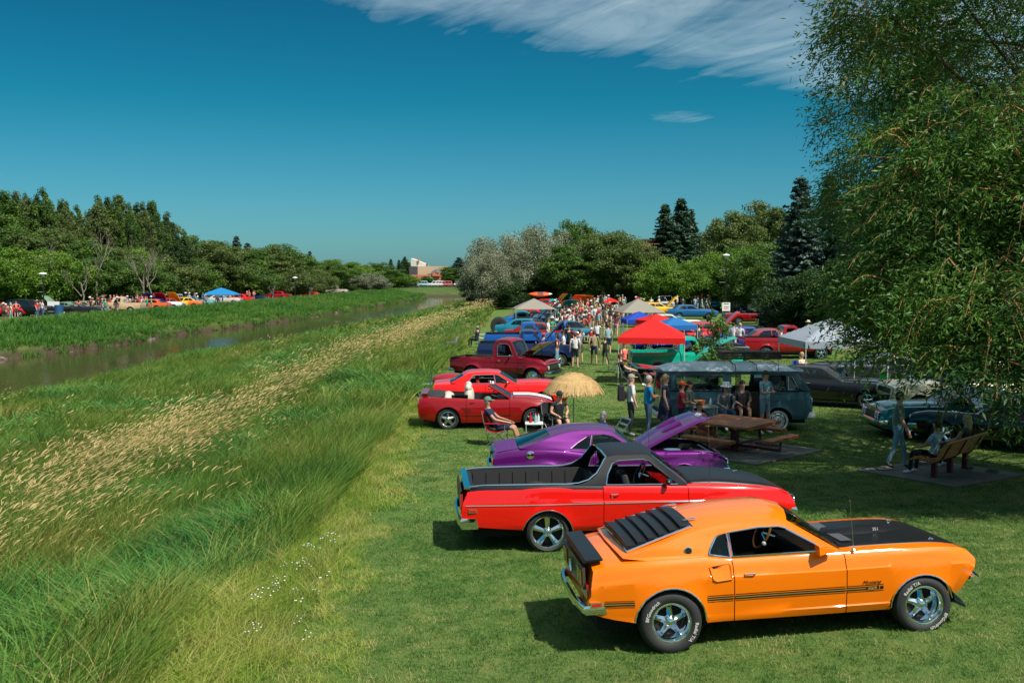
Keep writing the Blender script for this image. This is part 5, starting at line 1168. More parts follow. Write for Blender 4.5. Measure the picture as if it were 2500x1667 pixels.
def body_data(kind, fem, low, heavy=1.):
    key = (kind, fem, low, heavy)
    if key in _pm: return _pm[key]
    J = pose(kind); names = list(J); me = bpy.data.meshes.new('b'); me.from_pydata([J[n] for n in names], [(names.index(a), names.index(b)) for a, b, _ in BON], [])
    o = bpy.data.objects.new('b', me); COL.objects.link(o); o.modifiers.new('s', 'SKIN'); m = o.modifiers.new('u', 'SUBSURF'); m.levels = 1 if low else 2; m.render_levels = m.levels
    rd = RAD(fem)
    for i, n in enumerate(names):
        a, b = rd[n[:3]]; f = heavy if n[:3] in ('pel', 'wai', 'che', 'hip') else 1
        me.skin_vertices[0].data[i].radius = (a * f, b * f); me.skin_vertices[0].data[i].use_root = (n == 'pel')
    bpy.context.view_layer.update()
    r = bpy.data.meshes.new_from_object(o.evaluated_get(bpy.context.evaluated_depsgraph_get())); bpy.data.objects.remove(o)
    bm = bmesh.new(); bm.from_mesh(r); bpy.data.meshes.remove(r)
    # fingers: four unequal and a thumb, rooted in the palm and bent
    for n in 'lr':
        w, h = J['wri' + n], J['han' + n]; d = (h - w).normalized(); sd_ = d.cross(V3(0, 0, 1)); sd_ = sd_.normalized() if sd_.length > .2 else V3(0, 1, 0)
        if abs(d.z) > .7: sd_ = V3(1, 0, 0)
        dn = d.cross(sd_).normalized(); dn = dn if dn.z < 0 else -dn
        for k in range(5):
            if k < 4: b0 = h + sd_ * (-.024 + k * .016) ; dr = d; L = (.062, .072, .068, .052)[k]
            else: b0 = w + (h - w) * .4 + sd_ * -.03; dr = (d * .7 - sd_ * .6).normalized(); L = .055
            pts = [b0, b0 + dr * L * .5 + dn * .006, b0 + dr * L * .85 + dn * .028]
            q = MB(); q.tube(pts, [.009, .008, .006], 5); vs = [bm.verts.new(v) for v in q.v]
            for f in q.f:
                try: bm.faces.new([vs[i] for i in f])
                except ValueError: pass
    # nose and ears on the head
    hc = (J['hd1'] + J['hd2']) / 2
    q = MB(); q.add([hc + V3(.085, 0, .025), hc + V3(.115, 0, -.018), hc + V3(.085, -.02, -.024), hc + V3(.085, .02, -.024)], [(0, 2, 1), (0, 1, 3), (1, 2, 3)])
    for sg in (-1, 1): q.ell(hc + V3(-.002, sg * .083, -.004), (.02, .012, .032), 0, 6, 4)
    vs = [bm.verts.new(v) for v in q.v]
    for f in q.f:
        try: bm.faces.new([vs[i] for i in f])
        except ValueError: pass
    bm.to_mesh(me2 := bpy.data.meshes.new('body')); bm.free()
    F = np.zeros(len(me2.polygons) * 3); me2.polygons.foreach_get('center', F); F = F.reshape(-1, 3)
    best = np.full(len(F), 9.); bi = np.zeros(len(F), int); bt = np.zeros(len(F))
    for k, (a, b, _) in enumerate(BON):
        A, B = np.array(J[a]), np.array(J[b]); AB = B - A; t = np.clip(((F - A) @ AB) / (AB @ AB), 0, 1); d = np.linalg.norm(F - (A + t[:, None] * AB), axis=1)
        d = d - np.where(BON[k][2] == 't', .05, 0); m_ = d < best; best[m_] = d[m_]; bi[m_] = k; bt[m_] = t[m_]
    me2.shade_smooth(); _pm[key] = (me2, J, bi, bt); return _pm[key]
_pv = {}
def person(x, y, yaw, kind='stand', fem=False, skin=0, top='white', bot='jeans', sleeve=.55, leg='long', shoe=SHOE, hair='short', hc=1, hat=None, hatc=None, h=1.0, label='', group=None, z=None, low=False, heavy=1., shades=False, extra=None):
    me0, J, bi, bt = body_data(kind, fem, low, heavy)
    mk = (kind, fem, low, heavy, sleeve, leg)
    if mk not in _pv:
        me = me0.copy(); me.name = 'body'; mi = np.zeros(len(bi), np.int32)
        ty = np.array([b[2] for b in BON])[bi]
        mi[ty == 't'] = 1; mi[ty == 'p'] = 2; mi[(ty == 'ua') & (bt < sleeve)] = 1
        if sleeve > 1: mi[(ty == 'ua') | ((ty == 'fa') & (bt < .9))] = 1
        if leg == 'long': mi[(ty == 'th') | ((ty == 'ca') & (bt < .93))] = 2
        elif leg == 'short': mi[(ty == 'th') & (bt < .80)] = 2
        else: mi[(ty == 'th') & (bt < .4)] = 2
        F = np.zeros(len(me.polygons) * 3); me.polygons.foreach_get('center', F); F = F.reshape(-1, 3)
        mi[(ty == 't') & (bi == 0) & (bt < .35)] = 2
        mi[(ty == 'sh') | ((ty == 'ca') & (bt > .93))] = 3
        mi[(bi == 2) & (bt > .62)] = 0
        me.materials.clear()
        for _ in range(4): me.materials.append(SKINS[0])
        me.polygons.foreach_set('material_index', mi); me.update(); _pv[mk] = me
    root = empty('person', (x, y, gz(x, y) if z is None else z), yaw); root.scale = (h, h, h)
    b = link('body', _pv[mk], root)
    for i, m_ in enumerate((SKINS[skin], CL[top], CL[bot], shoe)): b.material_slots[i].link = 'OBJECT'; b.material_slots[i].material = m_
    c = (J['hd1'] + J['hd2']) / 2
    if fem and leg == 'dress':
        q = MB(); q.lathe([(.135, 1.1), (.17, .92), (.21, .62), (.235, .50)], n=14); q.build('skirt', CL[top], root, 50)
    if hair: 
        kh = ('hair', kind, hair)
        if kh not in _pm:
            q = MB(); q.ell(c + V3(-.014, 0, .022), (.101, .094, .112), 0, 14, 8, -.05, 1)
            q.v = [(x_ if zz > c.z + .03 else min(x_, c.x + .03), yy, zz) for x_, yy, zz in q.v]
            q.ell(c + V3(-.035, 0, -.02), (.075, .085, .075), 0, 12, 6)
            if hair == 'long': q.ell(c + V3(-.065, 0, -.10), (.062, .098, .17), 0, 12, 8); 
            if hair == 'tail': q.tube([c + V3(-.09, 0, .03), c + V3(-.14, 0, -.04), c + V3(-.12, 0, -.16)], [.03, .035, .012], 8)
            _pm[kh] = q.mesh('hair', HAIRS[0], 60)
        o = link('hair', _pm[kh], root); o.material_slots[0].link = 'OBJECT'; o.material_slots[0].material = HAIRS[hc]
    if hat:
        kh = ('hat', kind, hat)
        if kh not in _pm:
            q = MB()
            if hat == 'cap': q.ell(c + V3(-.008, 0, .035), (.110, .100, .105), 0, 14, 6, 0., 1); q.ell(c + V3(.11, 0, .04), (.085, .078, .012), 0, 12, 4)
            elif hat == 'bucket': q.lathe([(.17, .01), (.115, .06), (.10, .13), (.001, .145)], c, n=16)
            else: q.lathe([(.21, .045), (.12, .055), (.10, .14), (.06, .165), (.001, .15)], c, n=18)
            _pm[kh] = q.mesh('hat', WHITEP, 50)
        o = link('hat', _pm[kh], root); o.material_slots[0].link = 'OBJECT'; o.material_slots[0].material = CL[hatc or 'white']
    if shades:
        q = MB(); q.box(c + V3(.088, -.034, .022), (.014, .05, .032)); q.box(c + V3(.088, .034, .022), (.014, .05, .032)); q.box(c + V3(.09, 0, .026), (.01, .03, .008)); 
        for sg in (-1, 1): q.tube([c + V3(.085, sg * .058, .025), c + V3(0, sg * .085, .02)], .004, 4)
        q.build('sunglasses', BLACKP, root)
    elif not low:
        q = MB(); 
        for sg in (-1, 1): q.ell(c + V3(.083, sg * .033, .018), (.008, .015, .008), 0, 6, 4)
        q.build('eyes', mat('eye', (.03, .02, .02), .3), root); q = MB(); q.ell(c + V3(.082, 0, -.052), (.008, .024, .007), 0, 8, 4); q.build('mouth', mat('lip', (.35, .10, .08), .5), root)
    tag(root, label, 'person', group); return root
# ================================================================ trees
def leafmat(name, a, b_, tr=.35, rough=.5):
    m, nt, b = newmat(name, rough); at = nt.nodes.new('ShaderNodeAttribute'); at.attribute_name = 'tint'; sep = nt.nodes.new('ShaderNodeSeparateColor'); nt.links.new(at.outputs[0], sep.inputs[0])
    c = mixc(nt, sep.outputs[0], a, b_); nt.links.new(c, b.inputs['Base Color']); b.inputs['Specular IOR Level'].default_value = .35
    t = nt.nodes.new('ShaderNodeBsdfTranslucent'); nt.links.new(c, t.inputs[0]); mx = nt.nodes.new('ShaderNodeMixShader'); mx.inputs[0].default_value = tr
    nt.links.new(b.outputs[0], mx.inputs[1]); nt.links.new(t.outputs[0], mx.inputs[2]); nt.links.new(mx.outputs[0], nt.nodes['Material Output'].inputs[0]); return m
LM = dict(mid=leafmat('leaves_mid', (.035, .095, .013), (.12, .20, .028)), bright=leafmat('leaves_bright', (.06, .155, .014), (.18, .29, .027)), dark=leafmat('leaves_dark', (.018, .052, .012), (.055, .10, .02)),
    silver=leafmat('leaves_silver', (.12, .145, .08), (.28, .30, .18), .2), olive=leafmat('leaves_olive', (.055, .10, .02), (.16, .205, .05)), spruce=leafmat('needles', (.018, .05, .02), (.05, .10, .045), .1), bluespruce=leafmat('needles_blue', (.03, .07, .05), (.085, .14, .11), .1))
BARK = mat('bark', (.09, .065, .045), .9, col2=(.04, .03, .02), vscale=6, bump=.5, bscale=12)
GBARK = mat('grey_bark', (.24, .20, .16), .9, col2=(.12, .10, .08), vscale=6)
def cards(P, Nrm, L_, W_, rs):
    n = len(P); r = rs.normal(size=(n, 3)); Nn = Nrm + r * .75; Nn /= np.linalg.norm(Nn, axis=1)[:, None] + 1e-9; a = np.cross(Nn, rs.normal(size=(n, 3))); a /= np.linalg.norm(a, axis=1)[:, None] + 1e-9; b = np.cross(Nn, a)
    l = L_ * rs.uniform(.6, 1.3, (n, 1)); w = W_ * rs.uniform(.6, 1.3, (n, 1))
    V = np.stack([P - a * l / 2, P + b * w / 2, P + a * l / 2, P - b * w / 2], 1).reshape(-1, 3); F = np.arange(n * 4).reshape(-1, 4); return V, F
def crown_mesh(seed, rx, z0, z1, ncl, per, size, shape='round', cr=.30):
    rs = np.random.RandomState(seed); C = []
    while len(C) < ncl:
        d = rs.normal(size=3); d /= np.linalg.norm(d); r = rs.uniform(0, 1)**.38
        u = d * r; t = (u[2] + 1) / 2
        if shape == 'tall': k = (.5 + .5 * math.sin(math.pi * min(1, t * .8 + .1))) * (1 - .75 * max(0, t - .6) / .4)
        elif shape == 'bush': k = 1.0
        else: k = 1.0 if t > .35 else .75 + .25 * t / .35
        C.append((u[0] * rx * k, u[1] * rx * k, z0 + (z1 - z0) * (t if shape != 'bush' else t**.9)))
    C = np.array(C); th_ = np.arctan2(C[:, 1], C[:, 0]); C[:, :2] *= (1 + .14 * np.sin(4 * th_ + 2 * seed + C[:, 2] * .7))[:, None]; rr = rx * cr * rs.uniform(.6, 1.25, ncl); idx = np.repeat(np.arange(ncl), per); n = len(idx)
    d = rs.normal(size=(n, 3)); d /= np.linalg.norm(d, axis=1)[:, None]; rad = rs.uniform(0, 1, n)**.4
    P = C[idx] + d * (rad * rr[idx])[:, None] * np.array([1, 1, 1.35 if shape == 'tall' else .75]); Nn = d + np.array([0, 0, .35])
    V, F = cards(P, Nn, size, size * .62, rs); tint = np.clip(rs.uniform(0, 1, ncl)[idx] * .7 + rs.uniform(0, .3, n), 0, 1); return V, F, np.repeat(tint, 4), C
def trunk_mb(seed, h, r0, C, nl, bend=.15, base=0.):
    rs = np.random.RandomState(seed + 99); q = MB(); pts = [(0, 0, base - .3)] + [(rs.normal() * bend * t * h * .15, rs.normal() * bend * t * h * .15, h * t) for t in (.2, .45, .7, .95)]
    q.tube(pts, [r0 * 1.25, r0, r0 * .8, r0 * .55, r0 * .3], 8); ii = rs.permutation(len(C))[:nl]
    for i in ii:
        c = C[i]; k = rs.randint(1, 4); s = Vector(pts[k]); e = Vector(c); m = (s + e) / 2 + Vector((0, 0, -.06 * (e - s).length)); q.tube([s, m, e], [r0 * .42, r0 * .26, r0 * .07], 5, caps=False)
    return q
TP = {}
def tree_proto(k, seed, h, rx, z0, ncl, per, size, shape='round', m='mid', nl=14, r0=.22, bark=BARK, cr=.3):
    V, F, t, C = crown_mesh(seed, rx, z0, h, ncl, per, size, shape, cr); TP[k] = (np_mesh('crown', V, F, [LM[m]], col=t), trunk_mb(seed, max(z0 + (h - z0) * .6, 1), r0, C, nl).mesh('trunk', bark, 60), h, rx)
# unit heights ~ 10 m, scaled when placed
tree_proto('round1', 1, 10, 3.6, 1.3, 210, 170, .23, cr=.21); tree_proto('round2', 2, 10, 4.2, 1.0, 230, 160, .25, cr=.2); tree_proto('tall1', 3, 14, 3.0, 1.8, 190, 150, .24, 'tall', cr=.17, nl=30); tree_proto('tall2', 4, 14, 2.6, 2.6, 120, 140, .23, 'tall', nl=60, bark=GBARK, r0=.17, cr=.18)
tree_proto('bush1', 5, 6, 4.2, .1, 200, 160, .21, 'bush', nl=8, r0=.12, cr=.2); tree_proto('bush2', 6, 7, 4.6, .05, 230, 150, .23, 'bush', nl=8, r0=.12, cr=.19); tree_proto('willow', 7, 10, 5.2, .8, 230, 170, .23, 'round', 'silver', 22, .3, cr=.24)
def spruce_proto(k, seed, m):
    rs = np.random.RandomState(seed); P, Nn, B = [], [], MB(); h = 12.; T = []
    for z in np.arange(.5, h - .1, .20):
        f = 1 - z / h; L = 2.5 * f**.78 * (1.02 if z > 1.2 else .85) + .12; nb = int(6 + 7 * f)
        for i in range(nb):
            a = rs.uniform(0, 6.283); l = L * rs.uniform(.72, 1.12); n = int(10 + 26 * l); s = rs.uniform(.12, 1, n)**.7; dr = -.22 * l * s**1.1 + .16 * l * s**3
            off = rs.normal(size=(n, 3)) * np.array([.10, .10, .06]) * (.5 + .9 * (1 - s))[:, None]; P.append(np.stack([np.cos(a) * l * s, np.sin(a) * l * s, z + dr], 1) + off); Nn.append(np.stack([np.cos(a) * .4 * np.ones(n), np.sin(a) * .4 * np.ones(n), np.ones(n)], 1)); T.append(np.full(n, rs.uniform(0, .7)) + .3 * s)
    P, Nn, T = np.concatenate(P), np.concatenate(Nn), np.concatenate(T); V, F = cards(P, Nn * 1.1, .36, .15, rs); TP[k] = (np_mesh('crown', V, F, [LM[m]], col=np.repeat(np.clip(T, 0, 1), 4)), MB().tube([(0, 0, -.3), (0, 0, 6), (0, 0, 12)], [.2, .12, .02], 8).mesh('trunk', BARK, 60), 12, 2.5)
spruce_proto('spruce1', 31, 'spruce'); spruce_proto('spruce2', 32, 'bluespruce')
rt = random.Random(11)
def plant(k, px, d, top, w, label, cat='tree', m=None, group=None, x=None):
    """a tree that stands d metres off and is top metres tall, w metres wide"""
    cm, tm, h, rx = TP[k]; X = (px - 1250) / 2431 * d if x is None else x; z = gz(X, d); r = empty('spruce_tree' if 'spruce' in k else ('bush' if 'bush' in k else 'deciduous_tree'), (X, d, z), rt.uniform(0, 6.28))
    r.scale = (w / 2 / rx, w / 2 / rx, top / h); c = link('crown', cm, r); link('trunk', tm, r)
    if m: c.material_slots[0].link = 'OBJECT'; c.material_slots[0].material = LM[m]
    tag(r, label, cat, group); return r
def ztop(py, d): return CAMZ + (660 - py) / 2431 * d
GL = 'trees behind the cars on the far bank'
L1 = [('tall1', -30, 128, 455, 9, 'dark'), ('tall1', 22, 126, 468, 8, 'mid'), ('tall1', 75, 134, 482, 7, 'dark'), ('tall2', 115, 130, 464, 6.5, 'mid'), ('tall2', 160, 136, 492, 6.5, 'olive'), ('tall2', 196, 138, 505, 5, 'mid'),
    ('tall2', 246, 132, 482, 6, 'olive'), ('tall1', 300, 136, 478, 7.2, 'olive'), ('tall2', 342, 140, 500, 7, 'olive'), ('tall1', 376, 142, 492, 6.5, 'mid'), ('tall2', 412, 146, 522, 6.5, 'olive'), ('tall2', 452, 152, 562, 6, 'mid'), ('round1', 490, 156, 578, 9, 'mid'),
    ('round2', 30, 118, 555, 11, 'mid'), ('round1', 110, 118, 560, 11, 'olive'), ('round2', 200, 120, 585, 11, 'mid'), ('bush2', -10, 112, 600, 11, 'bright'), ('bush2', 70, 112, 610, 11, 'bright'), ('bush1', 150, 112, 620, 10, 'bright'), ('bush2', 235, 114, 628, 11, 'mid'),
    ('round2', 275, 122, 608, 11, 'olive'), ('bush2', 340, 118, 640, 10, 'mid'), ('bush1', 330, 124, 612, 8, 'bright'), ('bush2', 400, 128, 630, 11, 'olive'), ('bush1', 460, 132, 635, 10, 'mid'), ('round2', 520, 138, 592, 11, 'olive'), ('round1', 575, 150, 602, 12, 'mid'),
    ('round2', 640, 160, 606, 13, 'olive'), ('round1', 690, 165, 598, 11, 'mid'), ('round1', 735, 178, 622, 9, 'mid'), ('bush2', 600, 142, 650, 11, 'mid'), ('bush2', 700, 158, 655, 12, 'olive'), ('bush1', 765, 172, 660, 9, 'olive'), ('round2', 800, 200, 640, 11, 'mid'), ('round1', 830, 215, 634, 11, 'bright'),
    ('round2', 880, 232, 628, 13, 'bright'), ('bush2', 905, 205, 668, 9, 'silver'), ('round2', 925, 250, 642, 12, 'mid'), ('bush2', 860, 225, 665, 14, 'mid'), ('bush2', 960, 262, 668, 15, 'bright'), ('bush2', 1000, 280, 676, 14, 'bright')]
rz = random.Random(5)
for px in range(-20, 480, 17): L1.append(('tall1' if rz.random() < .6 else 'tall2', px + rz.uniform(-5, 5), rz.uniform(126, 146), np.interp(px, [-20, 60, 120, 180, 215, 260, 330, 380, 420, 480], [470, 478, 478, 505, 520, 490, 490, 500, 540, 585]) + rz.uniform(-8, 32), rz.uniform(3.6, 5.2), rz.choice(('mid', 'olive', 'dark', 'mid'))))
KN = dict(dark='dark green', mid='mid green', olive='olive green', bright='bright green', silver='grey green'); SH = dict(tall1='tall leafy poplar', tall2='tall open poplar', round1='round crowned tree', round2='broad spreading tree', bush1='dense low bush', bush2='wide leafy bush', willow='willow')
def where(px):
    return ('at the far left edge' if px < 40 else 'left of the tall lamp post' if px < 105 else 'just right of the left lamp post' if px < 200 else 'above the tan pickup' if px < 290 else 'above the yellow bonnet' if px < 420 else 'left of the blue canopy' if px < 560 else 'behind the blue canopy' if px < 660 else 'near the pair of slim spruces' if px < 770 else 'where the river bends' if px < 940 else 'before the distant red building')
from collections import Counter
L1.sort(key=lambda a: a[1])
_lb = ['%s %s on far bank, %s' % (KN[m], SH[k], where(px)) for k, px, d, py, w, m in L1]; _ct = Counter(_lb); _sn = Counter()
for (k, px, d, py, w, m), l_ in zip(L1, _lb):
    d += 12
    _sn[l_] += 1
    if _ct[l_] > 1: q_ = _sn[l_] - 1; n_ = _ct[l_]; l_ = l_.replace(' on far bank', '') + ', ' + ('left one' if q_ == 0 else 'right one' if q_ == n_ - 1 else ('second', 'third', 'fourth', 'fifth', 'sixth')[q_ - 1] + ' one')
    plant(k, px, d, ztop(py, d), w, l_, 'bush' if 'bush' in k else 'tree', m, GL)
for px, d, py, w, m, l in ((580, 170, 575, 5.5, 'spruce2', 'blue green spruce rising behind the middle of the far bank trees'), (607, 176, 592, 6, 'spruce2', 'second blue green spruce just right of the taller one'), (545, 165, 590, 5, 'spruce1', 'dark spruce left of the two blue green ones'), (628, 185, 605, 3, 'spruce1', 'thin dark spruce between tree tops'),
    (719, 200, 608, 4.5, 'spruce1', 'dark slim spruce near the right end of the far belt'), (740, 190, 618, 3.2, 'spruce2', 'slim blue spruce, left of a pair'), (758, 190, 612, 4, 'spruce2', 'slim blue spruce, right of a pair'),
    (955, 300, 636, 4, 'spruce1', 'small dark conifer left of the distant building'), (975, 300, 638, 4, 'spruce1', 'second small conifer by the distant building'), (1121, 300, 632, 9, 'spruce2', 'dark spruce before the distant buildings')):
    plant(m, px, d, ztop(py, d), w, l)
plant('tall1', 989, 310, ztop(632, 310), 4, 'narrow columnar poplar beside the white sloping building', m='dark'); plant('tall1', 997, 305, ztop(645, 305), 3.5, 'shorter columnar poplar beside the white sloping building', m='dark')
plant('round1', 1100, 290, ztop(655, 290), 11, 'round green tree in front of the distant building', m='mid'); plant('round1', 1045, 285, ztop(676, 285), 5, 'small round tree by the red shop front', m='mid')
plant('bush2', 1150, 330, ztop(655, 330), 22, 'green trees on the skyline beyond the white van', m='mid')
# the near side of the river
plant('willow', 1212, 128, ztop(572, 128), 8.5, 'silver leaved willow at the river, left half of a pair'); plant('willow', 1325, 136, ztop(550, 136), 10.5, 'taller silver leaved willow right of its twin'); plant('willow', 1180, 120, ztop(610, 120), 6, 'low drooping silver willow by the reeds')
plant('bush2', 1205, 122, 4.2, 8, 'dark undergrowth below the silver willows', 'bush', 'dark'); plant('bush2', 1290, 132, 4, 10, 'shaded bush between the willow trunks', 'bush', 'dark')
plant('round2', 1400, 150, ztop(543, 150), 9, 'dark green tree rising behind the silver willow', m='mid'); plant('spruce1', 1428, 170, ztop(548, 170), 5, 'single spruce tip between two leafy trees'); V, F, t, C = crown_mesh(41, 4.4, 3.4, 10, 190, 170, .24, 'round', .22); q = MB(); q.tube([(0, 0, -.3), (-.1, 0, 1.2), (-.3, 0, 2.0)], [.55, .48, .42], 8)
for e_ in ((-2.6, 0, 5.6), (.6, .2, 6.5), (2.2, .3, 5.4), (-.8, -.5, 6.8), (1.2, -.8, 7.5)): q.tube([(-.3, 0, 1.9), (e_[0] * .45, e_[1] * .5, 3.6), e_], [.30, .22, .08], 7, caps=False)
TP['fork'] = (np_mesh('crown', V, F, [LM['olive']], col=t), q.mesh('trunk', mat('warm_bark', (.20, .12, .07), .9, col2=(.07, .045, .03), vscale=4), 60), 10, 4.4)
plant('fork', 1487, 130, ztop(568, 130), 10.5, 'olive tree with a forked leaning trunk amid the crowd', m='olive')
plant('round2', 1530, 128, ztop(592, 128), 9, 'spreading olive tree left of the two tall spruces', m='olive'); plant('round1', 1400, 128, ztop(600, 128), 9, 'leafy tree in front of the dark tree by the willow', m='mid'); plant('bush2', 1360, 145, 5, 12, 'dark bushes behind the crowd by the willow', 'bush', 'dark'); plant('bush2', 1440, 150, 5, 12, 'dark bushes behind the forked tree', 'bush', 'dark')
plant('spruce1', 1622, 140, ztop(498, 140), 7.8, 'left one of two tall dark spruces'); plant('spruce1', 1660, 142, ztop(484, 142), 8.0, 'right and taller one of two dark spruces'); plant('spruce1', 1685, 146, ztop(510, 146), 5.5, 'narrow spruce leaning against the tall pair')
for i, (px, d, py, w, m, l) in enumerate(((1640, 122, 634, 9, 'bright', 'bright green bushy tree under the two spruces'), (1695, 120, 640, 8, 'bright', 'bright green bush left of the right lamp post'), (1752, 122, 622, 8, 'bright', 'bright green bush behind the lamp post'), (1812, 118, 606, 9, 'bright', 'tall bright bush right of the lamp post'), (1868, 112, 600, 9, 'mid', 'green bush left of the big blue spruce'), (1585, 128, 655, 8, 'olive', 'low olive bush beside the spruces'), (1900, 108, 625, 8, 'mid', 'mid green bush under the big spruce'))): plant('bush2' if i % 2 else 'bush1', px, d, ztop(py, d), w, l, 'bush', m)
plant('round2', 1800, 152, ztop(520, 152), 11, 'olive brown tree above the bright bushes', m='olive'); plant('round1', 1862, 156, ztop(494, 156), 11, 'tall olive tree left of the big spruce', m='olive'); plant('round1', 1745, 160, ztop(560, 160), 9, 'lower olive tree beside the brick wall', m='olive')
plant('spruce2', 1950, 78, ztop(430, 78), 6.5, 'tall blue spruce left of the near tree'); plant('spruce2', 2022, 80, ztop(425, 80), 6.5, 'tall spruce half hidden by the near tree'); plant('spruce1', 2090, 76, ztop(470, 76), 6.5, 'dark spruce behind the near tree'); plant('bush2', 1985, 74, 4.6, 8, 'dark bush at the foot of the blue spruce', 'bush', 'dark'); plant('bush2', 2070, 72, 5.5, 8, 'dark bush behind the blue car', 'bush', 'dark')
for i, px in enumerate((2150, 2240, 2330, 2420, 2500)): plant('round2' if i % 2 else 'bush2', px, 84 + 3 * i, 9 + (i % 3), 10, ('leftmost dark tree seen through the willow', 'broad green tree second from left behind the willow', 'dark tree in the middle behind the willow', 'broad green tree fourth from left behind the willow', 'dark tree at the right edge behind the willow')[i], 'tree', ('mid', 'dark')[i % 2], 'trees behind the near foliage')
# dead pale trees on the far bank
for px, d, py in ((180, 128, 520), (285, 128, 545), (392, 130, 560), (405, 132, 575), (250, 126, 600), (690, 150, 690), (775, 168, 690)):
    r_ = random.Random(px); q = MB(); h = ztop(py, d)
    def br(p, dr, L, r, dep):
        e = p + dr * L; m_ = (p + e) / 2 + Vector((r_.uniform(-.1, .1), r_.uniform(-.1, .1), 0)) * L; q.tube([p, m_, e], [r, r * .8, r * .55], 4 if dep else 6, caps=False)
        if dep < 4:
            for _ in range(3 if dep < 3 else 2): br(p + (e - p) * r_.uniform(.45, 1), (dr + Vector((r_.uniform(-.7, .7), r_.uniform(-.7, .7), r_.uniform(-.1, .5)))).normalized(), L * r_.uniform(.5, .75), r * .5, dep + 1)
    br(Vector((0, 0, 0)), Vector((r_.uniform(-.1, .1), 0, 1)).normalized(), h * .42, .13, 0); X = (px - 1250) / 2431 * d; o = q.build('dead_tree', GBARK, None, 60); o.location = (X, d - 6, gz(X, d)); tag(o, 'bare pale %s dead tree ' % ('forked' if px in (405, 690, 285) else 'upright') + where(px), 'tree', 'bare dead trees on the far bank')
# ---------------- the big willow on the right
rs = np.random.RandomState(5); CW = np.array([15.4, 21.8, 8.4]); RW = np.array([7.7, 6.2, 6.9])
def sprayp(seed, nleaf=42, L=.82):
    r = np.random.RandomState(seed); t = np.sort(r.uniform(.05, 1, nleaf)); a = r.uniform(0, 6.283, nleaf)
    px_ = L * t * .8; pz = -.42 * L * t**2 + .12 * t; py_ = .06 * np.sin(t * 5 + seed); P = np.stack([px_, py_, pz], 1)
    sub = r.uniform(0, 1, nleaf) > .45; P += np.where(sub, 1, 0)[:, None] * r.normal(size=(nleaf, 3)) * .13
    d = np.stack([.55 + .3 * r.normal(size=nleaf), np.cos(a) * .8, -.35 + .5 * np.sin(a)], 1); d /= np.linalg.norm(d, axis=1)[:, None]; n = np.cross(d, r.normal(size=(nleaf, 3))); n /= np.linalg.norm(n, axis=1)[:, None]
    l = r.uniform(.085, .135, (nleaf, 1)); w = l * .23; V = np.stack([P, P + d * l * .45 + n * w / 2, P + d * l, P + d * l * .45 - n * w / 2], 1); return V.reshape(-1, 3), np.repeat(r.uniform(0, 1, nleaf), 4)
SPR = [sprayp(i) for i in range(8)]
lob = []
while len(lob) < 132:
    u = rs.uniform(-1, 1, 3); q_ = (np.abs(u)**2.6).sum()**(1 / 2.6)
    if q_ > 1 or q_ < .42: continue
    p = CW + u * RW
    if p[2] < (4.4 if p[1] < 20 else 3.4): continue
    if p[0] > 12 + (p[1] - 15) * .56: 
        if rs.uniform() < .6: continue
    lob.append(p)
lob += [np.array((x + .25 * math.sin(7 * x + z), y, z)) for x, y, z in ((7.3, 18.3, 5.6), (8.4, 17.0, 3.3), (9.9, 16.9, 3.2), (11.4, 17.0, 3.3), (12.9, 17.4, 3.5), (7.5, 18.6, 6.8), (6.8, 18.2, 4.5), (7.0, 18.0, 3.9), (7.7, 18.4, 4.9), (7.8, 17.6, 3.7), (8.0, 18.2, 6.0), (8.6, 17.8, 3.6), (8.7, 18.5, 4.9), (9.5, 17.4, 3.6), (9.6, 18.2, 4.9), (9.0, 17.6, 6.2), (10.4, 17.8, 3.8), (10.6, 18.0, 5.2), (11.3, 17.5, 3.7), (11.5, 18.2, 5.0), (12.3, 17.8, 3.9), (7.35, 20.0, 9.1), (7.3, 19.6, 9.9), (8.3, 19.4, 7.9), (7.7, 19.6, 10.9), (8.6, 19.4, 10.2), (7.4, 18.6, 4.2), (8.2, 17.2, 4.4), (9.2, 17.0, 4.3), (10.2, 17.2, 4.5), (11.2, 17.0, 4.4), (12.2, 17.2, 4.6), (13.2, 18, 4.2), (13.4, 18, 5.6), (12.4, 17.6, 6.2), (11.0, 17.6, 6.4), (10.0, 17.6, 6.3), (9.2, 17.8, 7.4), (10.6, 17.4, 7.6), (12, 17.4, 7.6), (8.4, 18.2, 7.2), (9.8, 19.5, 3.9), (11.2, 19.5, 4.0), (12.6, 19.5, 4.1), (8.6, 19.6, 3.9))]
lob = np.array(lob); nsp = 14000; wl = np.where(np.arange(len(lob))   >= 132, 1.7, 1.); li = rs.choice(len(lob), nsp, p=wl / wl.sum()); dd = rs.normal(size=(nsp, 3)); dd /= np.linalg.norm(dd, axis=1)[:, None]; org = lob[li] + dd * (rs.uniform(.1, 1, nsp)**.5 * .98)[:, None]
ang = np.arctan2(dd[:, 1] + .5 * (org[:, 1] - CW[1]) / 6, dd[:, 0] + .5 * (org[:, 0] - CW[0]) / 7); ca, sa = np.cos(ang), np.sin(ang); til = rs.uniform(-.35, .75, nsp); ct, st_ = np.cos(til), np.sin(til); sc = rs.uniform(.75, 1.35, nsp)
VV, TT, TW = [], [], MB()
lt = rs.uniform(0, .8, len(lob))
for i in range(nsp):
    V, t = SPR[i % 8]; x = V[:, 0] * ct[i] + V[:, 2] * st_[i]; z = -V[:, 0] * st_[i] + V[:, 2] * ct[i]
    VV.append(np.stack([x * ca[i] - V[:, 1] * sa[i], x * sa[i] + V[:, 1] * ca[i], z], 1) * sc[i] + org[i]); TT.append(t * .35 - .08 + lt[li[i]])
V = np.concatenate(VV); t = np.clip(np.concatenate(TT), 0, 1)
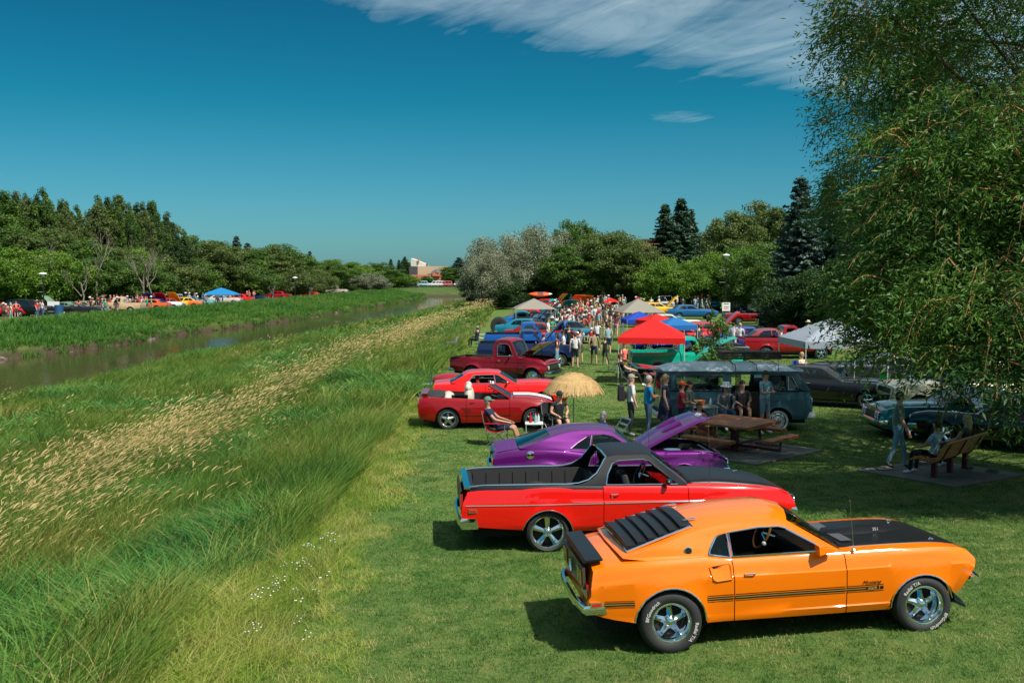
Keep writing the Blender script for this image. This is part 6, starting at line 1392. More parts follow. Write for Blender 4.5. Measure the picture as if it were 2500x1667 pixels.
WLM = leafmat('willow_leaves', (.010, .058, .014), (.12, .24, .035), .36, .5)
wil = empty('willow_tree', (13.6, 21.4, gz(13.6, 21.4))); tag(wil, 'large overhanging willow filling the right side of the photo', 'tree')
co = link('crown', np_mesh('crown', V - np.array(wil.location), np.arange(len(V)).reshape(-1, 4), [WLM], col=t), wil)
TWG = mat('orange_twig', (.42, .19, .07), .7); q = MB()
for i in range(0, nsp, 4):
    pts = []
    for t_ in (0, .35, .7, 1.):
        x0, z0 = .656 * t_, -.344 * t_**2 + .12 * t_; x = x0 * ct[i] + z0 * st_[i]; z = -x0 * st_[i] + z0 * ct[i]; pts.append(tuple(np.array([x * ca[i], x * sa[i], z]) * sc[i] + org[i] - np.array(wil.location)))
    b0 = lob[li[i]] - np.array(wil.location)
    q.tube([tuple(b0 * .5 + np.array(pts[0]) * .5)] + pts, [.014, .011, .009, .006, .003], 3, caps=False)
q.build('twigs', TWG, wil, None)
q = MB(); base = Vector((0, 0, -.3)); fork = Vector((-.2, 0, 2.3)); q.tube([base, (0, 0, 1), fork], [.5, .42, .38], 12, caps=False)
for i in range(0, len(lob), 2):
    e = Vector(lob[i]) - wil.location; 
    if i % 10 == 0:
        m1 = fork + (e - fork) * .4 + Vector((0, 0, 1.4)); m2 = fork + (e - fork) * .75 + Vector((0, 0, 1.1)); q.tube([fork, m1, m2, e], [.26, .16, .09, .03], 7, caps=False); lastm = (m1, m2)
    else: s = lastm[i % 2]; q.tube([s, (s + e) / 2 + Vector((0, 0, .35)), e], [.06, .04, .012], 5, caps=False)
q.build('trunk', BARK, wil, 60)
# young tree in front of the turquoise pickup
s_ = spot(1745, 935); V, F, t, C = crown_mesh(77, .95, .9, 3.35, 46, 60, .12, 'round', .28); yt = empty('young_tree', (s_.x * 34 / s_.y, 34.0, gz(7, 34))); yt.location = ((1742 - 1250) / 2431 * 34, 34, 0)
V[:, 0] += np.where(V[:, 2] < 2, .15 * np.sin(V[:, 2] * 4), 0); V[:, :2] *= np.interp(V[:, 2], [.8, 1.8, 3.4], [1.25, 1.05, .45])[:, None]
link('crown', np_mesh('crown', V, F, [LM['mid']], col=t), yt); trunk_mb(78, 3.2, .035, C, 14, .1).build('trunk', BARK, yt, 60); tag(yt, 'slender young tree growing between the camper van and the turquoise pickup', 'tree')
# ================================================================ furniture
CONC = mat('concrete', (.16, .15, .13), .9, col2=(.10, .095, .085), vscale=3, bump=.3, bscale=30)
WOOD = mat('stained_wood', (.42, .14, .04), .6, col2=(.26, .08, .025), vscale=5)
MAROON = mat('maroon_steel', (.10, .008, .01), .5); POLE = mat('canopy_pole', (.55, .56, .57), .4, .3)
def slab(x, y, a, b, rz, label):
    q = MB(); n = 8
    for i in range(n):
        for j in range(n):
            P = []
            for (u, v) in ((i, j), (i + 1, j), (i + 1, j + 1), (i, j + 1)):
                lx, ly = (u / n - .5) * a, (v / n - .5) * b; X, Y = x + lx * math.cos(rz) - ly * math.sin(rz), y + lx * math.sin(rz) + ly * math.cos(rz); P.append((X, Y, gz(X, Y) + .035))
            q.add(P, [(0, 1, 2, 3)])
            if i == 0 or j == 0 or i == n - 1 or j == n - 1:
                for k in range(4):
                    A, B = P[k], P[(k + 1) % 4]; q.add([A, B, (B[0], B[1], B[2] - .12), (A[0], A[1], A[2] - .12)], [(0, 3, 2, 1)])
    o = q.build('concrete_slab', CONC, None, 30, weld=.001); tag(o, label, 'slab'); return o
slab(5.9, 26.0, 3.3, 3.3, R(45), 'square concrete pad under the picnic table'); slab(9.85, 22.6, 2.75, 2.5, R(33), 'concrete pad under the curved slatted bench')
pt_ = empty('picnic_table', (5.87, 26.0, gz(5.87, 26) + .035), R(47)); tag(pt_, 'square wooden picnic table with four attached benches on a maroon frame', 'picnic table')
for k in range(8): q = MB(); q.box((-.77 + k * .22, 0, .745), (.212, 1.74, .05)); q.build('plank', WOOD, pt_)
for k in (-.5, .5): q = MB(); q.box((0, k, .70), (1.7, .09, .04)); q.build('batten', WOOD, pt_)
for sg in (-1, 1): q = MB(); q.box((0, sg * .86, .735), (1.74, .03, .09)); q.build('edge_board', WOOD, pt_)
for k in range(4):
    a = k * math.pi / 2; c_, s_ = math.cos(a), math.sin(a)
    b = empty('bench', (0, 0, 0), a, pt_)
    for j in range(2): q = MB(); q.box((1.26 + j * .145, 0, .44), (.138, 1.45, .07)); q.build('plank', WOOD, b)
    q = MB(); q.tube([(.05, 0, .14), (1.32, 0, .14), (1.32, 0, .40)], .04, 6); q.build('arm', MAROON, b)
q = MB(); q.box((0, 0, .36), (.16, .16, .72)); q.box((0, 0, .02), (.5, .5, .03)); q.build('pedestal', MAROON, pt_)
# curved slat bench
bn = empty('park_bench', (10.15, 22.35, gz(10.15, 22.35) + .035), R(44)); tag(bn, 'long curved wooden slat bench on maroon posts, two women seated on it', 'bench')
YW = mat('bench_wood', (.50, .24, .07), .6, col2=(.34, .15, .04), vscale=6)
prof_ = [(.62, .40), (.56, .43), (.49, .44), (.42, .435), (.35, .425), (.28, .41), (.21, .40), (.14, .40), (.08, .43), (.04, .48), (.01, .54), (-.02, .60), (-.05, .66), (-.08, .72), (-.12, .78), (-.17, .83)]
for i, (yy, zz) in enumerate(prof_):
    a = prof_[max(0, i - 1)]; b = prof_[min(len(prof_) - 1, i + 1)]; an = math.atan2(b[1] - a[1], b[0] - a[0]); q = MB(); q.box((0, yy, zz), (2.25, .045, .045), rx=an); q.build('slat', YW, bn)
for x in (-.85, 0, .85):
    q = MB(); q.box((x, .2, .2), (.11, .11, .42)); q.tube([(x, .60, .375), (x, .3, .38), (x, .12, .37), (x, .03, .46), (x, -.10, .70), (x, -.15, .80)], .03, 6); q.build('post', MAROON, bn)
def canopy(x, y, w, rot, eave, apex, m, label, val=.25, group=None, d=None):
    g0 = gz(x, y); r = empty('canopy', (x, y, g0), rot); h = w / 2; e = (d or w) / 2; q = MB(); n = 10; V = {}
    for i in range(-n, n + 1):
        for j in range(-n, n + 1):
            u, v = i / n, j / n; t = max(abs(u), abs(v)); V[i, j] = len(q.v); q.v.append((u * h, v * e, eave + val + (apex - eave - val) * (1 - t)**.92 - .03 * math.sin(math.pi * t) * (abs(abs(u) - abs(v)) > .12)))
    for i in range(-n, n):
        for j in range(-n, n): q.f.append((V[i, j], V[i + 1, j], V[i + 1, j + 1], V[i, j + 1])); q.m.append(0)
    ring = [(i, -n) for i in range(-n, n)] + [(n, j) for j in range(-n, n)] + [(i, n) for i in range(n, -n, -1)] + [(-n, j) for j in range(n, -n, -1)]
    o = len(q.v)
    for k, (i, j) in enumerate(ring): X, Y, Z = q.v[V[i, j]]; q.v.append((X * 1.004, Y * 1.004, eave + .012 * math.sin(k * 1.7)))
    L_ = len(ring)
    for k in range(L_): q.f.append((V[ring[k]], V[ring[(k + 1) % L_]], o + (k + 1) % L_, o + k)); q.m.append(0)
    q.build('cover', m, r, 20)
    for sx in (-1, 1):
        for sy in (-1, 1): p = MB(); p.tube([(sx * h * .985, sy * e * .985, 0), (sx * h * .985, sy * e * .985, eave + val)], .02, 6); p.box((sx * h * .985, sy * e * .985, .01), (.09, .09, .02)); p.build('leg', POLE, r)
    p = MB()
    for sx, sy in ((-1, 0), (1, 0), (0, -1), (0, 1)):
        for k in range(4):
            a, b = -1 + k * .5, -.5 + k * .5; za, zb = (eave + val - .05, eave + .02) if k % 2 else (eave + .02, eave + val - .05)
            A, B = ((sx * h * .97, a * e, za), (sx * h * .97, b * e, zb)) if sx else ((a * h, sy * e * .97, za), (b * h, sy * e * .97, zb)); p.tube([A, B], .009, 4)
    p.build('frame', POLE, r, None); tag(r, label, 'canopy', group); return r
def fab(n, c): return mat('canvas_' + n, c, .75, trans=.25)
cn = canopy(6.0, 42.45, 2.75, R(-10), 1.72, 2.72, fab('red', (.80, .008, .006)), 'bright red pop up canopy in the middle of the lawn')
flat_text('X', .22, 'lettering', WHITEP, cn, Matrix.Translation((1.39, -.6, 1.86)) @ Matrix.Rotation(R(90), 4, 'Z') @ Matrix.Rotation(R(90), 4, 'X'))
canopy(8.55, 67.5, 2.9, R(8), 1.95, 2.85, fab('beige', (.30, .27, .22)), 'beige pop up canopy amid the crowd left of the yellow cars', .02, d=3.0)
canopy(7.35, 57.5, 1.8, R(5), 1.7, 2.4, fab('blue', (.01, .06, .42)), 'small dark blue canopy behind the bright red one'); canopy(8.0, 55.3, 1.7, R(20), 1.75, 2.35, fab('red2', (.7, .01, .01)), 'small red canopy squeezed between two blue ones')
canopy(8.7, 53.3, 1.9, R(12), 1.6, 2.25, fab('azure', (.01, .15, .42)), 'azure blue canopy right behind the bright red one'); canopy(12.1, 37.6, 3.1, R(3), 1.95, 3.0, fab('grey', (.34, .38, .44)), 'pale grey canopy half hidden by willow leaves')
canopy(1.6, 73, 2.9, R(4), 2.0, 2.75, fab('tan', (.32, .28, .23)), 'tan awning over the cars at the edge of the tall grass', .02)
q = spot(596, 745); canopy(q.x - 3, q.y, 4.2, R(0), 1.5, 2.5, fab('cyan', (.01, .22, .50)), 'bright blue canopy on the far bank', .1, d=3)
def parasol(x, y, z, rad, hgt, m, label, name='parasol', thatch=False):
    r = empty(name, (x, y, gz(x, y))); q = MB(); rs = np.random.RandomState(3)
    if thatch:
        for (r0, r1, z0, z1, n) in ((.55, 1., -.10, -.42, 900), (.30, .80, .05, -.16, 800), (0.02, .56, .26, .02, 800)):
            for i in range(n):
                a = rs.uniform(0, 6.283); da = rs.normal() * .035; ra = rad * r0 + rs.uniform(-.04, .04); rb = rad * r1 + rs.uniform(-.06, .03); Z0 = z + hgt * .6 * (1 - (ra / rad)**2) ; Z1 = z + hgt * .6 * (1 - (rb / rad)**1.8) + rs.uniform(-.04, .03) - (.05 if r1 == 1 else .02)
                w = .011; ax, ay = -math.sin(a) * w, math.cos(a) * w
                am = a + da * .5; rm_ = (ra + rb) / 2; Zm = z + hgt * .6 * (1 - (rm_ / rad)**2) + .02 + rs.uniform(0, .02)
                P = [(ra * math.cos(a), ra * math.sin(a), Z0), (rm_ * math.cos(am), rm_ * math.sin(am), Zm), (rb * math.cos(a + da), rb * math.sin(a + da), Z1)]
                q.add([(p[0] + ax * s, p[1] + ay * s, p[2]) for p in P for s in (-1, 1)], [(0, 1, 3, 2), (2, 3, 5, 4)])
        q.build('thatch', m, r, None)
        u = MB(); u.lathe([(rad * t, z + hgt * .6 * (1 - t * t) - .03) for t in np.linspace(.02, .96, 9)], n=24); u.build('lining', mat('thatch_lining', (.20, .13, .06), .9), r)
    else:
        for k in range(8):
            a, b = k * math.pi / 4, (k + 1) * math.pi / 4; q.add([(0, 0, z + hgt), (rad * math.cos(a), rad * math.sin(a), z), (rad * math.cos(b), rad * math.sin(b), z), (rad * .95 * math.cos((a + b) / 2), rad * .95 * math.sin((a + b) / 2), z + .05)], [(0, 1, 3), (0, 3, 2)])
        q.build('cover', m, r, None)
    p = MB(); p.tube([(0, 0, 0), (0, 0, z + hgt * .55)], .02, 6); p.build('pole', POLE, r); tag(r, label, 'parasol'); return r
THA = mat('thatch_straw', (.50, .31, .12), .85, col2=(.62, .44, .20), vscale=14, trans=.2)
parasol(1.80, 28.9, 1.26, .88, .82, THA, 'straw thatched beach parasol shading a seated man by the convertible', 'thatched_parasol', True)
q = spot(1452, 775); parasol(q.x, 84, 2.1, .75, .35, fab('red', 0), 'small red parasol in the crowd by the forked tree')
def chair(x, y, rz, m, label, scale=1.):
    r = empty('camp_chair', (x, y, gz(x, y)), rz); r.scale = [scale] * 3; q = MB(); q.add([(.27, -.26, .44), (.27, .26, .44), (0, .25, .37), (0, -.25, .37), (-.24, .26, .42), (-.24, -.26, .42)], [(0, 1, 2, 3), (3, 2, 4, 5)]); q.build('seat', m, r, None)
    q = MB(); q.add([(-.24, -.27, .40), (-.24, .27, .40), (-.36, .28, .95), (-.36, -.28, .95), (-.34, 0, .62)], [(0, 1, 4), (1, 2, 4), (2, 3, 4), (3, 0, 4)]); q.build('backrest', m, r, None)
    for sg in (-1, 1):
        q = MB(); q.tube([(.26, sg * .27, .0), (-.22, sg * .27, .44)], .011, 5); q.tube([(-.26, sg * .27, 0), (.26, sg * .27, .44)], .011, 5); q.tube([(-.24, sg * .27, .36), (-.37, sg * .28, .97)], .011, 5); q.tube([(.26, sg * .28, 0), (.26, sg * .28, .62)], .011, 5); q.build('side_frame', mat('chair_frame', (.3, .31, .32), .4, .6), r)
        q = MB(); q.box((-.0, sg * .29, .63), (.56, .06, .02)); q.build('armrest', m, r)
    q = MB(); q.tube([(.26, -.27, .02), (.26, .27, .42)], .01, 5); q.tube([(-.26, .27, .02), (-.26, -.27, .42)], .01, 5); q.build('cross_brace', mat('chair_frame', (0, 0, 0)), r)
    tag(r, label, 'camp chair'); return r
FC = {n: mat('nylon_' + n, c, .8, trans=.1) for n, c in dict(red=(.42, .01, .02), navy=(.01, .03, .09), green=(.01, .30, .05), dkgreen=(.015, .05, .04), black=(.012, .012, .014), blue=(.01, .05, .30), grey=(.25, .26, .28), white=(.6, .6, .62)).items()}
chair(-.42, 26.9, R(-8), FC['red'], 'red folding camp chair with a man reclining in it beside the purple coupe')
chair(1.25, 28.15, R(-60), FC['black'], 'black camp chair under the thatched parasol'); chair(4.75, 40.8, R(0), FC['dkgreen'], 'dark green camp chair left of the van near the maroon table')
p_ = spot(2035, 955); chair(p_.x, p_.y, R(120), FC['navy'], 'navy camp chair seen from behind right of the van'); chair(p_.x - .6, p_.y + 2.2, R(-50), FC['blue'], 'blue camp chair holding a fair haired woman right of the van')
p_ = spot(2140, 975); chair(p_.x, p_.y, R(200), FC['green'], 'bright green camp chair glimpsed through the willow leaves'); p_ = spot(2135, 1035); chair(p_.x, p_.y, R(100), FC['black'], 'black camp chair in deep shade under the willow'); p_ = spot(2105, 940); chair(p_.x, p_.y, R(30), FC['grey'], 'grey camp chair beside the green one')
p_ = spot(1101, 862); chair(p_.x, p_.y, R(170), FC['grey'], 'pale grey folding chair in the grass behind the maroon truck'); p_ = spot(1489, 900); chair(p_.x, 46.5, R(0), FC['black'], 'small dark camp chair left of the red canopy pole'); p_ = spot(1178, 840); chair(p_.x, p_.y, R(180), FC['white'], 'white garden chair behind the blue and black car')
# little tables and things on them
def table(x, y, rz, a, b, h, top, label):
    r = empty('folding_table', (x, y, gz(x, y)), rz); q = MB(); q.box((0, 0, h), (a, b, .03)); q.build('tabletop', top, r)
    for sx in (-1, 1):
        for sy in (-1, 1): q = MB(); q.tube([(sx * a * .45, sy * b * .45, 0), (sx * a * .45, sy * b * .45, h)], .012, 5); q.build('leg', POLE, r)
    tag(r, label, 'table'); return r
table(5.95, 38.6, 0, 1.6, .9, .72, CL['maroon'], 'table under a maroon cloth left of the camper van'); table(.62, 27.7, 0, .5, .4, .48, WHITEP, 'tiny side table with bottles by the front wheel of the convertible'); table(5.5, 28.35, 0, .75, .5, .86, mat('melamine', (.3, .28, .25), .5), 'small table with an orange bowl beside the van')
def bottle(x, y, z, c, label, s=1.):
    q = MB(); q.lathe([(.001, 0), (.035, 0), (.036, .14), (.015, .19), (.013, .23), (.001, .23)], n=10, k=0); q.lathe([(.016, .215), (.016, .24), (.001, .242)], n=8, k=1); o = q.build('bottle', [c, mat('bottle_cap', (.5, .02, .02), .5)]); o.location = (x, y, z); o.scale = [s] * 3; tag(o, label, 'bottle'); return o
zt_ = gz(.62, 27.7) + .495
bottle(.52, 27.65, zt_, mat('soda_red', (.4, .02, .02), .2), 'red drink bottle on the tiny side table', 1.2); bottle(.66, 27.62, zt_, mat('soda_green', (.25, .42, .40), .15), 'pale green bottle on the tiny side table', 1.2); bottle(.74, 27.74, zt_, mat('soda_clear', (.5, .55, .55), .15), 'clear bottle on the tiny side table', 1.1)
q = MB(); q.lathe([(.001, 0), (.09, 0), (.15, .14), (.16, .16), (.14, .15), (.08, .02)], n=16); o = q.build('bowl', mat('bowl_orange', (.75, .22, .01), .4)); o.location = (5.4, 28.35, gz(5.5, 28.35) + .875); tag(o, 'orange bowl on the small table beside the van', 'bowl')
bottle(5.68, 28.3, gz(5.5, 28.35) + .875, mat('soda_clear', (0, 0, 0)), 'clear bottle next to the orange bowl', 1.1)
# striped deck chair and bag near the purple bonnet
r = empty('deck_chair', (2.62, 25.6, gz(2.6, 25.6)), R(200)); q = MB()
for k in range(7): q.box((-.18 - k * .035, 0, .45 + k * .075), (.012, .46, .05), k % 2, ry=-.4)
q.build('backrest', [mat('stripe_cream', (.7, .66, .58), .9), mat('stripe_dark', (.03, .03, .03), .9)], r); q = MB(); q.box((.05, 0, .4), (.45, .46, .02)); q.tube([(-.4, -.25, .9), (.25, -.25, 0)], .014, 5); q.tube([(-.4, .25, .9), (.25, .25, 0)], .014, 5); q.build('seat_frame', POLE, r); tag(r, 'cream and black striped deck chair behind the purple bonnet', 'deck chair')
q = MB(); q.box((0, 0, .22), (.2, .30, .44), tp=.85); q.box((.12, 0, .16), (.07, .22, .22), tp=.9); bpk = q.build('backpack', FC['black']); bpk.location = (3.13, 28.4, 1.02 + gz(3.1, 28.4)); bv = bpk.modifiers.new('b', 'BEVEL'); bv.width = .05; bv.segments = 3; tag(bpk, 'black backpack on the back of the man in the white shirt', 'backpack')
q = MB(); q.add([(0, -.15, 0), (.05, .35, 0), (.02, .38, .9), (-.05, -.1, .95)], [(0, 1, 2, 3)]); 
# lamp posts
def lamp(px, d, ztop_, label):
    X = (px - 1250) / 2431 * d; r = empty('lamp_post', (X, d, gz(X, d))); q = MB(); q.tube([(0, 0, 0), (0, 0, ztop_ - .5)], [.09, .05], 8); q.build('pole', BLACKP, r)
    q = MB(); q.lathe([(.06, -.5), (.17, -.42), (.17, -.16)], (0, 0, ztop_), n=12); q.build('lantern', mat('lamp_glass', (.6, .6, .6), .3), r); q = MB(); q.lathe([(.16, -.16), (.42, -.13), (.36, -.04), (.1, .02), (.001, .04)], (0, 0, ztop_), n=14); q.build('lamp_shade', WHITEP, r)
    for k in (.35, .62): q = MB(); q.box((-.35, 0, ztop_ * (1 - k * .75)), (.7, .03, .03)); q.build('banner_arm', mat('arm_cream', (.5, .48, .4), .6), r)
    tag(r, label, 'lamp post'); return r
lamp(1771, 108, 6.5, 'black lamp post with a white shade before the bright green bushes'); lamp(107, 108, 4.5, 'black lamp post among the cars at the far left'); lamp(1577, 150, 6.2, 'distant lamp post left of the two spruces'); lamp(721, 160, 3.6, 'far lamp post right of the blue canopy on the far bank')
# signs
def sign(px, py, w, h, zc, lines, label, d=None):
    p = spot(px, py); 
    if d: p = Vector(((px - 1250) / 2431 * d, d, 0))
    r = empty('sign_board', (p.x, p.y, gz(p.x, p.y))); q = MB(); q.box((0, 0, zc), (w, .03, h)); q.build('board', WHITEP, r)
    for sg in (-1, 1): q = MB(); q.tube([(sg * w * .4, .02, 0), (sg * w * .4, .02, zc)], .02, 5); q.build('leg', POLE, r)
    for i, (c, zz) in enumerate(lines): q = MB(); q.box((0, -.018, zc + zz), (w * .6, .005, h * .08)); q.build('print', c, r)
    tag(r, label, 'sign'); return r
sign(1773, 765, .8, .85, 1.15, [(mat('print_red', (.5, .02, .02), .6), 0), (BLACKP, .28), (mat('print_red', 0), -.18)], 'white notice board with red print in front of the red convertible', d=100); sign(131, 768, 1.3, 1.2, .8, [], 'white sandwich board on the far bank beside a blue barrel')
p_ = spot(144, 773); q = MB(); q.lathe([(.001, 0), (.42, 0), (.44, .3), (.42, .6), (.44, .9), (.42, 1.2), (.3, 1.2), (.28, 1.1)], n=16); o = q.build('waste_barrel', mat('barrel_blue', (.01, .07, .16), .5)); o.location = p_; tag(o, 'blue waste barrel on the far bank', 'barrel')
# ================================================================ buildings
BRK = mat('red_brick', (.36, .12, .07), .9, col2=(.28, .09, .055), vscale=.4); BGE = mat('beige_stucco', (.50, .38, .24), .9); WHC = mat('white_stucco', (.62, .60, .50), .9, var=.1, vscale=.2); DGR = mat('dark_cladding', (.06, .06, .065), .7); ORB = mat('orange_brick', (.50, .17, .09), .9); RFG = mat('slate_roof', (.10, .095, .10), .8); WGL = mat('window_glass', (.02, .025, .03), .1)
def bx(px0, px1, y0, y1, Y, dep): 
    x0, x1 = (px0 - 1250) / 2431 * Y, (px1 - 1250) / 2431 * Y; z0, z1 = ztop(y1, Y), ztop(y0, Y); return ((x0 + x1) / 2, Y + dep / 2, (z0 + z1) / 2), (x1 - x0, dep, z1 - z0)
th = empty('theatre_building', (-24, 292, .3)); bpy.context.view_layer.update()
def tpart(nm, m, *a):
    c, s = bx(*a); q = MB(); q.box(Vector(c) - th.location, s); return q.build(nm, m, th)
q = MB(); x0, x1 = (1004 - 1250) / 2431 * 292 + 24, (1040 - 1250) / 2431 * 292 + 24; z = [ztop(v, 292) - .3 for v in (650, 630.5, 645)]
q.add([(x0, 0, z[0]), (x1, 0, z[0]), (x1, 0, z[2]), (x0, 0, z[1]), (x0, 9, z[0]), (x1, 9, z[0]), (x1, 9, z[2]), (x0, 9, z[1])], [(0, 1, 2, 3), (5, 4, 7, 6), (3, 2, 6, 7), (0, 3, 7, 4), (1, 5, 6, 2)]); q.build('fly_tower', WHC, th, None)
tpart('auditorium', BGE, 1020, 1087, 650, 672, 291.5, 14); tpart('dark_wing', DGR, 1000, 1020, 651, 672, 291, 14); tpart('chimney', ORB, 1021, 1024, 630, 640, 291.5, 1); tpart('roof_vent', DGR, 1040, 1044, 644, 650, 293, 2)
tag(th, 'distant theatre with a white sloping tower and a beige windowless hall', 'building')
sh = empty('brick_shop', (-24, 285, .3)); 
def spart(nm, m, *a): c, s = bx(*a); q = MB(); q.box(Vector(c) - sh.location, s); return q.build(nm, m, sh)
spart('wall', ORB, 1004, 1077, 671, 699, 285, 5); spart('window', WGL, 1017, 1019, 674, 679, 284.9, .3); spart('window', WGL, 1068, 1071, 665.5, 668, 284.4, .3); spart('doorway', WGL, 1049, 1058, 684, 697, 284.9, .3); spart('sign_panel', mat('sign_green', (.08, .45, .25), .5), 1047, 1057, 677, 683, 284.7, .3); spart('turret', ORB, 1056, 1075, 665, 674, 284.5, 3)
q = MB(); q.lathe([(1.75, 0), (.02, 1.0)], Vector(((1066 - 1250) / 2431 * 285, 286, ztop(665, 285))) - sh.location, n=4); q.build('roof', RFG, sh, None); tag(sh, 'distant orange brick shop with a green sign below the theatre', 'building')
br = empty('brick_building', (34, 196, 0)); c, s = bx(1568, 1760, 586, 700, 196, 20)
q = MB(); q.box(Vector(c) - br.location, s); q.build('wall', BRK, br); c, s = bx(1567, 1761, 584, 588, 195.7, 20.6); q = MB(); q.box(Vector(c) - br.location, s); q.build('parapet', DGR, br)
for k in range(8):
    for j in range(3): c, s = bx(1578 + k * 23, 1590 + k * 23, 652 + j * 18, 660 + j * 18, 195.9, .3); q = MB(); q.box(Vector(c) - br.location, s); q.build('window', WGL, br)
tag(br, 'long brown brick building behind the spruces on the right', 'building')
for (px0, px1, y0, y1, m, lb) in ((1132, 1146, 671, 692, WHC, 'white house wall beyond the distant cars'), (1125, 1132, 655, 664, ORB, 'orange gable of a distant house'), (1150, 1167, 681, 690, mat('red_awning', (.6, .03, .03), .7), 'small building with a red awning at the skyline')):
    c, s = bx(px0, px1, y0, y1, 300, 6); bb = empty('small_building', (c[0], 303, 0)); q = MB(); q.box(Vector((0, 0, c[2])), s); q.build('wall', m, bb); q = MB(); q.box((0, -3.05, c[2] - s[2] * .1), (s[0] * .3, .1, s[2] * .4)); q.build('window', WGL, bb)
    q = MB(); q.add([(-s[0] / 2 - .2, -3.2, c[2] + s[2] / 2), (s[0] / 2 + .2, -3.2, c[2] + s[2] / 2), (s[0] / 2 + .2, 3.2, c[2] + s[2] / 2), (-s[0] / 2 - .2, 3.2, c[2] + s[2] / 2), (-s[0] / 2, 0, c[2] + s[2] / 2 + .7), (s[0] / 2, 0, c[2] + s[2] / 2 + .7)], [(0, 1, 5, 4), (2, 3, 4, 5), (0, 4, 3), (1, 2, 5)]); q.build('roof', RFG if m is not WHC else WHC, bb, None); tag(bb, lb, 'building')
# ================================================================ the other cars
GR, GF = 'show cars on the near lawn', 'show cars on the far bank'
def behind_path(px, d, u):
    while (px - 1250) / 2431 * d - float(river_c(d)) > u: d += .5
    return Vector(((px - 1250) / 2431 * d, d, 0))
def C_(k, px, py, yaw, col, label, g=GR, cat='car', d=None):
    p = spot(px, py) if d is None else Vector(((px - 1250) / 2431 * d, d, 0))
    if g == GF: p = behind_path(px, 2431 * CAMZ / (py - 660), -19.3)
    c, s = math.cos(R(yaw)), math.sin(R(yaw)); L_ = 1.4
    return put(k, p.x - c * L_, p.y - s * L_, R(yaw), col, label, g, cat)
red, dkr, blu, nav, blk, tea, yel, ora, sil, cre, gre, wht, gold = (.6, .008, .006), (.22, .004, .008), (.005, .05, .36), (.006, .015, .06), (.008, .008, .01), (.005, .16, .22), (.80, .42, .005), (.75, .12, .005), (.35, .38, .40), (.62, .55, .36), (.14, .22, .14), (.6, .62, .64), (.42, .24, .02)
# left hand row, running away along the tall grass
C_('picko', 1290, 870, 0, nav, 'dark blue pickup with black cab and a tall black bonnet raised', d=50.5); C_('pick', 1292, 850, 0, (.006, .07, .30), 'bright blue pickup in the left hand row', cat='pickup truck', d=57)
C_('salo', 1300, 820, -8, (.008, .16, .24), 'teal saloon with bonnet up, in the row beside the tall grass', d=70); C_('salo', 1330, 800, -5, dkr, 'dark red car with a steeply raised bonnet in the left hand row', d=63.5); C_('sal', 1392, 808, -62, (.01, .14, .20), 'teal coupe with its chrome front towards the walkway', d=66)
C_('fasto', 1290, 790, -10, (.01, .13, .36), 'blue car with raised bonnet under the tan awning', d=78); C_('sal', 1345, 778, -55, blk, 'black car facing the walkway beyond the teal coupe', d=80); C_('pick', 1352, 760, -3, (.01, .42, .42), 'turquoise old pickup behind the tan awning', cat='pickup truck', d=104)
C_('sal', 1320, 748, -4, blk, 'dark car carrying an orange kayak on its roof', d=122); C_('salo', 1400, 752, -70, ora, 'orange car with open bonnet, left of two', d=112); C_('salo', 1424, 752, -80, (.7, .10, .004), 'orange car with open bonnet, right of two', d=108); C_('salo', 1370, 765, -60, tea, 'teal green car beyond the row with bonnet raised', d=92); C_('sal', 1380, 745, -40, (.01, .25, .12), 'green car deep in the left hand row', d=130); C_('conv', 1358, 785, -58, (.02, .07, .08), 'dark open car beside the walkway', d=74, cat='car')
C_('salo', 1318, 772, -20, red, 'bright red car with bonnet up between blue cars of the left row', d=86); C_('sal', 1385, 770, -70, (.4, .01, .01), 'red car nose on beside the teal green one', d=97); C_('salo', 1345, 752, -30, red, 'small red car with bonnet up far down the left row', d=116)
# middle and right of the lawn
C_('fast', 1680, 812, 0, red, 'red coupe behind the young tree', d=62); C_('salo', 1735, 800, 0, (.45, .01, .02), 'red car with a long raised bonnet right of the young tree', d=66); C_('conv', 1640, 800, 180, blu, 'dark blue open car under the azure canopy', d=58); C_('sal', 1840, 826, 0, (.008, .03, .28), 'dark blue coupe before the red pickup with papers in its window', d=60.5)
C_('sal', 1905, 835, 0, dkr, 'dark red hardtop with black roof behind the red pickup', d=58.5); C_('fasto', 1700, 845, 180, blk, 'black car with bonnet up behind the turquoise pickup', d=50); C_('conv', 1838, 784, 0, dkr, 'long red convertible with a pale sill line on open lawn', d=88)
C_('fast', 1975, 792, 0, gold, 'gold fastback partly behind people near the tall spruce', d=86); C_('sal', 1922, 790, 175, blk, 'black hot rod in front of the gold fastback', d=82); C_('fasto', 2075, 800, 160, (.01, .12, .32), 'blue car with raised bonnet behind the willow leaves', d=74)
C_('wag', 1885, 752, 10, sil, 'silver wagon with open tailgate before the dark hedge', d=108); C_('wag', 1832, 748, 185, (.2, .22, .2), 'grey wagon with raised rear door in the back row', d=114); C_('wag', 1625, 745, -95, (.5, .52, .54), 'pale grey van facing us behind the yellow cars', d=118, cat='van'); C_('wag', 1726, 745, -80, (.01, .30, .42), 'sky blue van in the back row', d=118, cat='van')
C_('salo', 1610, 764, 5, yel, 'yellow car with double raised bonnet right of the beige canopy', d=104); C_('sal', 1568, 760, 178, yel, 'yellow coupe behind the beige canopy', d=106); C_('sal', 1530, 775, 0, (.7, .30, .005), 'amber yellow car under the beige canopy', d=92); C_('sal', 1640, 782, 0, (.60, .56, .42), 'cream roofed classic saloon behind the blue canopies', d=76); C_('sal', 1600, 772, 0, (.02, .14, .18), 'teal saloon left of the cream one', d=84)
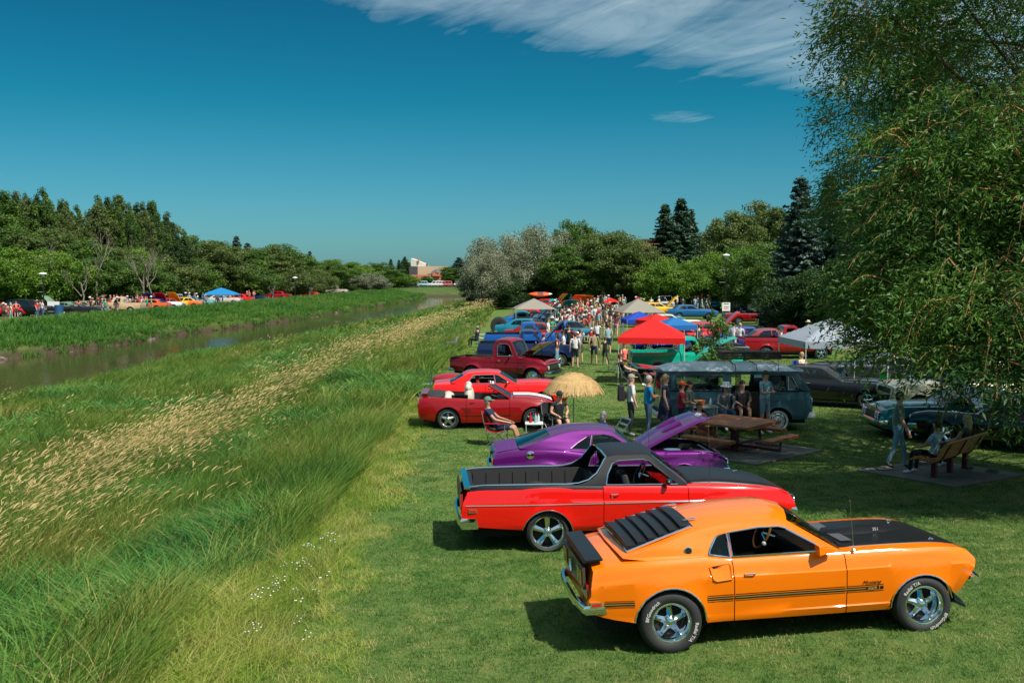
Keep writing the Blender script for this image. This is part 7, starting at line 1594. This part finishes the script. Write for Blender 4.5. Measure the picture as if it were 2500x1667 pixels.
C_('sal', 1545, 744, -60, blk, 'black car by the yellow coupe in the back rows', d=124); C_('salo', 1520, 742, -60, (.5, .35, .01), 'mustard car beyond the forked tree', d=130); C_('sal', 1490, 742, -50, sil, 'silver car far beyond the forked tree', d=140); C_('sal', 1470, 736, -20, (.45, .02, .02), 'red car at the very back of the lawn', d=150); C_('wag', 1440, 736, -30, wht, 'white van far back by the dark bushes', d=152, cat='van')
C_('sal', 1690, 760, 0, (.01, .10, .26), 'blue saloon on the lawn beyond the cream one', d=98)
# by the willow
C_('sal', 2020, 930, -25, blk, 'black classic car nose on behind the camper van', d=35.5); C_('fast', 2125, 905, 180, (.02, .02, .025), 'black car with polished wheels beyond the seated woman', d=41); C_('wag', 2330, 930, 178, cre, 'cream wagon glimpsed through the willow at the right edge', d=33); C_('sal', 2340, 1010, 178, (.01, .14, .16), 'turquoise saloon in shade under the willow', d=28.6); C_('salo', 2480, 1080, 140, blk, 'black car with red tail lamps in the shade behind the bench', d=26.5)
# far bank
for a in (('fast', 22, 772, 0, red, 'red coupe at the far left edge'), ('wag', 75, 772, -10, blk, 'black suv parked on the far bank', 'suv'), ('fasto', 150, 766, 175, gre, 'sage green fastback with cream bonnet up on the far bank'), ('salo', 215, 765, 0, (.3, .22, .1), 'tan car with open bonnet on the far bank'), ('conv', 195, 783, 5, blk, 'low black open car half hidden in far bank grass'),
          ('pick', 295, 773, 180, (.55, .38, .22), 'tan pickup on the far bank', 'pickup truck'), ('sal', 300, 760, 10, red, 'red car behind the tan pickup'), ('sal', 265, 757, 0, blk, 'dark car behind the far bank crowd'), ('wag', 300, 752, -90, (.05, .06, .06), 'dark suv facing the river behind the crowd', 'suv'), ('salo', 378, 764, -100, (.01, .02, .2), 'navy car with raised bonnet on the far bank'), ('salo', 402, 763, -95, red, 'red car with raised bonnet beside the navy one'),
          ('salo', 440, 765, -110, yel, 'yellow car with raised bonnet on the far bank'), ('wag', 418, 751, -90, sil, 'silver suv behind the red bonnet', 'suv'), ('sal', 480, 757, 0, (.10, .30, .30), 'pale teal saloon on the far bank'), ('sal', 360, 774, 180, (.6, .10, .02), 'orange red car low behind the bank grass'), ('sal', 450, 767, 0, (.65, .14, .03), 'orange car below the yellow bonnet'), ('sal', 400, 774, 0, wht, 'white car nose showing behind the bank grass'),
          ('sal', 575, 758, 180, red, 'red car left of the blue canopy shade'), ('sal', 615, 754, 0, nav, 'dark car under the blue canopy'), ('sal', 672, 750, 175, (.35, .01, .02), 'crimson car right of the blue canopy'), ('sal', 745, 744, 0, red, 'red car near the slim spruces'), ('sal', 548, 758, 0, (.5, .45, .4), 'beige car behind the leaning willow trunk')):
    C_(*a[:6], GF, a[6] if len(a) > 6 else 'car')
p_ = behind_path(805, 165, -19); put('wag', p_.x, p_.y, 0, (.40, .34, .26), 'beige camper parked far off where the river bends', GF, 'camper')
GD_ = 'vehicles in front of the distant shop'
for px, k, col, lb, cat in ((1030, 'sal', sil, 'silver car by the bushes below the shop', 'car'), (1042, 'wag', (.3, .5, .5), 'pale car left of the shop doorway', 'car'), (1083, 'wag', wht, 'white van below the round tree', 'van'), (1092, 'wag', (.7, .7, .7), 'second white van below the round tree', 'van'), (1108, 'wag', (.5, .12, .12), 'pinkish red van before the distant spruce', 'van'), (1141, 'sal', (.15, .02, .02), 'dark red car on the skyline', 'car'), (1152, 'wag', (.75, .76, .78), 'white van on the skyline left of the silver willow', 'van')):
    put(k, (px - 1250) / 2431 * 276 - 1.4, 276, R(rt.choice((0, 180))), col, lb, GD_, cat)
for k, o in proto.items():
    if k not in _placed:
        for c in list(o.children_recursive): bpy.data.objects.remove(c)
        bpy.data.objects.remove(o)
# kayak
q = MB(); V = []; n = 16
for i in range(n + 1):
    t = i / n * 2 - 1; w = .36 * (1 - abs(t)**2.4); z = .10 * t * t
    for k in range(8): a = k * math.pi / 4; V.append((t * 1.45, w * math.cos(a) + .0, z + .20 * (1 - abs(t)**2.4) * math.sin(a)))
q.v = V
for i in range(n):
    for k in range(8): q.f.append((i * 8 + k, i * 8 + (k + 1) % 8, (i + 1) * 8 + (k + 1) % 8, (i + 1) * 8 + k)); q.m.append(1 if i in (6, 7, 8, 9) and k in (1, 2) else (2 if i >= 14 else 0))
o = q.build('kayak', [mat('kayak_orange', (.75, .09, .01), .35), mat('kayak_pit', (.12, .03, .02), .6), WHITEP]); o.location = (3.45, 121, 1.85); o.rotation_euler = (R(50), 0, 0); tag(o, 'orange kayak lying on a car roof before the silver willows', 'kayak')
# hot rod frame with a huge rear wheel
hr = empty('hot_rod', (-1.0, 75.0, 0)); t_, r_ = wheel_mesh(.62, .45, 'steel', .22, False)
for x, y, s in ((0, -.8, 1), (0, .8, 1), (3.0, -.75, .55), (3.0, .75, .55)):
    w_ = empty('wheel', (x, y, .62 * s), 0, hr); w_.scale = (s, s, s); link('tyre', bpy.data.meshes.get('tyre_rod') or t_.mesh('tyre_rod', [RUB, WHITEP]), w_).name = 'tyre'; link('rim', bpy.data.meshes.get('rim_rod') or r_.mesh('rim_rod', [DARK, DARK, DARK]), w_).name = 'rim'
q = MB(); 
for sg in (-1, 1): q.tube([(-.2, sg * .4, .8), (1.2, sg * .38, .7), (3.2, sg * .3, .5)], .07, 6)
q.box((.4, 0, .75), (.9, .8, .16)); q.build('frame', paint('rodred', (.4, .01, .01)), hr); q = MB(); q.box((1.75, 0, 1.0), (1.2, 1.25, .8), tp=.95); q.ell((1.75, 0, 1.42), (.66, .60, .34), 0, 16, 8); b_ = q.build('cab', paint('rodteal', (.005, .14, .18)), hr)
for sg in (-1, 1): q = MB(); q.box((1.75, sg * .60, 1.45), (.6, .06, .26)); q.build('side_window', DGLASS, hr)
q = MB(); q.box((2.36, 0, 1.42), (.06, .8, .26)); q.build('windscreen', DGLASS, hr); q = MB(); q.box((2.8, 0, .85), (.9, .7, .4)); q.build('engine', ALLOY, hr); tag(hr, 'teal hot rod with a red frame and a huge black rear wheel', 'car')
# red trike like cover in the grass behind the hardtop
q = MB(); q.ell((0, 0, .55), (.75, .5, .26), 0, 16, 8, -.5, 1); o = q.build('trailer_shell', paint('shell', (.30, .008, .015))); tr_ = empty('motorcycle_trailer', (-2.35, 38.2, gz(-2.3, 38.2)), R(15)); o.name = 'shell'; o.parent = tr_
for sg in (-1, 1): add_wheel(tr_, 0, sg * .55, .27, .14, 'steel', .15, False)
q = MB(); q.tube([(-.5, 0, .4), (-1.1, 0, .4)], .03, 6); q.tube([(-.9, -.2, 0), (-.75, 0, .8), (-.9, .2, 0)], .02, 5); q.build('drawbar', CHROME, tr_); tag(tr_, 'small dark red rounded trailer in the grass behind the hardtop', 'trailer')
# ================================================================ the people
def man(px, py, **k):
    p = spot(px, py); return person(p.x, p.y, k.pop('yaw', 0), **k)
NG = None
person(3.42, 28.45, R(10), 'stand', top='white', bot='charcoal', hat='cap', hatc='khaki', hc=3, label='man in a white shirt and tan cap carrying a black backpack by the van', sleeve=.7)
person(3.88, 28.15, R(5), 'fold', top='sky', bot='jeans', hc=3, heavy=1.12, skin=1, label='grey haired man in a bright blue tee shirt with hands clasped')
person(4.42, 28.5, R(-15), 'stand', True, top='navy', bot='navy', leg='dress', sleeve=.05, hair='tail', hc=2, label='fair haired woman in a navy sleeveless dress behind the van', shades=True)
person(4.72, 27.55, R(-10), 'fold', top='crimson', bot='black', hat='cap', hatc='orange', hc=0, h=.94, skin=1, label='man in a crimson tee shirt and orange cap')
person(5.0, 27.9, R(-30), 'carry', top='sage', bot='jeans', hc=0, h=.93, label='dark haired man looking down beside the man in the orange cap')
person(5.05, 26.45, R(-60), 'sit', True, top='coral', bot='coral', hc=1, h=.95, skin=1, label='person in coral red sitting low at the left picnic bench', z=gz(5, 26.4) - .02)
person(6.05, 28.25, R(-80), 'hunch', True, top='grey', bot='jeans', hair='long', hc=0, hat='bucket', hatc='white', label='woman in a white bucket hat seated beside the van', z=gz(6, 28.3) + .25, sleeve=1.2)
person(6.72, 29.1, R(-85), 'hunch', top='charcoal', bot='maroon', leg='short', hc=1, label='man in a dark grey tee shirt sitting in the van doorway', z=gz(6.7, 29) + .22)
person(7.35, 28.75, R(-50), 'fold', top='lightblue', bot='denimshort', leg='short', hc=1, h=1.05, shades=True, label='tall man in a pale shirt and denim shorts leaning on the van front')
person(-.40, 26.95, R(-8), 'recline', top='navy', bot='navy', leg='short', skin=1, hat='cap', hatc='sage', hc=3, shades=True, label='man in navy shorts and cap reclining in the red chair', z=gz(-.4, 27) - .02)
person(1.28, 28.1, R(-68), 'hunch', top='black', bot='black', sleeve=.05, leg='short', heavy=1.15, hc=0, hat='cap', hatc='black', shades=True, label='man in a black vest seated under the thatched parasol', z=gz(1.3, 28) + .02)
person(2.45, 25.9, R(20), 'sit', True, top='blue', bot='jeans', hair='long', hc=3, label='fair haired person in blue seated behind the purple bonnet', z=gz(2.5, 26) - .12, h=.9)
person(9.05, 23.1, R(-20), 'walk', top='sage', bot='lightjeans', shoe=SHOED, hc=0, heavy=1.08, h=1.04, sleeve=.7, label='man in a sage green shirt and blue jeans standing by the slatted bench')
person(9.45, 22.05, R(128), 'sit', True, top='lightblue', bot='black', hair='short', hc=0, label='dark haired woman in a blue patterned blouse on the bench, white shoes', z=gz(9.5, 22) + .0, skin=1)
person(10.55, 23.0, R(132), 'sit', True, top='charcoal', bot='black', hair='long', hc=2, sleeve=.1, label='blond woman with long hair at the right end of the bench', z=gz(10.5, 23))
person(4.72, 40.8, R(0), 'recline', top='black', bot='black', hc=1, hat='cap', hatc='maroon', label='man in black with a maroon cap in the green chair', z=0)
p_ = spot(2035, 955); person(p_.x - .6, p_.y + 2.2, R(-50), 'sit', True, top='cream', bot='cream', hair='long', hc=2, label='woman in a cream dress sitting right of the camper van', sleeve=.1)
# walkers and watchers near the row
W_ = [(1327, 893, 60, 'stand', 0, 'blue', 'charcoal', 'short', 'boy in a blue tee shirt and red cap peering at the maroon truck', dict(hat='cap', hatc='red', h=.93)), (1360, 901, 170, 'hips', 1, 'maroon', 'lightjeans', 'long', 'long haired woman in a dark top and pale jeans', dict(hair='long', hc=0)), (1375, 894, 190, 'fold', 0, 'white', 'jeans', 'long', 'man with folded arms in a white tee shirt and blue jeans', dict(hat='cap', hatc='black')),
    (1404, 899, 80, 'stand', 0, 'white', 'black', 'short', 'man in a white tee shirt and black shorts seen from behind', {}), (1415, 888, 100, 'carry', 0, 'grey', 'charcoal', 'short', 'man in a grey tee shirt half behind the man in black shorts', {}), (1389, 874, 250, 'stand', 0, 'black', 'charcoal', 'short', 'man in a black tee shirt walking towards the white shirts', dict(hc=0)), (1450, 892, 85, 'walk', 0, 'khaki', 'navy', 'short', 'man in a patterned khaki shirt walking away', dict(skin=1)), (1477, 893, 80, 'walk', 0, 'black', 'black', 'short', 'boy in black walking away beside the man in khaki', dict(h=.82)),
    (1484, 868, 90, 'stand', 1, 'lightblue', 'navy', 'short', 'woman in a pale blue top and navy shorts with a shoulder strap', dict(heavy=1.15, hair='short')), (1457, 855, 265, 'walk', 0, 'white', 'black', 'short', 'man in a white vest walking towards us', dict(sleeve=.05, skin=1)), (1444, 858, 255, 'walk', 0, 'red', 'charcoal', 'short', 'child in a red shirt beside the man in the white vest', dict(h=.78, hat='cap', hatc='white')), (1421, 822, 250, 'walk', 0, 'blue', 'navy', 'long', 'man in a royal blue shirt and dark trousers', {}), (1399, 820, 0, 'stand', 0, 'white', 'grey', 'short', 'bald older man in a white tee shirt facing right', dict(hair=None)),
    (1431, 815, 90, 'stand', 1, 'charcoal', 'black', 'short', 'woman in dark clothes by the royal blue shirt', {}), (1444, 800, 270, 'walk', 0, 'lightblue', 'navy', 'short', 'man in a pale teal shirt and straw hat', dict(hat='sun', hatc='cream')), (1457, 794, 265, 'walk', 0, 'charcoal', 'khaki', 'short', 'man in a charcoal tee shirt and khaki shorts', {}), (1471, 797, 85, 'walk', 1, 'white', 'teal', 'short', 'woman in white top and teal shorts', dict(hair='long', hc=1)), (1484, 800, 90, 'phone', 0, 'black', 'black', 'short', 'man in black beside the woman in teal shorts', {}),
    (1496, 792, 90, 'stand', 0, 'black', 'white', 'long', 'person in a black jacket and white trousers', dict(hat='cap', hatc='black')), (1503, 825, 80, 'walk', 1, 'maroon', 'pink', 'short', 'long haired woman in pink shorts', dict(hair='long', hc=0)), (1521, 818, 180, 'stand', 0, 'grey', 'charcoal', 'long', 'man in grey stooping by the beige canopy leg', {}), (1541, 795, 90, 'stand', 0, 'white', 'black', 'short', 'man in a white tee shirt under the beige canopy', {}), (1452, 775, 270, 'stand', 0, 'green', 'black', 'long', 'man in a bright green tee shirt under the red parasol', {}),
    (1526, 905, -60, 'sit', 1, 'coral', 'coral', 'short', 'seated person in coral under the red canopy', dict(sleeve=.05)), (1705, 868, 100, 'stand', 0, 'charcoal', 'black', 'long', 'man in a dark shirt with yellow print by the young tree', {}), (1790, 862, 60, 'stand', 0, 'white', 'white', 'short', 'left one of two people in white tee shirts at the raised bonnet', dict(hc=0)), (1806, 864, 60, 'stand', 1, 'white', 'white', 'short', 'right one of two people in white tee shirts at the raised bonnet', dict(hc=2)),
    (1886, 806, 180, 'stand', 0, 'coral', 'jeans', 'long', 'man in a coral shirt near the black hot rod', {}), (1921, 803, 95, 'stand', 0, 'teal', 'jeans', 'long', 'man in a teal shirt and jeans seen from behind', dict(heavy=1.15)), (1955, 802, 95, 'stand', 1, 'coral', 'black', 'short', 'woman in an orange top and black shorts by the gold car', dict(hc=2)), (1972, 830, 90, 'sit', 1, 'lightblue', 'navy', 'long', 'woman in a striped top and sun hat seated by the gold car', dict(hat='sun', hatc='cream')), (1996, 803, 60, 'phone', 0, 'maroon', 'black', 'short', 'man in a rust red shirt and cap taking a photograph', dict(hat='cap', hatc='red')),
    (2000, 835, 90, 'sit', 0, 'grey', 'grey', 'long', 'grey haired person seated before the blue car', dict(hc=3)), (2012, 835, 90, 'sit', 1, 'navy', 'navy', 'short', 'person in a navy vest seated before the blue car', dict(hc=3, sleeve=.1)), (1713, 772, 0, 'walk', 0, 'lightblue', 'charcoal', 'long', 'old man in a pale shirt walking across the lawn', dict(hc=3)), (1724, 770, 10, 'walk', 1, 'teal', 'charcoal', 'long', 'woman in teal walking behind the old man', {}), (1164, 850, 150, 'sit', 0, 'navy', 'navy', 'long', 'person in a grey cap sitting in the tall grass edge', dict(hat='cap', hatc='grey'))]
for px, py, yw, kd, fm_, tp_, bt_, lg, lb, kw in W_: man(px, py, yaw=R(yw), kind=kd, fem=bool(fm_), top=tp_, bot=bt_, leg=lg, label=lb, low=True, **kw)
# the crowd farther off
rc = random.Random(8); tops = ['white', 'white', 'black', 'grey', 'navy', 'blue', 'red', 'coral', 'lightblue', 'charcoal', 'cream', 'teal', 'maroon', 'khaki', 'green', 'pink']; bots = ['black', 'navy', 'khaki', 'jeans', 'charcoal', 'denimshort', 'grey']
wn = dict(lightblue='pale blue', denimshort='faded denim', jeans='blue denim')
_used = set()
def crowd(n, x0, x1, y0, y1, place, g, dmin=None):
    for i in range(n):
        for _ in range(20):
            px, py = rc.uniform(x0, x1), rc.uniform(y0, y1); p = spot(px, py)
            if px < 900: p = behind_path(px, 2431 * CAMZ / (py - 660), -17.5 - rc.random() * 3)
            if all(abs(p.x + 0 - cx) > 1.2 or abs(p.y - cy) > 1.6 for cx, cy in CARS): break
        fem = rc.random() < .4; t, b = rc.choice(tops), rc.choice(bots); lg = rc.choice(('short', 'long', 'short')); hat = rc.choice((None, None, None, 'cap', 'sun')); hcx = rc.choice(('white', 'cream', 'black', 'red')); hh = rc.choice(('short', 'long')) if fem else 'short'
        lb = '%s in %s top, %s %s%s, %s' % ('woman' if fem else 'man', wn.get(t, t), wn.get(b, b), 'shorts' if lg == 'short' else 'trousers', (', %s %s' % (hcx, hat)) if hat else '', place)
        while lb in _used: t = rc.choice(tops); lb = '%s in %s top, %s %s%s, %s' % ('woman' if fem else 'man', wn.get(t, t), wn.get(b, b), 'shorts' if lg == 'short' else 'trousers', (', %s %s' % (hcx, hat)) if hat else '', place)
        _used.add(lb); person(p.x, p.y, rc.uniform(0, 6.28), rc.choice(('stand', 'walk', 'fold', 'hips', 'phone')), fem, rc.choice((0, 0, 1, 2)), t, b, rc.choice((.55, .55, .1)), lg, rc.choice((SHOE, SHOED)), hh, rc.choice((0, 1, 2, 3)), hat, hcx, rc.uniform(.92, 1.05), lb, g, low=True)
crowd(70, 1385, 1575, 746, 800, 'near the forked tree', 'the crowd around the forked tree'); crowd(40, 1370, 1610, 734, 750, 'far back in the crowd', 'the crowd at the far end of the lawn'); crowd(22, 1636, 1765, 752, 764, 'by the lamp post path', 'onlookers by the path'); crowd(18, 1770, 1900, 752, 764, 'behind the red convertible', 'onlookers behind the red convertible')
crowd(18, 1395, 1510, 788, 838, 'on the lawn walkway', 'people strolling along the walkway'); crowd(8, 1560, 1640, 745, 768, 'beside the yellow cars', 'people by the yellow cars'); crowd(12, 1335, 1400, 800, 850, 'beside the raised bonnets', 'onlookers at the raised bonnets of the left row'); crowd(9, 1920, 2060, 758, 775, 'near the tall blue spruce', 'onlookers by the blue spruce'); crowd(8, 1325, 1395, 765, 800, 'between left row cars', 'people in the left hand row'); crowd(9, 0, 130, 775, 790, 'on the far path', 'walkers on the far path'); crowd(9, 165, 260, 762, 775, 'near the tan pickup', 'people near the tan pickup'); crowd(34, 262, 420, 752, 766, 'among far bank bonnets', 'the far bank crowd')
crowd(18, 430, 640, 748, 760, 'near the far blue canopy', 'people near the blue canopy'); crowd(5, 650, 830, 736, 745, 'far down the opposite bank', 'people far down the opposite bank')
